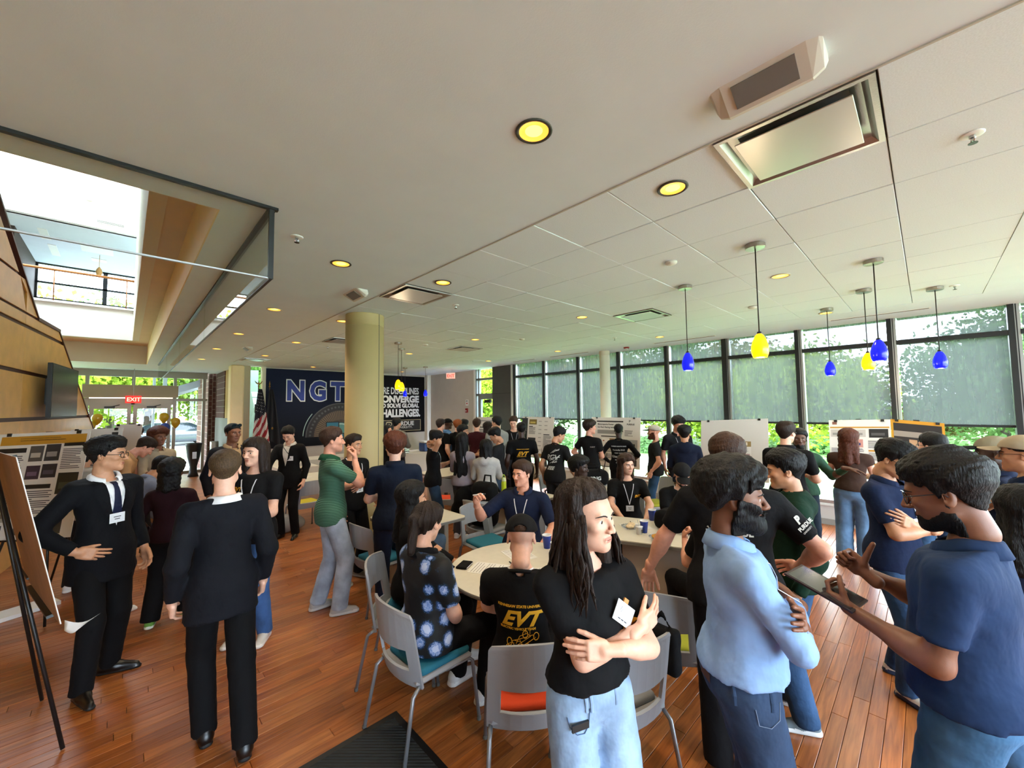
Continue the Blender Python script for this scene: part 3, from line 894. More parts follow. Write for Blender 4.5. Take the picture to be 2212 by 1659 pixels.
def leaf_mat(name, c):
    m = bpy.data.materials.new(name); m.use_nodes = True
    nt = m.node_tree; nt.nodes.clear()
    o = nt.nodes.new('ShaderNodeOutputMaterial'); d = nt.nodes.new('ShaderNodeBsdfDiffuse'); t = nt.nodes.new('ShaderNodeBsdfTranslucent'); x = nt.nodes.new('ShaderNodeMixShader'); x.inputs['Fac'].default_value = .4
    tc = nt.nodes.new('ShaderNodeTexCoord'); n = nt.nodes.new('ShaderNodeTexNoise'); n.inputs['Scale'].default_value = 1.6; n.inputs['Detail'].default_value = 5
    r = nt.nodes.new('ShaderNodeValToRGB'); cc = srgb(c)
    r.color_ramp.elements[0].position = .35; r.color_ramp.elements[0].color = (cc[0] * .6, cc[1] * .65, cc[2] * .6, 1); r.color_ramp.elements[1].position = .65; r.color_ramp.elements[1].color = (min(1, cc[0] * 1.4), min(1, cc[1] * 1.3), cc[2] * 1.2, 1)
    nt.links.new(tc.outputs['Object'], n.inputs['Vector']); nt.links.new(n.outputs['Fac'], r.inputs['Fac'])
    for q in (d, t): nt.links.new(r.outputs['Color'], q.inputs['Color'])
    nt.links.new(d.outputs[0], x.inputs[1]); nt.links.new(t.outputs[0], x.inputs[2]); nt.links.new(x.outputs[0], o.inputs['Surface'])
    return m
m_bark = mat('bark', '#4c4037', .9, noise=(14, .3, 5), bump=(40, .8, (1, 1, .2)))
CROWNS = []
for i, (c, sd) in enumerate((('#6d8a45', 3), ('#5a7a48', 8), ('#7f7a50', 15), ('#90a83c', 22))):
    V, F = leaf_blob(sd, 110, 130, 1.0, .95, .042)
    CROWNS.append(fast_mesh('crown', V, F, [leaf_mat('leaves_%d' % i, c)], smooth=False))
b = MB(); r_ = random.Random(2)
b.tube([(0, 0, 0), (.05, .02, 1.0), (0, .06, 2.1), (.06, 0, 3.0)], [.16, .12, .08, .03], 8)
for i in range(7):
    a = i * .9; z = 1.1 + .25 * i
    b.tube([(.03, .03, z), (.5 * math.cos(a), .5 * math.sin(a), z + .45), (1.0 * math.cos(a + .2), 1.0 * math.sin(a + .2), z + .9)], [.06, .04, .015], 6)
TR0 = b.build('trunk', m_bark); TRUNK = TR0.data; bpy.data.objects.remove(TR0)
def tree(x, y, h, w, k, label, group):
    if x > 12: h *= .86
    t = thing('tree', label, 'tree', (x, y, -.15), r_.random() * 6.28, group)
    o = link('trunk', TRUNK, t); o.scale = (h / 4.2, h / 4.2, h / 3.6)
    o = link('crown', CROWNS[k], t, (0, 0, h * .60)); o.scale = (w, w, h * .42)
LB = 'leafy green tree standing outside behind the shaded windows'
for (x, y, h, w, k) in [(20, 28, 6.5, 3, 0), (19, 23.5, 6, 2.6, 1), (21, 19.5, 6.6, 3, 0), (18.5, 16, 5.6, 2.4, 1), (21, 13, 6.4, 2.8, 2), (18, 11, 5.2, 2.2, 0), (20.5, 8.6, 6, 2.6, 1), (22.5, 6.2, 6.2, 2.5, 2), (17.5, 7.2, 4.4, 1.8, 3),
                        (23, 26, 7, 3, 1), (25, 16, 7, 3.2, 1), (26, 10, 7, 3.2, 2), (16.5, 19.5, 5, 2.2, 2)]:
    tree(x, y, h, w, k, LB, 'trees outside the shaded windows')
tree(17.0, 3.3, 4.6, 2.0, 3, 'bright yellow-green tree outside behind the pendant lights', None)
tree(24, 3.6, 5.0, 2.4, 2, 'brownish green tree outside behind the bright yellow-green one', None)
tree(19.5, -1.6, 5.4, 1.9, 1, 'tall dark green tree outside the window nearest the picture edge', None)
tree(24, -.2, 2.9, 1.8, 2, 'low rusty green tree outside between two taller trees', None)
tree(20, -6.5, 6, 2.6, 0, 'broad tree outside past the last window', None)
LD = 'big bright green tree on the lawn beyond the glass entrance'
for (x, y, h, w, k) in [(-3.5, 33, 8, 3.6, 3), (1.2, 36, 8.5, 3.8, 3), (5.4, 35, 8, 3.4, 0), (-8, 38, 9, 4, 0), (9.5, 38, 8, 3.6, 3), (-.8, 44, 10, 4.5, 1)]:
    tree(x, y, h, w, k, LD, 'trees beyond the entrance')
tree(13.5, 15.5, 5.4, 1.9, 3, 'bright yellow-green tree outside the small glazed side door', None)
# clipped ivy bank and shrubs outside the windows
m_ivy = leaf_mat('ivy_leaves', '#84ad72')
V, F = leaf_blob(31, 260, 30, 1.0, .5, .06)
IVY = fast_mesh('foliage', V, F, [m_ivy], smooth=False)
for i, (x, y, sx, sy, sz) in enumerate([(17, -1.0, 1.2, 3.2, .9), (22, 2, 1.6, 4, 1.2), (17.5, 9.5, 1.0, 2.0, .9), (16.8, 14, 1, 2.4, .9), (19, 20, 1.2, 3, 1.1)]):
    o = link('shrub', IVY, None, (x, y, -.05)); o.scale = (sx, sy, sz)
    tag(o, 'low green leafy shrub bank on the lawn outside the windows', 'shrub', 'shrubs outside the windows')
for i, y in enumerate((8.2, 9.1)):
    b = MB(); b.tube([(0, -.22, 0), (0, -.22, .75), (0, -.15, .93), (0, 0, 1.0), (0, .15, .93), (0, .22, .75), (0, .22, 0)], .025, 8)
    o = b.build('bike_rack', m_alu, None, (12.2, y, -.15), smooth=True)
    tag(o, ['silver hoop bike rack outside beside the white print student', 'silver hoop bike rack outside nearer the slogan wall'][i], 'bike rack')
def car(x, y, rz, c, label):
    t = thing('car', label, 'car', (x, y, -.12), rz)
    f = RBox((0, 0, .58), (2.2, .88, .34), .20); g = Ell((-.15, 0, .92), (1.45, .76, .62))
    fn = lambda P: np.maximum(smin(f(P), np.maximum(g(P), P[:, 2] - 1.42), .12), .22 - P[:, 2])
    V, F = skinned(fn, (-2.4, -1.1, 0), (2.4, 1.1, 1.7), .07)
    c_ = V[F].mean(1)
    mi = ((c_[:, 2] > .96) & (c_[:, 2] < 1.36)).astype(int)
    link('body', fast_mesh('body', V, F, [mat('car_' + c.strip('#'), c, .25, .3, coat=.5), mat('car_glass', '#1a2026', .1)], mi), t)
    for sx in (-1.35, 1.35):
        for sy in (-.80, .80):
            b = MB(); b.tube([(sx, sy - .09, .32), (sx, sy + .09, .32)], .32, 18, 0); b.tube([(sx, sy - .1, .32), (sx, sy + .1, .32)], .19, 12, 1); b.build('wheel', [m_black, m_alu], t)
car(2.2, 32.2, .05, '#3b4046', 'dark grey car parked on the street beyond the glass entrance')
car(5.2, 36.2, .05, '#2b4a78', 'blue car parked behind the dark grey car outside')
# entrance canopy and brick flank seen through the glazing
en = sempty('wall_outside')
b = MB(); b.box(-2.2, 2.2, 17.4, 20.5, 3.4, 3.55); b.obox((1.7, 18.9, 2.9), (.93, 0, .36), (0, 1, 0), (-.36, 0, .93), .9, .05, .12); b.obox((1.7, 20.0, 2.8), (.93, 0, .36), (0, 1, 0), (-.36, 0, .93), .9, .05, .12)
struct('canopy', b, mat('canopy_grey', '#9aa3a8', .5), en)
struct('canopy_post', MB().box(1.0, 1.12, 19.8, 19.92, -.15, 3.4).box(.72, .80, 19.8, 19.92, -.15, 3.4), mat('canopy_grey', '#9aa3a8', .5), en)
struct('brick_flank', MB().box(2.0, 2.6, 16.75, 19.4, -.15, 3.6), m_brick, en)

# ------------------------------------------------------------------ lights and ceiling fittings
def lamp_point(name, loc, energy, color, size, parent=None):
    l = bpy.data.lights.new(name, 'POINT'); l.energy = energy; l.color = color; l.shadow_soft_size = size
    o = bpy.data.objects.new(name, l); COL.objects.link(o); o.location = loc
    if parent is not None: o.parent = parent
    return o
m_gold_in = mat('downlight_reflector', '#e8b86a', .3, .6, emit='#ffae3c', estr=.75)
m_lampface = mat('downlight_lamp', '#ffe2a8', .4, emit='#ffb84e', estr=1.5)
m_rim_d = mat('downlight_rim_dark', '#37352f', .5)
m_rim_w = mat('downlight_rim_pale', '#b9b2a2', .5)
DL = [(1.30, 1.18, 1), (2.24, .96, 1), (4.60, .94, 0), (1.30, 3.44, 1), (2.25, 3.30, 1), (1.30, 5.58, 0), (1.30, 7.74, 0), (1.30, 9.9, 0), (1.30, 12.1, 0), (2.26, 8.1, 0), (2.28, 10.5, 0), (2.19, 5.72, 0), (3.95, 12.5, 0),
      (4.60, 3.32, 0), (4.62, 5.74, 0), (7.05, 3.36, 0), (4.66, 8.2, 0), (7.05, 8.2, 0), (7.05, 5.78, 0), (7.0, .92, 0), (6.8, 12.45, 0), (1.30, -1.1, 0), (2.24, -1.4, 0), (4.6, -1.4, 0)]
r1 = MB().lathe([(.083, 0), (.085, -.004), (.080, -.008), (.069, -.006), (.067, 0)], 28, caps=False)
r2 = MB().lathe([(.067, -.005), (.060, -.0015), (.040, -.001)], 28, caps=False)
r3 = MB().lathe([(.040, -.0015), (.0, -.0015)], 28)
first = {}
ORD = ['first', 'second', 'third', 'fourth', 'fifth', 'sixth', 'seventh']
def dl_label(i):
    x, y, dk = DL[i]
    row = [(1.3, 'plain ceiling row'), (2.24, 'row along the ceiling joint'), (4.62, 'middle tile row'), (7.05, 'tile row by the windows')]
    if y > 12.3 and x > 2: return 'small recessed downlight close to the ' + ('slogan panel' if x > 5 else 'blue mural')
    if y < 0: return 'recessed downlight behind the viewpoint in the ' + min(row, key=lambda r: abs(r[0] - x))[1]
    rx_, nm = min(row, key=lambda r: abs(r[0] - x))
    k = sorted(q[1] for q in DL if abs(q[0] - rx_) < .3 and 0 < q[1] < 12.3).index(y)
    return 'warm recessed downlight, %s from the viewpoint in the %s' % (ORD[k], nm)
for i, (x, y, dk) in enumerate(DL):
    t = thing('downlight', dl_label(i), 'downlight', (x, y, CZ), 0, 'recessed downlights')
    if dk not in first:
        a = r1.build('trim_ring', m_rim_d if dk else m_rim_w, t, smooth=True); first[dk] = [a.data]
        b_ = r2.build('reflector', m_gold_in, t, smooth=True); c_ = r3.build('lamp', m_lampface, t); first[dk] += [b_.data, c_.data]
    else:
        for nm, me in zip(('trim_ring', 'reflector', 'lamp'), first[dk]): link(nm, me, t)
    l = bpy.data.lights.new('downlight_beam', 'SPOT'); l.energy = 28; l.color = (1.0, .80, .55); l.spot_size = math.radians(120); l.spot_blend = .8; l.shadow_soft_size = .06
    o = bpy.data.objects.new('downlight_beam', l); COL.objects.link(o); o.parent = t; o.location = (0, 0, -.02)

m_nickel = mat('brushed_nickel', '#a8a196', .3, 1.0)
m_ps = {'yellow': mat('shade_amber_glass', '#f0a010', .25, emit='#ffa800', estr=1.6), 'blue': mat('shade_cobalt_glass', '#0b16b8', .2, emit='#0a18e0', estr=.42)}
m_bulb = mat('pendant_glow', '#ffffff', .4, emit='#fff6e0', estr=3.0)
PEN = [(4.23, 1.72, 'blue', 'blue glass pendant lamp hanging alone in front of the far windows'), (3.53, .88, 'yellow', 'large amber glass pendant lamp nearest the viewpoint'), (4.72, .27, 'blue', 'blue glass pendant lamp overlapping the smaller amber one'),
       (5.89, .43, 'yellow', 'amber glass pendant lamp hanging just behind a blue one'), (6.38, -.12, 'blue', 'blue glass pendant lamp in front of the pale sky'), (6.70, .87, 'blue', 'small blue glass pendant lamp in front of the yellow-green tree'),
       (3.71, 6.94, 'yellow', 'amber pendant lamp in front of the slogan panel, nearer of two'), (4.14, 7.60, 'yellow', 'amber pendant lamp in front of the slogan panel, farther of two'), (6.17, 11.11, 'blue', 'dark blue pendant lamp hidden behind the amber pair'), (6.52, 10.51, 'blue', 'pale blue pendant lamp beside the slogan panel')]
for (x, y, c, lab) in PEN:
    t = thing('pendant_lamp', lab, 'pendant lamp', (x, y, CZ), 0, 'glass pendant lamps')
    b = MB(); b.lathe([(.0, -.034), (.010, -.036), (.066, -.034), (.070, -.030), (.070, -.002), (.068, 0)], 28); b.build('canopy', m_nickel, t, smooth=False)
    b = MB(); b.tube([(0, 0, -.03), (0, 0, -.71)], .0045, 8); b.build('cord', m_black, t, smooth=True)
    b = MB(); b.lathe([(.004, -.69), (.014, -.695), (.017, -.715)], 14); b.build('socket_cap', m_black, t, smooth=True)
    b = MB(); b.lathe([(.014, -.708), (.030, -.725), (.046, -.76), (.058, -.805), (.060, -.840), (.056, -.870), (.046, -.895), (.043, -.895), (.053, -.868), (.056, -.84), (.053, -.805), (.042, -.765), (.028, -.732)], 28, caps=False); b.build('glass_shade', m_ps[c], t, smooth=True)
    b = MB(); b.lathe([(0, -.888), (.044, -.888)], 20); b.build('bulb', m_bulb, t)
    lamp_point('pendant_light', (0, 0, -.93), 3.0, (1, .85, .6), .04, t)

# supply diffusers: pressed tray with a suspended plate
dl_lab = ['large square metal air diffuser nearest the viewpoint', 'square metal air diffuser just before the tan column', 'square air diffuser in the tiles before the blue pendant', 'flat square air diffuser far down the tile ceiling', 'square air diffuser behind the tan column', 'square air diffuser near the entrance mural']
for (i, j), lab in zip(DIFF, dl_lab):
    x0, y0 = T0[0] + i * TX, T0[1] + j * TY
    t = thing('air_diffuser', lab, 'air diffuser', (x0 + TX / 2, y0 + TY / 2, CZ), 0, 'square ceiling diffusers')
    hx, hy = TX / 2 - .003, TY / 2 - .003
    b = MB(); vs = []
    for (ix, z) in ((0, .0), (0, -.012), (.022, -.012), (.045, .012), (.085, .018)):
        vs += [(-hx + ix, -hy + ix, z), (hx - ix, -hy + ix, z), (hx - ix, hy - ix, z), (-hx + ix, hy - ix, z)]
    fs = [(r * 4 + a, r * 4 + (a + 1) % 4, r * 4 + 4 + (a + 1) % 4, r * 4 + 4 + a) for r in range(4) for a in range(4)]
    b.add(vs, [tuple(reversed(f)) for f in fs]); b.build('tray', m_steel, t)
    MB().box(-hx, hx, -hy, hy, .0185, .0195).build('throat', m_gap, t)
    b = MB(); p = .072; b.bbox(-hx + p, hx - p, -hy + p, hy - p, -.020, -.014, .002); b.build('plate', mat('diffuser_plate', '#c4c0b8', .3, .45), t)
# ceiling speakers with a grille window
def ceiling_speaker(x, y, rz, lab):
    t = thing('ceiling_speaker', lab, 'speaker', (x, y, CZ), rz)
    b = MB(); vs, fs = [], []
    sec = [(-.085, 0), (.055, 0), (.065, -.045), (.045, -.066), (.030, -.066)]
    for (x_, k) in ((-.185, .45), (-.175, .75), (-.14, 1), (.14, 1), (.175, .75), (.185, .45)):
        vs += [(x_, .0 + (p[0]) * (.5 + .5 * k), p[1] * k) for p in sec]
    for r in range(5):
        for a in range(5): fs.append((r * 5 + a, r * 5 + (a + 1) % 5, r * 5 + 5 + (a + 1) % 5, r * 5 + 5 + a))
    fs += [(4, 3, 2, 1, 0), (25, 26, 27, 28, 29)]
    b.add(vs, fs); b.build('shell', mat('shell_white', '#d2cfc6', .5), t)
    n = unit((0, -.066, -.115)); b = MB(); b.obox(np.array((0, -.0275, -.033)) + n * .001, (1, 0, 0), unit((0, .115, -.066)), n, .105, .046, .004); b.build('grille', mat('grille_grey', '#7d7c79', .6, .3), t)
ceiling_speaker(1.74, .37, -math.pi / 2, 'white wedge shaped ceiling speaker with grey grille next to the large diffuser')
ceiling_speaker(1.76, 4.22, -math.pi / 2, 'white wedge shaped ceiling speaker before the tan column')
ceiling_speaker(1.73, 9.37, -math.pi / 2, 'small white wedge ceiling speaker far down near the entrance')
m_chrome = mat('chrome', '#c8c8c8', .15, 1.0)
for (x, y, lab) in [(2.83, -.21, 'chrome fire sprinkler with white plate nearest the viewpoint'), (.86, 3.11, 'dark fire sprinkler beside the glass curtain'), (2.87, 3.94, 'fire sprinkler in the tiles beside the column diffuser'), (6.45, -.27, 'fire sprinkler by the last blue pendant'), (6.6, 8.3, 'tiny fire sprinkler far down the tile ceiling'), (6.5, 3.97, 'tiny fire sprinkler before the slim cream column'), (2.86, 8.2, 'tiny fire sprinkler behind the tan column')]:
    t = thing('sprinkler', lab, 'sprinkler', (x, y, CZ), .3, 'fire sprinklers')
    MB().lathe([(.042, 0), (.042, -.003), (.036, -.006), (.018, -.006)], 20).build('plate', mat('plate_white', '#e8e8e6', .4), t, smooth=True)
    b = MB(); b.lathe([(.012, -.005), (.012, -.018), (.006, -.022), (.005, -.034)], 10); b.tube([(.012, 0, -.016), (.016, 0, -.03), (.004, 0, -.042)], .0025, 5); b.tube([(-.012, 0, -.016), (-.016, 0, -.03), (-.004, 0, -.042)], .0025, 5); b.build('frame', m_chrome, t)
    b = MB(); b.lathe([(0, -.042), (.017, -.042), (.017, -.044), (0, -.044)], 12); b.build('deflector', m_black, t)
for (x, y, lab) in [(3.41, 1.5, 'white round smoke detector before the large amber pendant'), (4.23, 6.81, 'white round smoke detector behind the column'), (5.24, 5.14, 'white round smoke detector mid ceiling'), (5.81, 1.51, 'white round smoke detector near the small blue pendant')]:
    b = MB(); b.lathe([(.05, 0), (.052, -.008), (.046, -.018), (.030, -.026), (0, -.028)], 24); tag(b.build('smoke_detector', mat('shell_white', '#d2cfc6', .5), None, (x, y, CZ), smooth=True), lab, 'smoke detector')
# slots along the windows and light projectors
for i, (y0, y1) in enumerate(((-.1, .98), (2.62, 3.82), (5.4, 6.6), (7.1, 7.95))):
    t = thing('linear_grille', ['long slot air grille above the window nearest the viewpoint', 'long slot air grille above the blank white board', 'long slot air grille beside the slim column', 'long slot air grille above the farthest window'][i], 'air grille', (7.72, y0, CZ), 0, 'slot grilles along the windows')
    MB().box(-.035, .035, 0, y1 - y0, -.005, 0).build('frame', mat('fixture_white', '#e9e9e5', .5), t)
    MB().box(-.018, .018, .02, y1 - y0 - .02, -.007, -.004).build('slot', m_gap, t)
t = thing('fire_strobe', 'red and white fire alarm strobe on the ceiling near the slim column', 'alarm', (7.75, 4.45, CZ))
MB().lathe([(.06, 0), (.06, -.022), (.05, -.03), (0, -.03)], 20).build('base', mat('alarm_red', '#8c1616', .4), t, smooth=True)
MB().box(-.025, .025, -.02, .02, -.05, -.03).build('lens', mat('lens_clear', '#dfe6ea', .1), t)
def exit_sign(x, y, z, ax, w, lab, plate, face):
    t = thing('exit_sign', lab, 'exit sign', (x, y, z))
    ax = np.array(ax, float); n = np.cross(ax, (0, 0, 1.0))
    MB().obox((0, 0, 0), ax, (0, 0, 1), n, w / 2, w * .31, .014).build('housing', plate, t)
    b = MB(); put_text(b, 'EXIT', w * .46, -ax * w * .42 + np.array((0, 0, -w * .16)) + n * .0145, ax, (0, 0, 1), bold=w * .010, ext=.001, xs=.92); b.build('lettering', face, t)
    b = MB(); b.tube([(0, 0, w * .30), (0, 0, CZ - z)], .008, 6); b.build('stem', m_alu, t)
m_exit = mat('exit_red_glow', '#ff2018', .4, emit='#ff1a12', estr=2.2)
exit_sign(7.72, 10.9, 3.03, (.55, -.83, 0), .30, 'hanging red and white exit sign near the side door', mat('exit_plate', '#f0dcd8', .5, emit='#ff9080', estr=.35), m_exit)
exit_sign(.17, 15.92, 2.34, (1, 0, 0), .34, 'glowing red exit sign over the glass entrance doors', mat('exit_plate_red', '#7a1a18', .5, emit='#ff2a20', estr=.5), mat('exit_text', '#ffb0a0', .5, emit='#ff6a5a', estr=2.5))
# defibrillator notice and cabinet
b = MB(); b.box(0, .006, -.075, .075, 0, .20, 0); b.box(-.001, 0, -.03, .03, .05, .10, 1); put_text(b, 'AED', .05, (-.001, .05, .14), (0, -1, 0), (0, 0, 1), bold=.002, ext=.001, mi=2)
tag(b.build('notice', [mat('sign_white', '#e8e8e6', .5), mat('heart_red', '#b01c1c', .5), mat('sign_ink', '#202226', .5)], None, (8.41, 10.93, 2.04)), 'white AED notice with red heart on the grey wall', 'sign')
t = thing('fire_alarm_pull', 'red fire alarm pull station under the white notice', 'alarm', (8.40, 10.93, 1.80))
MB().bbox(-.03, .02, -.055, .055, 0, .15, .008).build('box', mat('alarm_red', '#8c1616', .4), t); MB().box(-.045, -.03, -.03, .03, .05, .075).build('handle', m_wt, t)
# television on the wood wall
tv = thing('television', 'large black flat television mounted on the wood wall', 'television')
c = wpt(9.58, 2.31, .19)
b = MB(); b.obox(c, WD, (0, 0, 1), WN, .77, .40, .025); b.build('housing', m_black, tv)
b = MB(); b.obox(c + WN * .0265, WD, (0, 0, 1), WN, .755, .384, .001); b.build('screen', mat('tv_screen', '#08090a', .22, spec=.2), tv)
b = MB(); b.obox(c - WN * .085, WD, (0, 0, 1), WN, .22, .20, .07); b.build('mount', m_black, tv)

# ------------------------------------------------------------------ people
SKIN = {'fair': '#e0ac92', 'rosy': '#d99a80', 'tan': '#c08a68', 'olive': '#a8714f', 'brown': '#7d4f38', 'dark': '#5a3828', 'deep': '#3c261c'}
HAIRC = {'black': '#0b0a0b', 'dkbrown': '#241812', 'brown': '#38241a', 'auburn': '#4a2314', 'ginger': '#8a4a22', 'blond': '#4a3826', 'ltbrown': '#54402c'}

def skin_m(t): return mat('skin_' + t, SKIN[t], .5, noise=(45, .07, 3), bump=(300, .04))
def lip_m(t):
    c = srgb(SKIN[t]); return mat('lips_' + t, (c[0] * .8, c[1] * .52, c[2] * .52), .4)
def hair_m(t): return mat('hair_' + t, HAIRC[t], .6, spec=.25, noise=(120, .45, 4), bump=(160, .55, (1, 1, .25)))
def cloth(c, rough=.85): return mat('cloth_' + c.strip('#'), c, rough, noise=(9, .10, 4), bump=(22, .55, (1, 1, .7)), spec=.18)
def denim(c): return mat('denim_' + c.strip('#'), c, .85, noise=(6, .34, 8), bump=(26, .6, (1, 1, .8)), spec=.2)

def head_field(fem):
    j = .9 if fem else 1.0
    sk = [Ell((0, -.010, .034), (.0755, .097, .080)), Ell((0, .028, -.032), (.060 * (1 if not fem else .97), .060, .083))]
    jaw = [Cone((sg * .046 * j, .002, -.058), (0, .066, -.094 + (.006 if fem else 0)), .020, .019) for sg in (1, -1)]
    ck = [Ell((sg * .041, .060, -.020), (.021, .022, .018)) for sg in (1, -1)]
    brow = Cone((-.034, .078, .020), (.034, .078, .020), .012 if not fem else .009, .012 if not fem else .009)
    nz = Cone((0, .090, .008), (0, .110 if not fem else .107, -.031), .0065, .0105 if not fem else .009)
    nos = [Ell((sg * .0125, .097, -.034), (.0085, .011, .008)) for sg in (1, -1)]
    l1 = Cone((-.016, .0840, -.0605), (.016, .0840, -.0605), .0055, .0055)
    l2 = Cone((-.013, .0838, -.0690), (.013, .0838, -.0690), .0062, .0062)
    eye = [Ell((sg * .031, .071, .001), (.0150, .0135, .0138)) for sg in (1, -1)]
    slit = [Ell((sg * .031, .087, -.0005), (.0148, .0145, .0060)) for sg in (1, -1)]
    soc = [Ell((sg * .031, .094, .001), (.0185, .017, .0125)) for sg in (1, -1)]
    ear = [Ell((sg * .0775, -.012, -.006), (.0075, .0185, .031), rz_(-sg * .45) @ rx(.15)) for sg in (1, -1)]
    earh = [Ell((sg * .085, -.006, -.002), (.006, .010, .018), rz_(-sg * .45) @ rx(.15)) for sg in (1, -1)]
    neck = Cone((0, -.022, -.06), (0, -.032, -.125), .053 if not fem else .045, .052 if not fem else .045)
    def f(P):
        d = smin(sk[0](P), sk[1](P), .035)
        for q in jaw: d = smin(d, q(P), .022)
        for q in ck: d = smin(d, q(P), .016)
        d = smin(d, brow(P), .016)
        for q in soc: d = smax(d, -q(P), .010)
        d = smin(d, nz(P), .009)
        for q in nos: d = smin(d, q(P), .006)
        d = smin(d, l1(P), .006); d = smin(d, l2(P), .005)
        for e, s_ in zip(eye, slit): d = smin(d, np.maximum(e(P), -s_(P)), .003)
        d = smin(d, neck(P), .022)
        for e, h in zip(ear, earh): d = smin(d, smax(e(P), -h(P), .004), .005)
        return d
    return f

def skull_field(fem):
    sk = [Ell((0, -.010, .034), (.0755, .097, .080)), Ell((0, .028, -.032), (.060, .060, .083)), Cone((0, -.02, -.05), (0, -.038, -.16), .05, .055)]
    return blend(sk, .035)

HEADS = {}
HEAD_H = (.0041, .0068, .0098)
def head_mesh(fem, lod):
    k = (fem, lod)
    if k in HEADS: return HEADS[k]
    V, F = skinned(head_field(fem), (-.105, -.13, -.21), (.105, .145, .125), HEAD_H[lod])
    ctr = V[F].mean(1)
    mi = np.zeros(len(F), int)
    lip = np.minimum(Cone((-.014, .0840, -.0605), (.014, .0840, -.0605), .0046, .0046)(ctr), Cone((-.010, .0838, -.0690), (.010, .0838, -.0690), .0050, .0050)(ctr)) < .0021
    lip &= ctr[:, 1] > .078
    mi[lip] = 1
    mb = MB()
    for sg in (1, -1):                     # eyeballs, iris, brows
        c = A3(sg * .031, .0705, 0)
        n = 12 if lod == 0 else 8
        vs, fs, ms = [], [], []
        rings = [0, .20, .36, .50, .8, 1.2, 1.7]
        for a in rings:
            for j in range(n):
                t = 2 * math.pi * j / n
                vs.append(c + .0127 * A3(math.sin(a) * math.cos(t), math.cos(a), math.sin(a) * math.sin(t)))
        for i in range(len(rings) - 1):
            for j in range(n):
                q = (j + 1) % n
                mb_m = 5 if i == 0 else (4 if i < 3 else 3)
                fs.append((i * n + j, i * n + n + j, i * n + n + q, i * n + q)); ms.append(mb_m)
        for f_, m_ in zip(fs, ms): pass
        o = len(mb.v); mb.v += [tuple(v) for v in vs]
        for f_, m_ in zip(fs, ms): mb.f.append(tuple(o + i for i in f_)); mb.m.append(m_)
        th = .0034 if not fem else .0024
        br = np.array([(sg * .013, .13, .0160), (sg * .022, .13, .0205), (sg * .032, .13, .0225), (sg * .042, .13, .0215), (sg * .050, .13, .0160)])
        br = trace(head_field(fem), br, np.repeat(A3(0, -1, 0)[None], 5, 0))
        mb.tube(br, [th * .9, th * 1.2, th * 1.1, th, th * .4], 6, mi=2)
    ml = np.array([(x_, .13, -.0652 + .0015 * abs(x_) / .02) for x_ in (-.021, -.012, -.004, .004, .012, .021)])
    ml = trace(head_field(fem), ml, np.repeat(A3(0, -1, 0)[None], 6, 0)) - A3(0, .0004, 0)
    mb.tube(ml, [.0004, .0011, .0012, .0012, .0011, .0004], 5, mi=6)
    V2 = np.array(mb.v); F2 = np.array([f if len(f) == 4 else (f[0], f[1], f[2], f[2]) for f in mb.f if len(f) == 4])
    m2 = np.array([m for f, m in zip(mb.f, mb.m) if len(f) == 4])
    HEADS[k] = (np.concatenate([V, V2]), np.concatenate([F, F2 + len(V)]), np.concatenate([mi, m2]))
    return HEADS[k]

# curls per finger (knuckle, middle, end) in degrees, thumb (dir, bend)
HANDP = {
    'relaxed': ([(22, 30, 18), (26, 34, 20), (30, 38, 22), (34, 42, 24)], ((-.55, .8, -.35), .25)),
    'flat': ([(6, 8, 5), (4, 8, 5), (5, 9, 6), (8, 10, 6)], ((-.75, .65, -.1), .1)),
    'drape': ([(18, 14, 8), (20, 16, 8), (22, 18, 10), (26, 20, 10)], ((-.42, .85, -.3), .2)),
    'fist': ([(72, 95, 55), (76, 98, 55), (78, 98, 55), (80, 98, 55)], ((-.15, .75, -.85), .9)),
    'grip': ([(48, 60, 35), (50, 62, 35), (52, 64, 35), (54, 66, 35)], ((-.35, .75, -.8), .4)),
    'thumbup': ([(76, 98, 60), (78, 98, 60), (80, 98, 60), (82, 98, 60)], ((-.95, .35, .05), -.12)),
    'pinch': ([(52, 55, 28), (40, 45, 25), (40, 48, 25), (42, 50, 26)], ((-.2, .85, -.75), .35)),
    'spread': ([(8, 12, 8), (4, 10, 6), (8, 12, 8), (14, 16, 10)], ((-.9, .45, -.15), .05)),
}
HANDS = {}
HAND_H = (.0041, .0074, .0115)
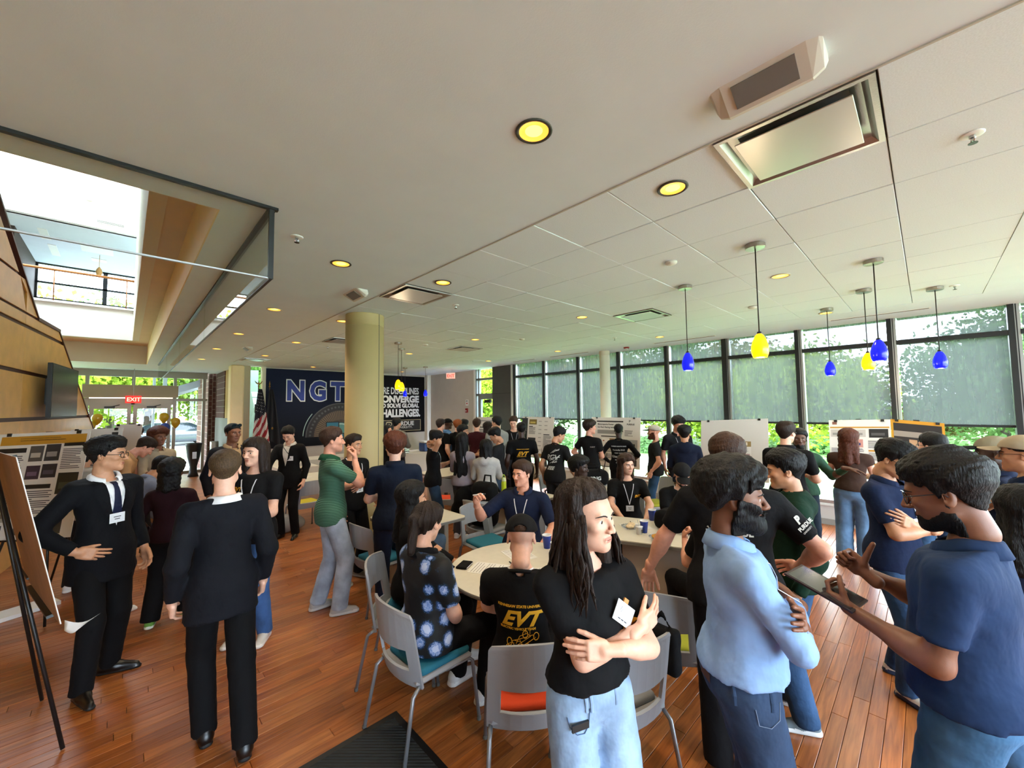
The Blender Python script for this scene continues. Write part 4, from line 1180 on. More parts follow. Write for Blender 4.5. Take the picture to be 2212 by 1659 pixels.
def hand_mesh(pose, lod):
    k = (pose, lod)
    if k in HANDS: return HANDS[k]
    cur, th = HANDP[pose]
    palm = [RBox((0, .048, 0), (.039, .046, .0125), .012), Cone((-.022, .028, -.005), (-.028, .060, -.005), .017, .013), Cone((.022, .02, -.003), (.028, .06, -.003), .014, .012), Cone((0, -.05, 0), (0, .018, 0), .027, .026)]
    base = [(-.029, .089), (-.0095, .095), (.0105, .091), (.029, .081)]
    lens = [(.044, .026, .021), (.048, .030, .022), (.044, .028, .021), (.034, .021, .018)]
    fing = []
    for i in range(4):
        p = A3(base[i][0], base[i][1] - .008, 0); a = 0.0
        spr = (-.09, -.02, .05, .12)[i] * (2.2 if pose == 'spread' else 1 if pose != 'fist' else .2)
        ch = []
        r = .0092 - .0006 * abs(i - 1)
        for j in range(3):
            a += math.radians(cur[i][j])
            d = A3(math.sin(spr) * math.cos(a), math.cos(spr) * math.cos(a), -math.sin(a))
            q = p + d * lens[i][j]
            ch.append(Cone(p, q, r, r * .93)); p = q; r *= .93
        fing.append(ch)
    p = A3(-.026, .022, -.005); d = unit(th[0]); tch = []
    r = .0135
    for j, L in enumerate((.040, .034, .027)):
        q = p + d * L
        tch.append(Cone(p, q, r, r * .88)); p = q; r *= .88
        d = unit(d + A3(.75, .12, -.35) * th[1] * (1 if j else .4))
    fing.append(tch)
    allp = palm + [c for ch in fing for c in ch]
    def f(P):
        d = palm[0](P)
        for q in palm[1:]: d = smin(d, q(P), .012)
        fd = None
        for ch in fing:
            e = ch[0](P)
            for q in ch[1:]: e = smin(e, q(P), .003)
            fd = e if fd is None else np.minimum(fd, e)
        return smin(d, fd, .006)
    lo, hi = bounds_of(allp, .01)
    V, F = skinned(f, lo, hi, HAND_H[lod])
    HANDS[k] = (V, F)
    return V, F

SHOES = {}
def shoe_mesh(style, lod):
    k = (style, lod)
    if k in SHOES: return SHOES[k]
    dress = style == 'dress'
    up = [Cone((0, -.055, .045), (0, .02, .040), .037, .036), Cone((0, .02, .040), (.004, .125 if not dress else .145, .026), .038, .029 if not dress else .022), Cone((0, -.045, .05), (0, -.035, .105), .036, .037)]
    bl = blend(up, .03)
    so = [Cone((0, -.06, .01), (.004, .125 if not dress else .15, .01), .043 if not dress else .036, .040 if not dress else .028)]
    def f(P):
        d = np.maximum(bl(P), .014 - P[:, 2])
        d = np.maximum(d, P[:, 2] - .10)
        s_ = np.maximum(np.maximum(so[0](P), P[:, 2] - (.032 if not dress else .020)), -P[:, 2])
        return np.minimum(d, s_)
    lo, hi = bounds_of(up + so, .02); lo[2] = -.02
    V, F = skinned(f, lo, hi, (.010, .014, .022)[lod])
    c = V[F].mean(1)
    mi = (c[:, 2] < (.031 if not dress else .019)).astype(int)
    SHOES[k] = (V, F, mi)
    return SHOES[k]

HAIR_H = (.0058, .0092, .0130)
def hair_parts(style, fem, seed):
    """returns (field, lo, hi) in head coordinates"""
    sk = skull_field(fem)
    xs = [-.14, -.10, -.07, -.045, -.02, .0, .012, .03, .06, .085, .12]
    def line(P, low, front):
        up = .022 if style in ('long', 'verylong') else 0
        zs = [low, low, low + .004, low + .03, .002, .002, -.012 + up, .030 + up, .052 + up * .8, front, front + .006]
        side = np.abs(P[:, 0])
        return np.interp(P[:, 1], xs, zs) - (.018 if not up else .004) * np.clip((side - .045) / .03, 0, 1) * (P[:, 1] > .04)
    def base(P, top, side, low=-.072, front=.064, k=.006):
        up = np.clip((P[:, 2] - .0) / .10, 0, 1)
        t = side + (top - side) * up ** .8
        above = P[:, 2] - line(P, low, front)
        lg = .12 if style in ('long', 'verylong') else .30
        t = t * (lg + (1 - lg) * np.clip(above / (.055 if lg > .2 else .085), 0, 1) ** .7)
        return smax(sk(P) - t, -above, k)
    lo, hi = A3(-.16, -.19, -.14), A3(.16, .17, .22)
    ex = []
    if style == 'crop':
        f = lambda P: base(P, .016 + .003 * wob(P, 200, seed), .006, -.055) + .0015 * wob(P, 330, seed + 1)
    elif style == 'fade':
        f = lambda P: base(P, .030 + .012 * np.clip(P[:, 1] * 8, -1, 1) + .005 * wob(P, 110, seed), .004, -.045, .058)
    elif style == 'short':
        f = lambda P: base(P, .032 + .007 * wob(P, 75, seed), .012, -.066, .060) + .006 * folds(P * A3(1, .5, 1), 230, seed + 3)
    elif style == 'messy':
        f = lambda P: base(P, .040 + .010 * wob(P, 60, seed), .014, -.066, .050) + .009 * folds(P * A3(1, .6, 1), 170, seed + 3)
    elif style == 'curly':
        f = lambda P: base(P, .048, .026, -.068, .052, .012) + .008 * wob(P, 150, seed, 5) + .004 * wob(P, 330, seed + 5)
    elif style == 'afro':
        f = lambda P: base(P, .056, .036, -.062, .052, .02) + .006 * wob(P, 170, seed, 5) + .003 * wob(P, 420, seed + 5)
    elif style in ('long', 'verylong', 'bob', 'curlylong', 'locs', 'pony', 'bun'):
        L = {'long': .30, 'verylong': .52, 'bob': .165, 'curlylong': .27, 'locs': .15, 'pony': .0, 'bun': .0}[style]
        curl = style in ('curlylong', 'locs')
        lo[2] = -L - .08; lo[1] = -.24
        prt = []
        if L:
            prt = [Cone((sg * .050, -.045, .0), (sg * (.062 + .02 * (L > .2)), -.055 - (.03 if L > .2 else 0), -L), .050, .040 if L < .2 else .034) for sg in (1, -1)]
            prt += [Cone((0, -.065, .0), (0, -.085 - (.03 if L > .2 else 0), -L - .01), .052, .045)]
            if style != 'locs':
                prt += [Cone((sg * .068, .010, .02), (sg * .080, .0 if style != 'long' else .03, -min(L, .24)), .026, .024) for sg in (1, -1)]
        if style == 'pony':
            prt = [Cone((0, -.10, .03), (0, -.135, .02), .035, .030), Cone((0, -.135, .02), (0, -.14, -.16), .034, .026)]
        if style == 'bun':
            prt = [Ell((0, -.115, .035), (.04, .036, .038))]
        bl = blend(prt, .03)
        def f(P):
            d = base(P, .026 if not curl else .042, .020 if not curl else .028, -.07, .070 if style in ('long', 'verylong') else .060 if style != 'bob' else .052, .010)
            d = smin(d, bl(P), .02)
            th = np.arctan2(P[:, 0], -P[:, 1] - .02)
            d0 = d
            if curl:
                d = d + .007 * wob(P, 140, seed, 5) + .004 * wob(P, 300, seed + 2)
            else:
                wv = .25 * np.sin(P[:, 2] * 22 + seed) + .15 * np.sin(P[:, 2] * 51)
                d = d + .0026 * np.sin(th * 26 + wv * 5 + seed) + .0016 * np.sin(th * 61 + wv * 9 + 1) + .004 * np.sin(th * 9 + P[:, 2] * 14)
                fade = np.clip((P[:, 2] - line(P, -.07, .070)) / .04, .0, 1) + (P[:, 1] < .0)
                d = d0 + (d - d0) * np.minimum(fade, 1)
            return d
        b = bounds_of(prt, .03)
        lo = np.minimum(lo, b[0]); hi = np.maximum(hi, b[1])
    else:
        return None
    return f, lo, hi

def beard_parts(seed, full):
    sk = head_field(False)
    def f(P):
        t = .010 if full else .0028
        d = sk(P) - t - (.004 * wob(P, 260, seed) if full else .0012 * wob(P, 300, seed))
        if full: d = smin(d, Ell((0, .068, -.105), (.040, .034, .034))(P) + .004 * wob(P, 260, seed), .02)
        y0 = np.interp(P[:, 2], [-.15, -.09, -.05, -.01, .02], [-.02, -.02, -.012, .002, .006])
        top = np.interp(np.abs(P[:, 0]), [0, .016, .024, .045, .062, .08], [-.050, -.050, -.060, -.050, -.022, .010] if full else [-.051, -.051, -.066, -.075, -.058, -.02])
        d = smax(d, P[:, 2] - top + .005 * wob(P, 190, seed + 4), .004)
        d = smax(d, y0 - P[:, 1] + .006 * wob(P, 150, seed + 9), .004)
        mouth = Ell((0, .095, -.065), (.021, .02, .0085))
        d = smax(d, -mouth(P), .003)
        return smax(d, -.135 - P[:, 2] - .25 * P[:, 1] * 0, .004)
    return f, A3(-.1, -.05, -.16), A3(.1, .15, .03)

ARM = {  # wrist in torso frame (x to the arm's own side), elbow hint, hand pose, finger direction, palm direction
    'down': ((.245, .045, -.055), (.25, -1, 0), 'relaxed', None, (-1, .1, 0)),
    'hip': ((.205, .075, .055), (1, -.55, .1), 'drape', (-.75, .55, -.35), (-.35, -.9, 0)),
    'pocket': ((.205, .085, -.02), (.8, -1, 0), 'relaxed', (-.1, .35, -1), (-1, 0, 0)),
    'over': ((-.030, .225, .215), (1, .05, -.9), 'drape', (-1, -.22, .05), (.15, -1, -.25)),
    'under': ((-.085, .170, .245), (1, .05, -.9), 'drape', (-.9, -.12, .38), (.1, -1, .0)),
    'hold': ((.085, .30, .20), (.7, -.35, -1), 'grip', (-.3, 1, .35), (-.7, .2, .6)),
    'phone': ((.06, .27, .27), (.7, -.2, -1), 'grip', (-.25, .9, .5), (-.5, -.2, .8)),
    'chin': ((.055, .205, .47), (.45, .5, -1), 'pinch', (-.35, .1, 1), (-.2, -1, .1)),
    'belly': ((-.02, .205, .13), (.8, -.2, -.6), 'drape', (-1, .1, .05), (0, -1, 0)),
    'table': ((.13, .36, .10), (.9, -.2, -.5), 'flat', (-.45, .9, -.12), (0, -.1, -1)),
    'write': ((.06, .36, .11), (.9, -.2, -.5), 'pinch', (-.5, .8, -.25), (-.4, 0, -1)),
    'lap': ((.07, .20, .0), (.9, -.4, -.3), 'drape', (-.7, .7, -.2), (0, -.3, -1)),
    'back': ((.11, -.14, .08), (1, -.3, .2), 'relaxed', (-.9, -.2, -.3), (0, 1, 0)),
    'behindhead': ((.11, .02, .60), (.9, .35, .7), 'grip', (-.6, -.6, .6), (-.4, -.6, -.4)),
    'raise': ((.34, .36, .47), (.5, -.3, -1), 'pinch', (-.25, .5, .8), (-.6, .6, .2)),
    'point': ((.30, .42, .38), (.6, -.2, -1), 'flat', (-.1, 1, .25), (-.4, .1, -1)),
}

def ribbon(mb, pts, w, nrm, mi=0):
    pts = [np.array(p) for p in pts]
    vs, fs = [], []
    for i, p in enumerate(pts):
        d = unit(pts[min(i + 1, len(pts) - 1)] - pts[max(i - 1, 0)])
        sd = unit(np.cross(d, nrm[i])) * w / 2
        vs += [p - sd, p + sd, p + sd - nrm[i] * .0012, p - sd - nrm[i] * .0012]
    for i in range(len(pts) - 1):
        for j in range(4):
            q = (j + 1) % 4
            fs.append((i * 4 + j, i * 4 + q, i * 4 + 4 + q, i * 4 + 4 + j))
    mb.add(vs, fs, mi)

def subdivide_poly(V, F, maxe):
    bm = bmesh.new()
    vs = [bm.verts.new(v) for v in V]
    for f in F:
        try: bm.faces.new([vs[i] for i in f])
        except ValueError: pass
    for _ in range(5):
        es = [e for e in bm.edges if e.calc_length() > maxe]
        if not es: break
        bmesh.ops.subdivide_edges(bm, edges=es, cuts=1)
        bmesh.ops.triangulate(bm, faces=[f for f in bm.faces if len(f.verts) > 4])
    bm.verts.index_update()
    V2 = np.array([v.co[:] for v in bm.verts]); F2 = [tuple(v.index for v in f.verts) for f in bm.faces]
    bm.free()
    return V2, F2

class Person:
    def __init__(P, label, x, y, yaw, h=1.75, z=0, skin='fair', hair=('short', 'brown'), top=('tee', '#0d0d0f'), legs=('jeans', '#3d4f66', .0),
                 shoes=('sneaker', '#dedede', '#f0f0ee'), lean=0, roll=0, twist=0, head=(0, 0, 0), R='down', L='down', feet=None, sit=None,
                 w=1.0, belly=0.0, fem=False, lod=1, seed=1, beard=None, glasses=None, cap=None, lanyard=None, badge=None, hs=1.0, nolegs=False):
        P.seed, P.lod, P.w, P.s = seed, lod, w, h / 1.75
        s = P.s
        rad = math.radians
        P.root = thing('person', label, 'person', (x, y, z), yaw)
        P.W = lambda p: rz_(yaw) @ np.array(p, float) + A3(x, y, z)
        P.WR = rz_(yaw)
        P.skin, P.fem, P.capped = skin, fem, cap is not None
        # ---- skeleton (local: +Y ahead, +X the person's right)
        pel = A3(0, 0, .95) if sit is None else A3(0, sit[1] if len(sit) > 1 else 0, sit[0] / s)
        Rt = rz_(rad(twist)) @ rx(-rad(lean)) @ ry(rad(roll))
        P.Rt, P.pel = Rt, pel
        T = lambda *p: (pel + Rt @ A3(*p)) * s
        P.T = T
        P.D = lambda *p: unit(Rt @ A3(*p))
        Rh = rz_(rad(head[0])) @ rx(-rad(head[1])) @ ry(rad(head[2]))
        nb = T(0, -.005, .535)
        hs = hs * (s ** .35)
        P.hc = nb + (.45 * P.D(0, .06, 1) + .55 * (Rh @ unit(A3(0, .10, 1)))) * .145 * hs
        P.Rh, P.hs = Rh, hs
        sw = .178 * w
        P.arm = {}
        l1, l2 = .285 * s, .25 * s
        for nm, sg, sp in (('R', 1, R), ('L', -1, L)):
            q = ARM[sp] if isinstance(sp, str) else tuple(sp) + (None,) * (5 - len(sp))
            if isinstance(q[0], str): b_ = ARM[q[0]]; q = (b_[0] if q[1] is None else q[1],) + tuple(q[i + 1] if i + 1 < len(q) and q[i + 1] is not None else b_[i] for i in range(1, 5))
            mir = A3(sg, 1, 1)
            sh = T(sg * sw, -.005, .438)
            wr = T(*(A3(*q[0]) * mir * A3(w if sp not in ('raise',) else 1, 1, 1)))
            el, wr = ik(sh, wr, l1, l2, Rt @ (A3(*q[1]) * mir))
            fd = unit(wr - el) if q[3] is None else P.D(*(A3(*q[3]) * mir))
            pd = P.D(*(A3(*(q[4] or (-1, 0, 0))) * mir))
            P.arm[nm] = (sh, el, wr, fd, pd, q[2] or 'relaxed', sg)
        P.leg = {}
        fpos = feet or [((.11, .0), 10), ((-.11, .0), -10)]
        for nm, sg, (fp, fa) in (('R', 1, fpos[0]), ('L', -1, fpos[1])):
            hip = T(0, 0, 0) * 0 + (pel + rz_(rad(twist) * .6) @ A3(sg * .092 * w, 0, -.03)) * s
            an = A3(fp[0], fp[1], .085) * s
            kn, an = ik(hip, an, .43 * s, .425 * s, A3(sg * .15 + math.sin(-rad(fa)) * .5, 1, .15))
            P.leg[nm] = (hip, kn, an, fa, sg)
        P.torso = [Ell(T(0, -.005, .0), A3(.158 * w, .118 + belly * .5, .13) * s, Rt), Ell(T(0, .008 + belly * .6, .15), A3(.140 * w, .100 + belly, .16) * s, Rt),
                   Ell(T(0, .004 + belly * .2, .34), A3(.156 * w, .108 + belly * .4, .17) * s, Rt), Cone(T(-.130 * w, -.012, .432), T(.130 * w, -.012, .432), .060 * s, .060 * s)]
        P.torso += [Cone(T(0, -.022, .515), T(sg * .115 * w, -.018, .452), .046 * s, .044 * s) for sg in (1, -1)]
        if fem: P.torso.append(Ell(T(0, .060, .29), A3(.115 * w, .075, .075) * s, Rt))
        P.sit, P.belly = sit, belly
        P._body(lod)
        if not nolegs: P._legs(legs, shoes, lod)
        P._top(top, lod)
        P._hair(hair, lod)
        if beard:
            f, lo, hi = beard_parts(seed, beard[0] == 'full')
            P.on_head('beard', f, lo, hi, HAIR_H[lod], [hair_m(beard[1])])
        if glasses: P._glasses(glasses)
        if cap: P._cap(cap, lod)
        if lanyard is not None: P._lanyard(lanyard, badge)

    def obj(P, name, V, F, mats, mi=None, par=None):
        o = link(name, fast_mesh(name, V, F, mats, mi), par or P.root)
        return o
    def on_head(P, name, f, lo, hi, h, mats):
        V, F = skinned(f, lo, hi, h)
        if not len(V): return None
        return P.obj(name, (V * P.hs) @ P.Rh.T + P.hc, F, mats)

    def _body(P, lod):
        s, h = P.s, (.0085, .012, .02)[lod]
        Vs, Fs, Ms, n = [], [], [], 0
        def put(V, F, mi=None):
            nonlocal n
            if not len(V): return
            Vs.append(V); Fs.append(F + n); Ms.append(np.zeros(len(F), int) if mi is None else mi); n += len(V)
        V, F, mi = head_mesh(P.fem, lod)
        put((V * P.hs) @ P.Rh.T + P.hc, F, mi)
        tk = .9 if P.fem else 1.0
        for nm in 'RL':
            sh, el, wr, fd, pd, pose, sg = P.arm[nm]
            fa = el + (wr - el) * .28
            pr = [Cone(sh, el, .048 * s * tk * min(P.w, 1.15), .039 * s * tk), Cone(el, wr, .040 * s * tk, .0275 * s * tk), Ell(fa, A3(.043, .043, .075) * s * tk, P._frame(wr - el))]
            lo, hi = bounds_of(pr, .03)
            V, F = skinned(blend(pr, .03), lo, hi, h)
            put(V, F)
            V, F = hand_mesh(pose, lod)
            X = np.cross(fd, -pd); X = unit(X); Z = np.cross(X, fd)
            k = s * (.92 if P.fem else 1.0)
            Q = V * k * A3(sg, 1, 1)
            if sg < 0: F = F[:, ::-1]
            M = np.stack([X, fd, Z], 1)
            if sg < 0: pass
            put(Q @ M.T + wr + fd * .012 * s, F)
            P.arm[nm] += ((wr + fd * .07 * s), M)
        # trunk and legs under the clothes, and the neck down into the collar
        pr = [Ell(e.c, e.r * .88, e.R) if isinstance(e, Ell) else Cone(e.a, e.b, e.ra * .72, e.rb * .72) for e in P.torso]
        pr += [Cone(P.T(0, -.006, .44), P.hc + P.Rh @ A3(0, -.03, -.10) * P.hs, .050 * s * tk, .051 * s * tk)]
        for nm in 'RL':
            hip, kn, an, fa, sg = P.leg[nm]
            pr += [Cone(hip, kn, .072 * s, .05 * s), Cone(kn, an, .046 * s, .034 * s)]
        lo, hi = bounds_of(pr, .04)
        V, F = skinned(blend(pr, .04), lo, hi, (.03, .038, .05)[lod])
        put(V, F)
        t = P.skin
        mats = [skin_m(t), lip_m(t), mat('brow_dark', '#17110e', .8), mat('eye_white', '#d8d2cc', .25), mat('iris_brown', '#33211a', .2), mat('pupil', '#050505', .15), mat('mouth_line', '#3a1a18', .6)]
        P.obj('body', np.concatenate(Vs), np.concatenate(Fs), mats, np.concatenate(Ms))

    def _frame(P, d):
        d = unit(d); a = unit(np.cross(d, (0, 0, 1.)) if abs(d[2]) < .9 else np.cross(d, (1., 0, 0)))
        return np.stack([a, np.cross(d, a), d], 1)

    def _legs(P, legs, shoes, lod):
        s, kind, col, loose = P.s, legs[0], legs[1], legs[2] if len(legs) > 2 else 0
        w = P.w
        T = P.T
        hips = [Ell(T(0, -.006, -.005), A3(.170 * w, .128 + P.belly * .5, .135) * s, P.Rt)]
        out = []
        for nm in 'RL':
            hip, kn, an, fa, sg = P.leg[nm]
            ra, rk, rc = (.092 * w + loose * .3) * s, (.066 + loose * .7) * s, (.052 + loose) * s
            end = an + unit(kn - an) * (-.035 if kind != 'shorts' else .30) * s
            a1, a2 = Cone(hip, kn, ra, rk), Cone(kn, end + unit(an - kn) * .05 * s, rk, rc)
            up = unit(kn - an)
            cut = plane(end, -up * .8 + A3(0, 0, -.25)) if P.sit is None else plane(end, -up)
            out.append((a1, a2, cut))
        allp = hips + [q for o in out for q in o[:2]]
        bp = plane(T(0, 0, .095), P.Rt @ A3(0, 0, 1))
        sd = P.seed
        amp = .006 if kind == 'jeans' else .004
        def f(Q):
            d = hips[0](Q)
            for a1, a2, cut in out:
                e = smin(a1(Q), a2(Q), .014)
                e = smax(e, cut(Q), .008)
                d = smin(d, e, .025)
            d = np.maximum(d, bp(Q))
            return d + amp * folds(Q, 42, sd + 11) + (amp * .8) * folds(Q * A3(1, 1, 2.2), 60, sd + 17) * np.clip(1.0 - Q[:, 2] / (.55 * s), 0, 1)
        lo, hi = bounds_of(allp, .03)
        V, F = skinned(f, lo, hi, (.0135, .019, .03)[lod])
        m = denim(col) if kind == 'jeans' else cloth(col)
        P.pants = f
        P.obj('jeans' if kind == 'jeans' else 'trousers', V, F, [m])
        V, F, mi = shoe_mesh('dress' if shoes[0] == 'dress' else 'sneaker', lod)
        ms = [mat('shoe_' + shoes[1].strip('#'), shoes[1], .35 if shoes[0] == 'dress' else .7), mat('sole_' + shoes[2].strip('#'), shoes[2], .7)]
        for nm in 'RL':
            hip, kn, an, fa, sg = P.leg[nm]
            M = rz_(math.radians(-fa))
            o = A3(an[0], an[1], an[2] - .085 * s)
            P.obj('shoe', (V * s * 1.0 + A3(0, .012, 0)) @ M.T + o, F, ms, mi)

    def _top(P, top, lod):
        s, kind, col = P.s, top[0], top[1]
        T, Rt, w = P.T, P.Rt, P.w
        o = dict(top[2]) if len(top) > 2 else {}
        longs = not o.get('short') and kind in ('long', 'sweater', 'hoodie', 'suit', 'shirt', 'jersey', 'windbreaker')
        puff = {'suit': .018, 'hoodie': .024, 'sweater': .018, 'windbreaker': .024}.get(kind, .013) + o.get('puff', 0)
        hem = o.get('hem', {'suit': -.19, 'hoodie': -.06, 'sweater': -.05, 'polo': -.10, 'shirt': -.09}.get(kind, -.10))
        if P.sit: hem = max(hem, -.07)
        pr = [Ell(e.c, e.r + puff * s, e.R) if isinstance(e, Ell) else Cone(e.a, e.b, e.ra + puff * s * .8, e.rb + puff * s * .8) for e in P.torso]
        wx, wy = (.160 * w + puff + .008), (.110 + P.belly * .75 + puff + .006)
        if kind == 'suit': pr.append(Cone(T(-.168 * w, -.012, .452), T(.168 * w, -.012, .452), .066 * s, .066 * s))
        if kind in ('hoodie', 'windbreaker'): pr += [Ell(T(0, -.095, .475), A3(.115, .060, .085) * s, Rt @ rx(-.5)), Cone(T(-.075, -.04, .50), T(-.05, .055, .455), .030 * s, .022 * s), Cone(T(.075, -.04, .50), T(.05, .055, .455), .030 * s, .022 * s)]
        sl = []
        fr = o.get('sleeve', {'tee': .66, 'polo': .74, 'cap': .28}.get(kind, .66))
        for nm in 'RL':
            sh, el, wr = P.arm[nm][:3]
            if longs:
                r0, r1, r2 = (.066, .058, .042) if kind in ('suit', 'hoodie', 'windbreaker') else (.060, .052, .037)
                sl.append(([Cone(sh, el, r0 * s, r1 * s), Cone(el, wr, r1 * s, r2 * s)], plane(wr - unit(wr - el) * .012 * s, wr - el)))
            else:
                e = sh + (el - sh) * fr
                g = o.get('flare', .0)
                sl.append(([Cone(sh, e + (el - sh) * .06, (.063 + puff * .3) * s, (.060 + g) * s)], plane(e, el - sh)))
        base = blend(pr, .045)
        qp, qn = T(0, 0, .0), None
        seed, amp = P.seed, o.get('amp', .0045)
        neckc = Cone(T(0, -.012, .47), P.hc + P.Rh @ A3(0, -.03, -.10) * P.hs, (.062 if kind != 'hoodie' else .072) * s, .062 * s)
        cutn = plane(T(0, .0, o.get('neck', .508)), Rt @ A3(0, o.get('nslope', .30), 1))
        belly = P.belly
        def f(Q):
            d = base(Q)
            L = (Q / s - P.pel) @ Rt
            yc = belly * .45 - .003
            fl = 1.0 + .10 * np.clip(-L[:, 2] / .2, -.3, 1)
            sk = (np.sqrt((L[:, 0] / (wx * fl)) ** 2 + ((L[:, 1] - yc) / (wy * fl)) ** 2) - 1) * wy * s
            sk = smax(sk, (L[:, 2] - .10) * s, .09)
            d = smin(d, sk, .07)
            d = smax(d, (hem + .012 * np.sin(L[:, 0] * 9 + seed) - L[:, 2]) * s, .006)
            for q, cut in sl:
                e = q[0](Q)
                if len(q) > 1: e = smin(e, q[1](Q), .022)
                e = smax(e, cut(Q), .006)
                d = smin(d, e, .030 if len(q) == 1 else .018)
            if kind not in ('hoodie', 'windbreaker'):
                d = smax(d, cutn(Q), .006)
            d = np.maximum(d, -neckc(Q))
            fz = folds(Q, 34, seed + 3) + .7 * folds(Q * A3(1, 1, 1.8), 62, seed + 7)
            return d + amp * fz
        lo, hi = bounds_of(pr + [c for q, _ in sl for c in q], .05)
        lo = np.minimum(lo, np.min([T(sx * wx * 1.15, sy * (wy * 1.15 + belly), hem - .02) for sx in (-1, 1) for sy in (-1, 1)], axis=0) - .02)
        hi = np.maximum(hi, np.max([T(sx * wx * 1.15, sy * (wy * 1.15 + belly), hem) for sx in (-1, 1) for sy in (-1, 1)], axis=0) + .02)
        V, F = skinned(f, lo, hi, (.0118, .0168, .026)[lod])
        P.topf = f
        name = {'tee': 't_shirt', 'polo': 'polo_shirt', 'suit': 'suit_jacket', 'hoodie': 'hoodie', 'sweater': 'sweater', 'shirt': 'shirt', 'jersey': 'jersey', 'windbreaker': 'windbreaker', 'cap': 'blouse', 'long': 'shirt'}[kind]
        P.garment = P.obj(name, V, F, [o['mat'] if 'mat' in o else cloth(col)])
        cc = o.get('collar')
        if cc or kind in ('polo', 'shirt'):
            P._collar(cc or col, o.get('open', .35))
        if kind == 'suit': P._suit(col, o)
        if kind in ('tee', 'sweater', 'jersey', 'cap'): P._band(col)

    def surf(P, u, v, front=True, off=.004):
        """points (u, v) of the torso plane carried onto the garment"""
        u, v = np.atleast_1d(u).astype(float), np.atleast_1d(v).astype(float)
        sg = 1 if front else -1
        o = np.stack([P.T(a, sg * .42, b) for a, b in zip(u, v)])
        d = np.repeat((P.Rt @ A3(0, -sg, 0))[None], len(o), 0)
        p = trace(P.topf, o, d)
        bad = np.abs(P.topf(p)) > .02
        if bad.any():
            q = o + d * (.42 - .062) * P.s
            p[bad] = q[bad]
        return p - d * off

    def decal(P, name, V2, F, m, front=True, off=.004, par=None, maxe=.02):
        V, F = subdivide_poly(np.c_[V2[:, 0], V2[:, 1], np.zeros(len(V2))], F, maxe)
        p = P.surf(V[:, 0], V[:, 1], front, off)
        mb = MB(); mb.add(p, F)
        return mb.build(name, m, par or P.garment, smooth=False)

    def print_(P, s_, size, u, v, m, front=False, align='CENTER', name='print', bold=.0, off=.004, **k):
        V, F = text_mesh(s_, size, bold, 0, align, **k)
        if not len(V): return
        V = V.copy()
        if front: V[:, 0] = -V[:, 0]        # seen from ahead, the person's right is at the viewer's left
        V[:, 0] += u; V[:, 1] += v
        return P.decal(name, V[:, :2], F, m, front, off)

    def poly(P, pts, m, front=True, off=.006, name='panel', maxe=.02):
        return P.decal(name, np.array(pts, float), [tuple(range(len(pts)))], m, front, off, maxe=maxe)

    def _collar(P, col, open_, k=1.0):
        n = 22
        s = P.s
        top = P.hc + P.Rh @ A3(0, -.03, -.10) * P.hs
        b = P.T(0, -.014, .500); ax = unit(.6 * P.D(0, .12, 1) + .4 * unit(top - b))
        X = P.D(1, 0, 0); Y = unit(np.cross(ax, X)); X = np.cross(Y, ax)
        g = []
        for r_, z_, dz in ((.064, .044, 0), (.070, .050, 0), (.084, .042, .0), (.102, .010, -.014)):
            row = []
            for i in range(n):
                t = -math.pi / 2 * 0 + open_ + (2 * math.pi - 2 * open_) * i / (n - 1)
                fr = math.cos(t)          # 1 ahead
                row.append(b + (X * math.sin(t) * r_ + Y * math.cos(t) * r_ * 1.05) * s + ax * (z_ * k - .035 * max(fr, 0) + dz * (1 + max(fr, 0) * 1.6)) * s)
            g.append(row)
        mb = MB(); mb.sheet(g, .004)
        mb.build('collar', cloth(col), P.garment, smooth=True)

    def _band(P, col):
        s = P.s; top = P.hc + P.Rh @ A3(0, -.03, -.10) * P.hs
        b = P.T(0, -.010, .497); ax = P.D(0, .34, 1)
        X = P.D(1, 0, 0); Y = unit(np.cross(ax, X))
        mb = MB(); mb.tube([b + (X * math.sin(t) * .079 + Y * math.cos(t) * .086) * s + ax * .012 * s * math.cos(t * 1) * -.4 for t in np.linspace(0, 2 * math.pi, 25)], .0105 * s, 7)
        mb.build('neckband', cloth(col), P.garment, smooth=True)

    def _suit(P, col, o):
        if not o.get('front'):
            P._collar(o.get('shirt', '#e8e8ea'), .5, .62)
            return
        sh = cloth(o.get('shirt', '#e8e8ea'), .6)
        P.poly([(-.070, .505), (0, .53), (.070, .505), (.030, .30), (0, .18), (-.030, .30)], sh, name='dress_shirt', off=.004)
        lap = cloth(col)
        for sg in (1, -1):
            P.poly([(sg * .055, .515), (sg * .098, .50), (sg * .125, .42), (sg * .108, .395), (sg * .105, .37), (sg * .012, .15), (sg * .002, .17), (sg * .042, .34)][::sg], lap, name='lapel', off=.010)
        if o.get('tie'):
            P.poly([(-.020, .488), (.020, .488), (.014, .462), (.030, .25), (0, .21), (-.030, .25), (-.014, .462)], cloth(o['tie'], .5), name='tie', off=.009)
        P._collar(o.get('shirt', '#e8e8ea'), .45)

    def _hair(P, hair, lod):
        if hair is None: return
        st = hair[0]
        q = hair_parts(st, P.fem, P.seed * 7 + 1)
        if q is None: return
        fh = q[0] if not P.capped else (lambda Q: smax(q[0](Q), np.maximum(Q[:, 2] - .062, Ell((0, -.010, .030), (.094, .114, .100))(Q) * (Q[:, 2] > .03)), .004))
        P.on_head('hair', fh, q[1], q[2], HAIR_H[lod] * (1.15 if st in ('verylong', 'long') else 1), [hair_m(hair[1])])

    def hpt(P, *p): return P.hc + P.Rh @ (A3(*p) * P.hs)

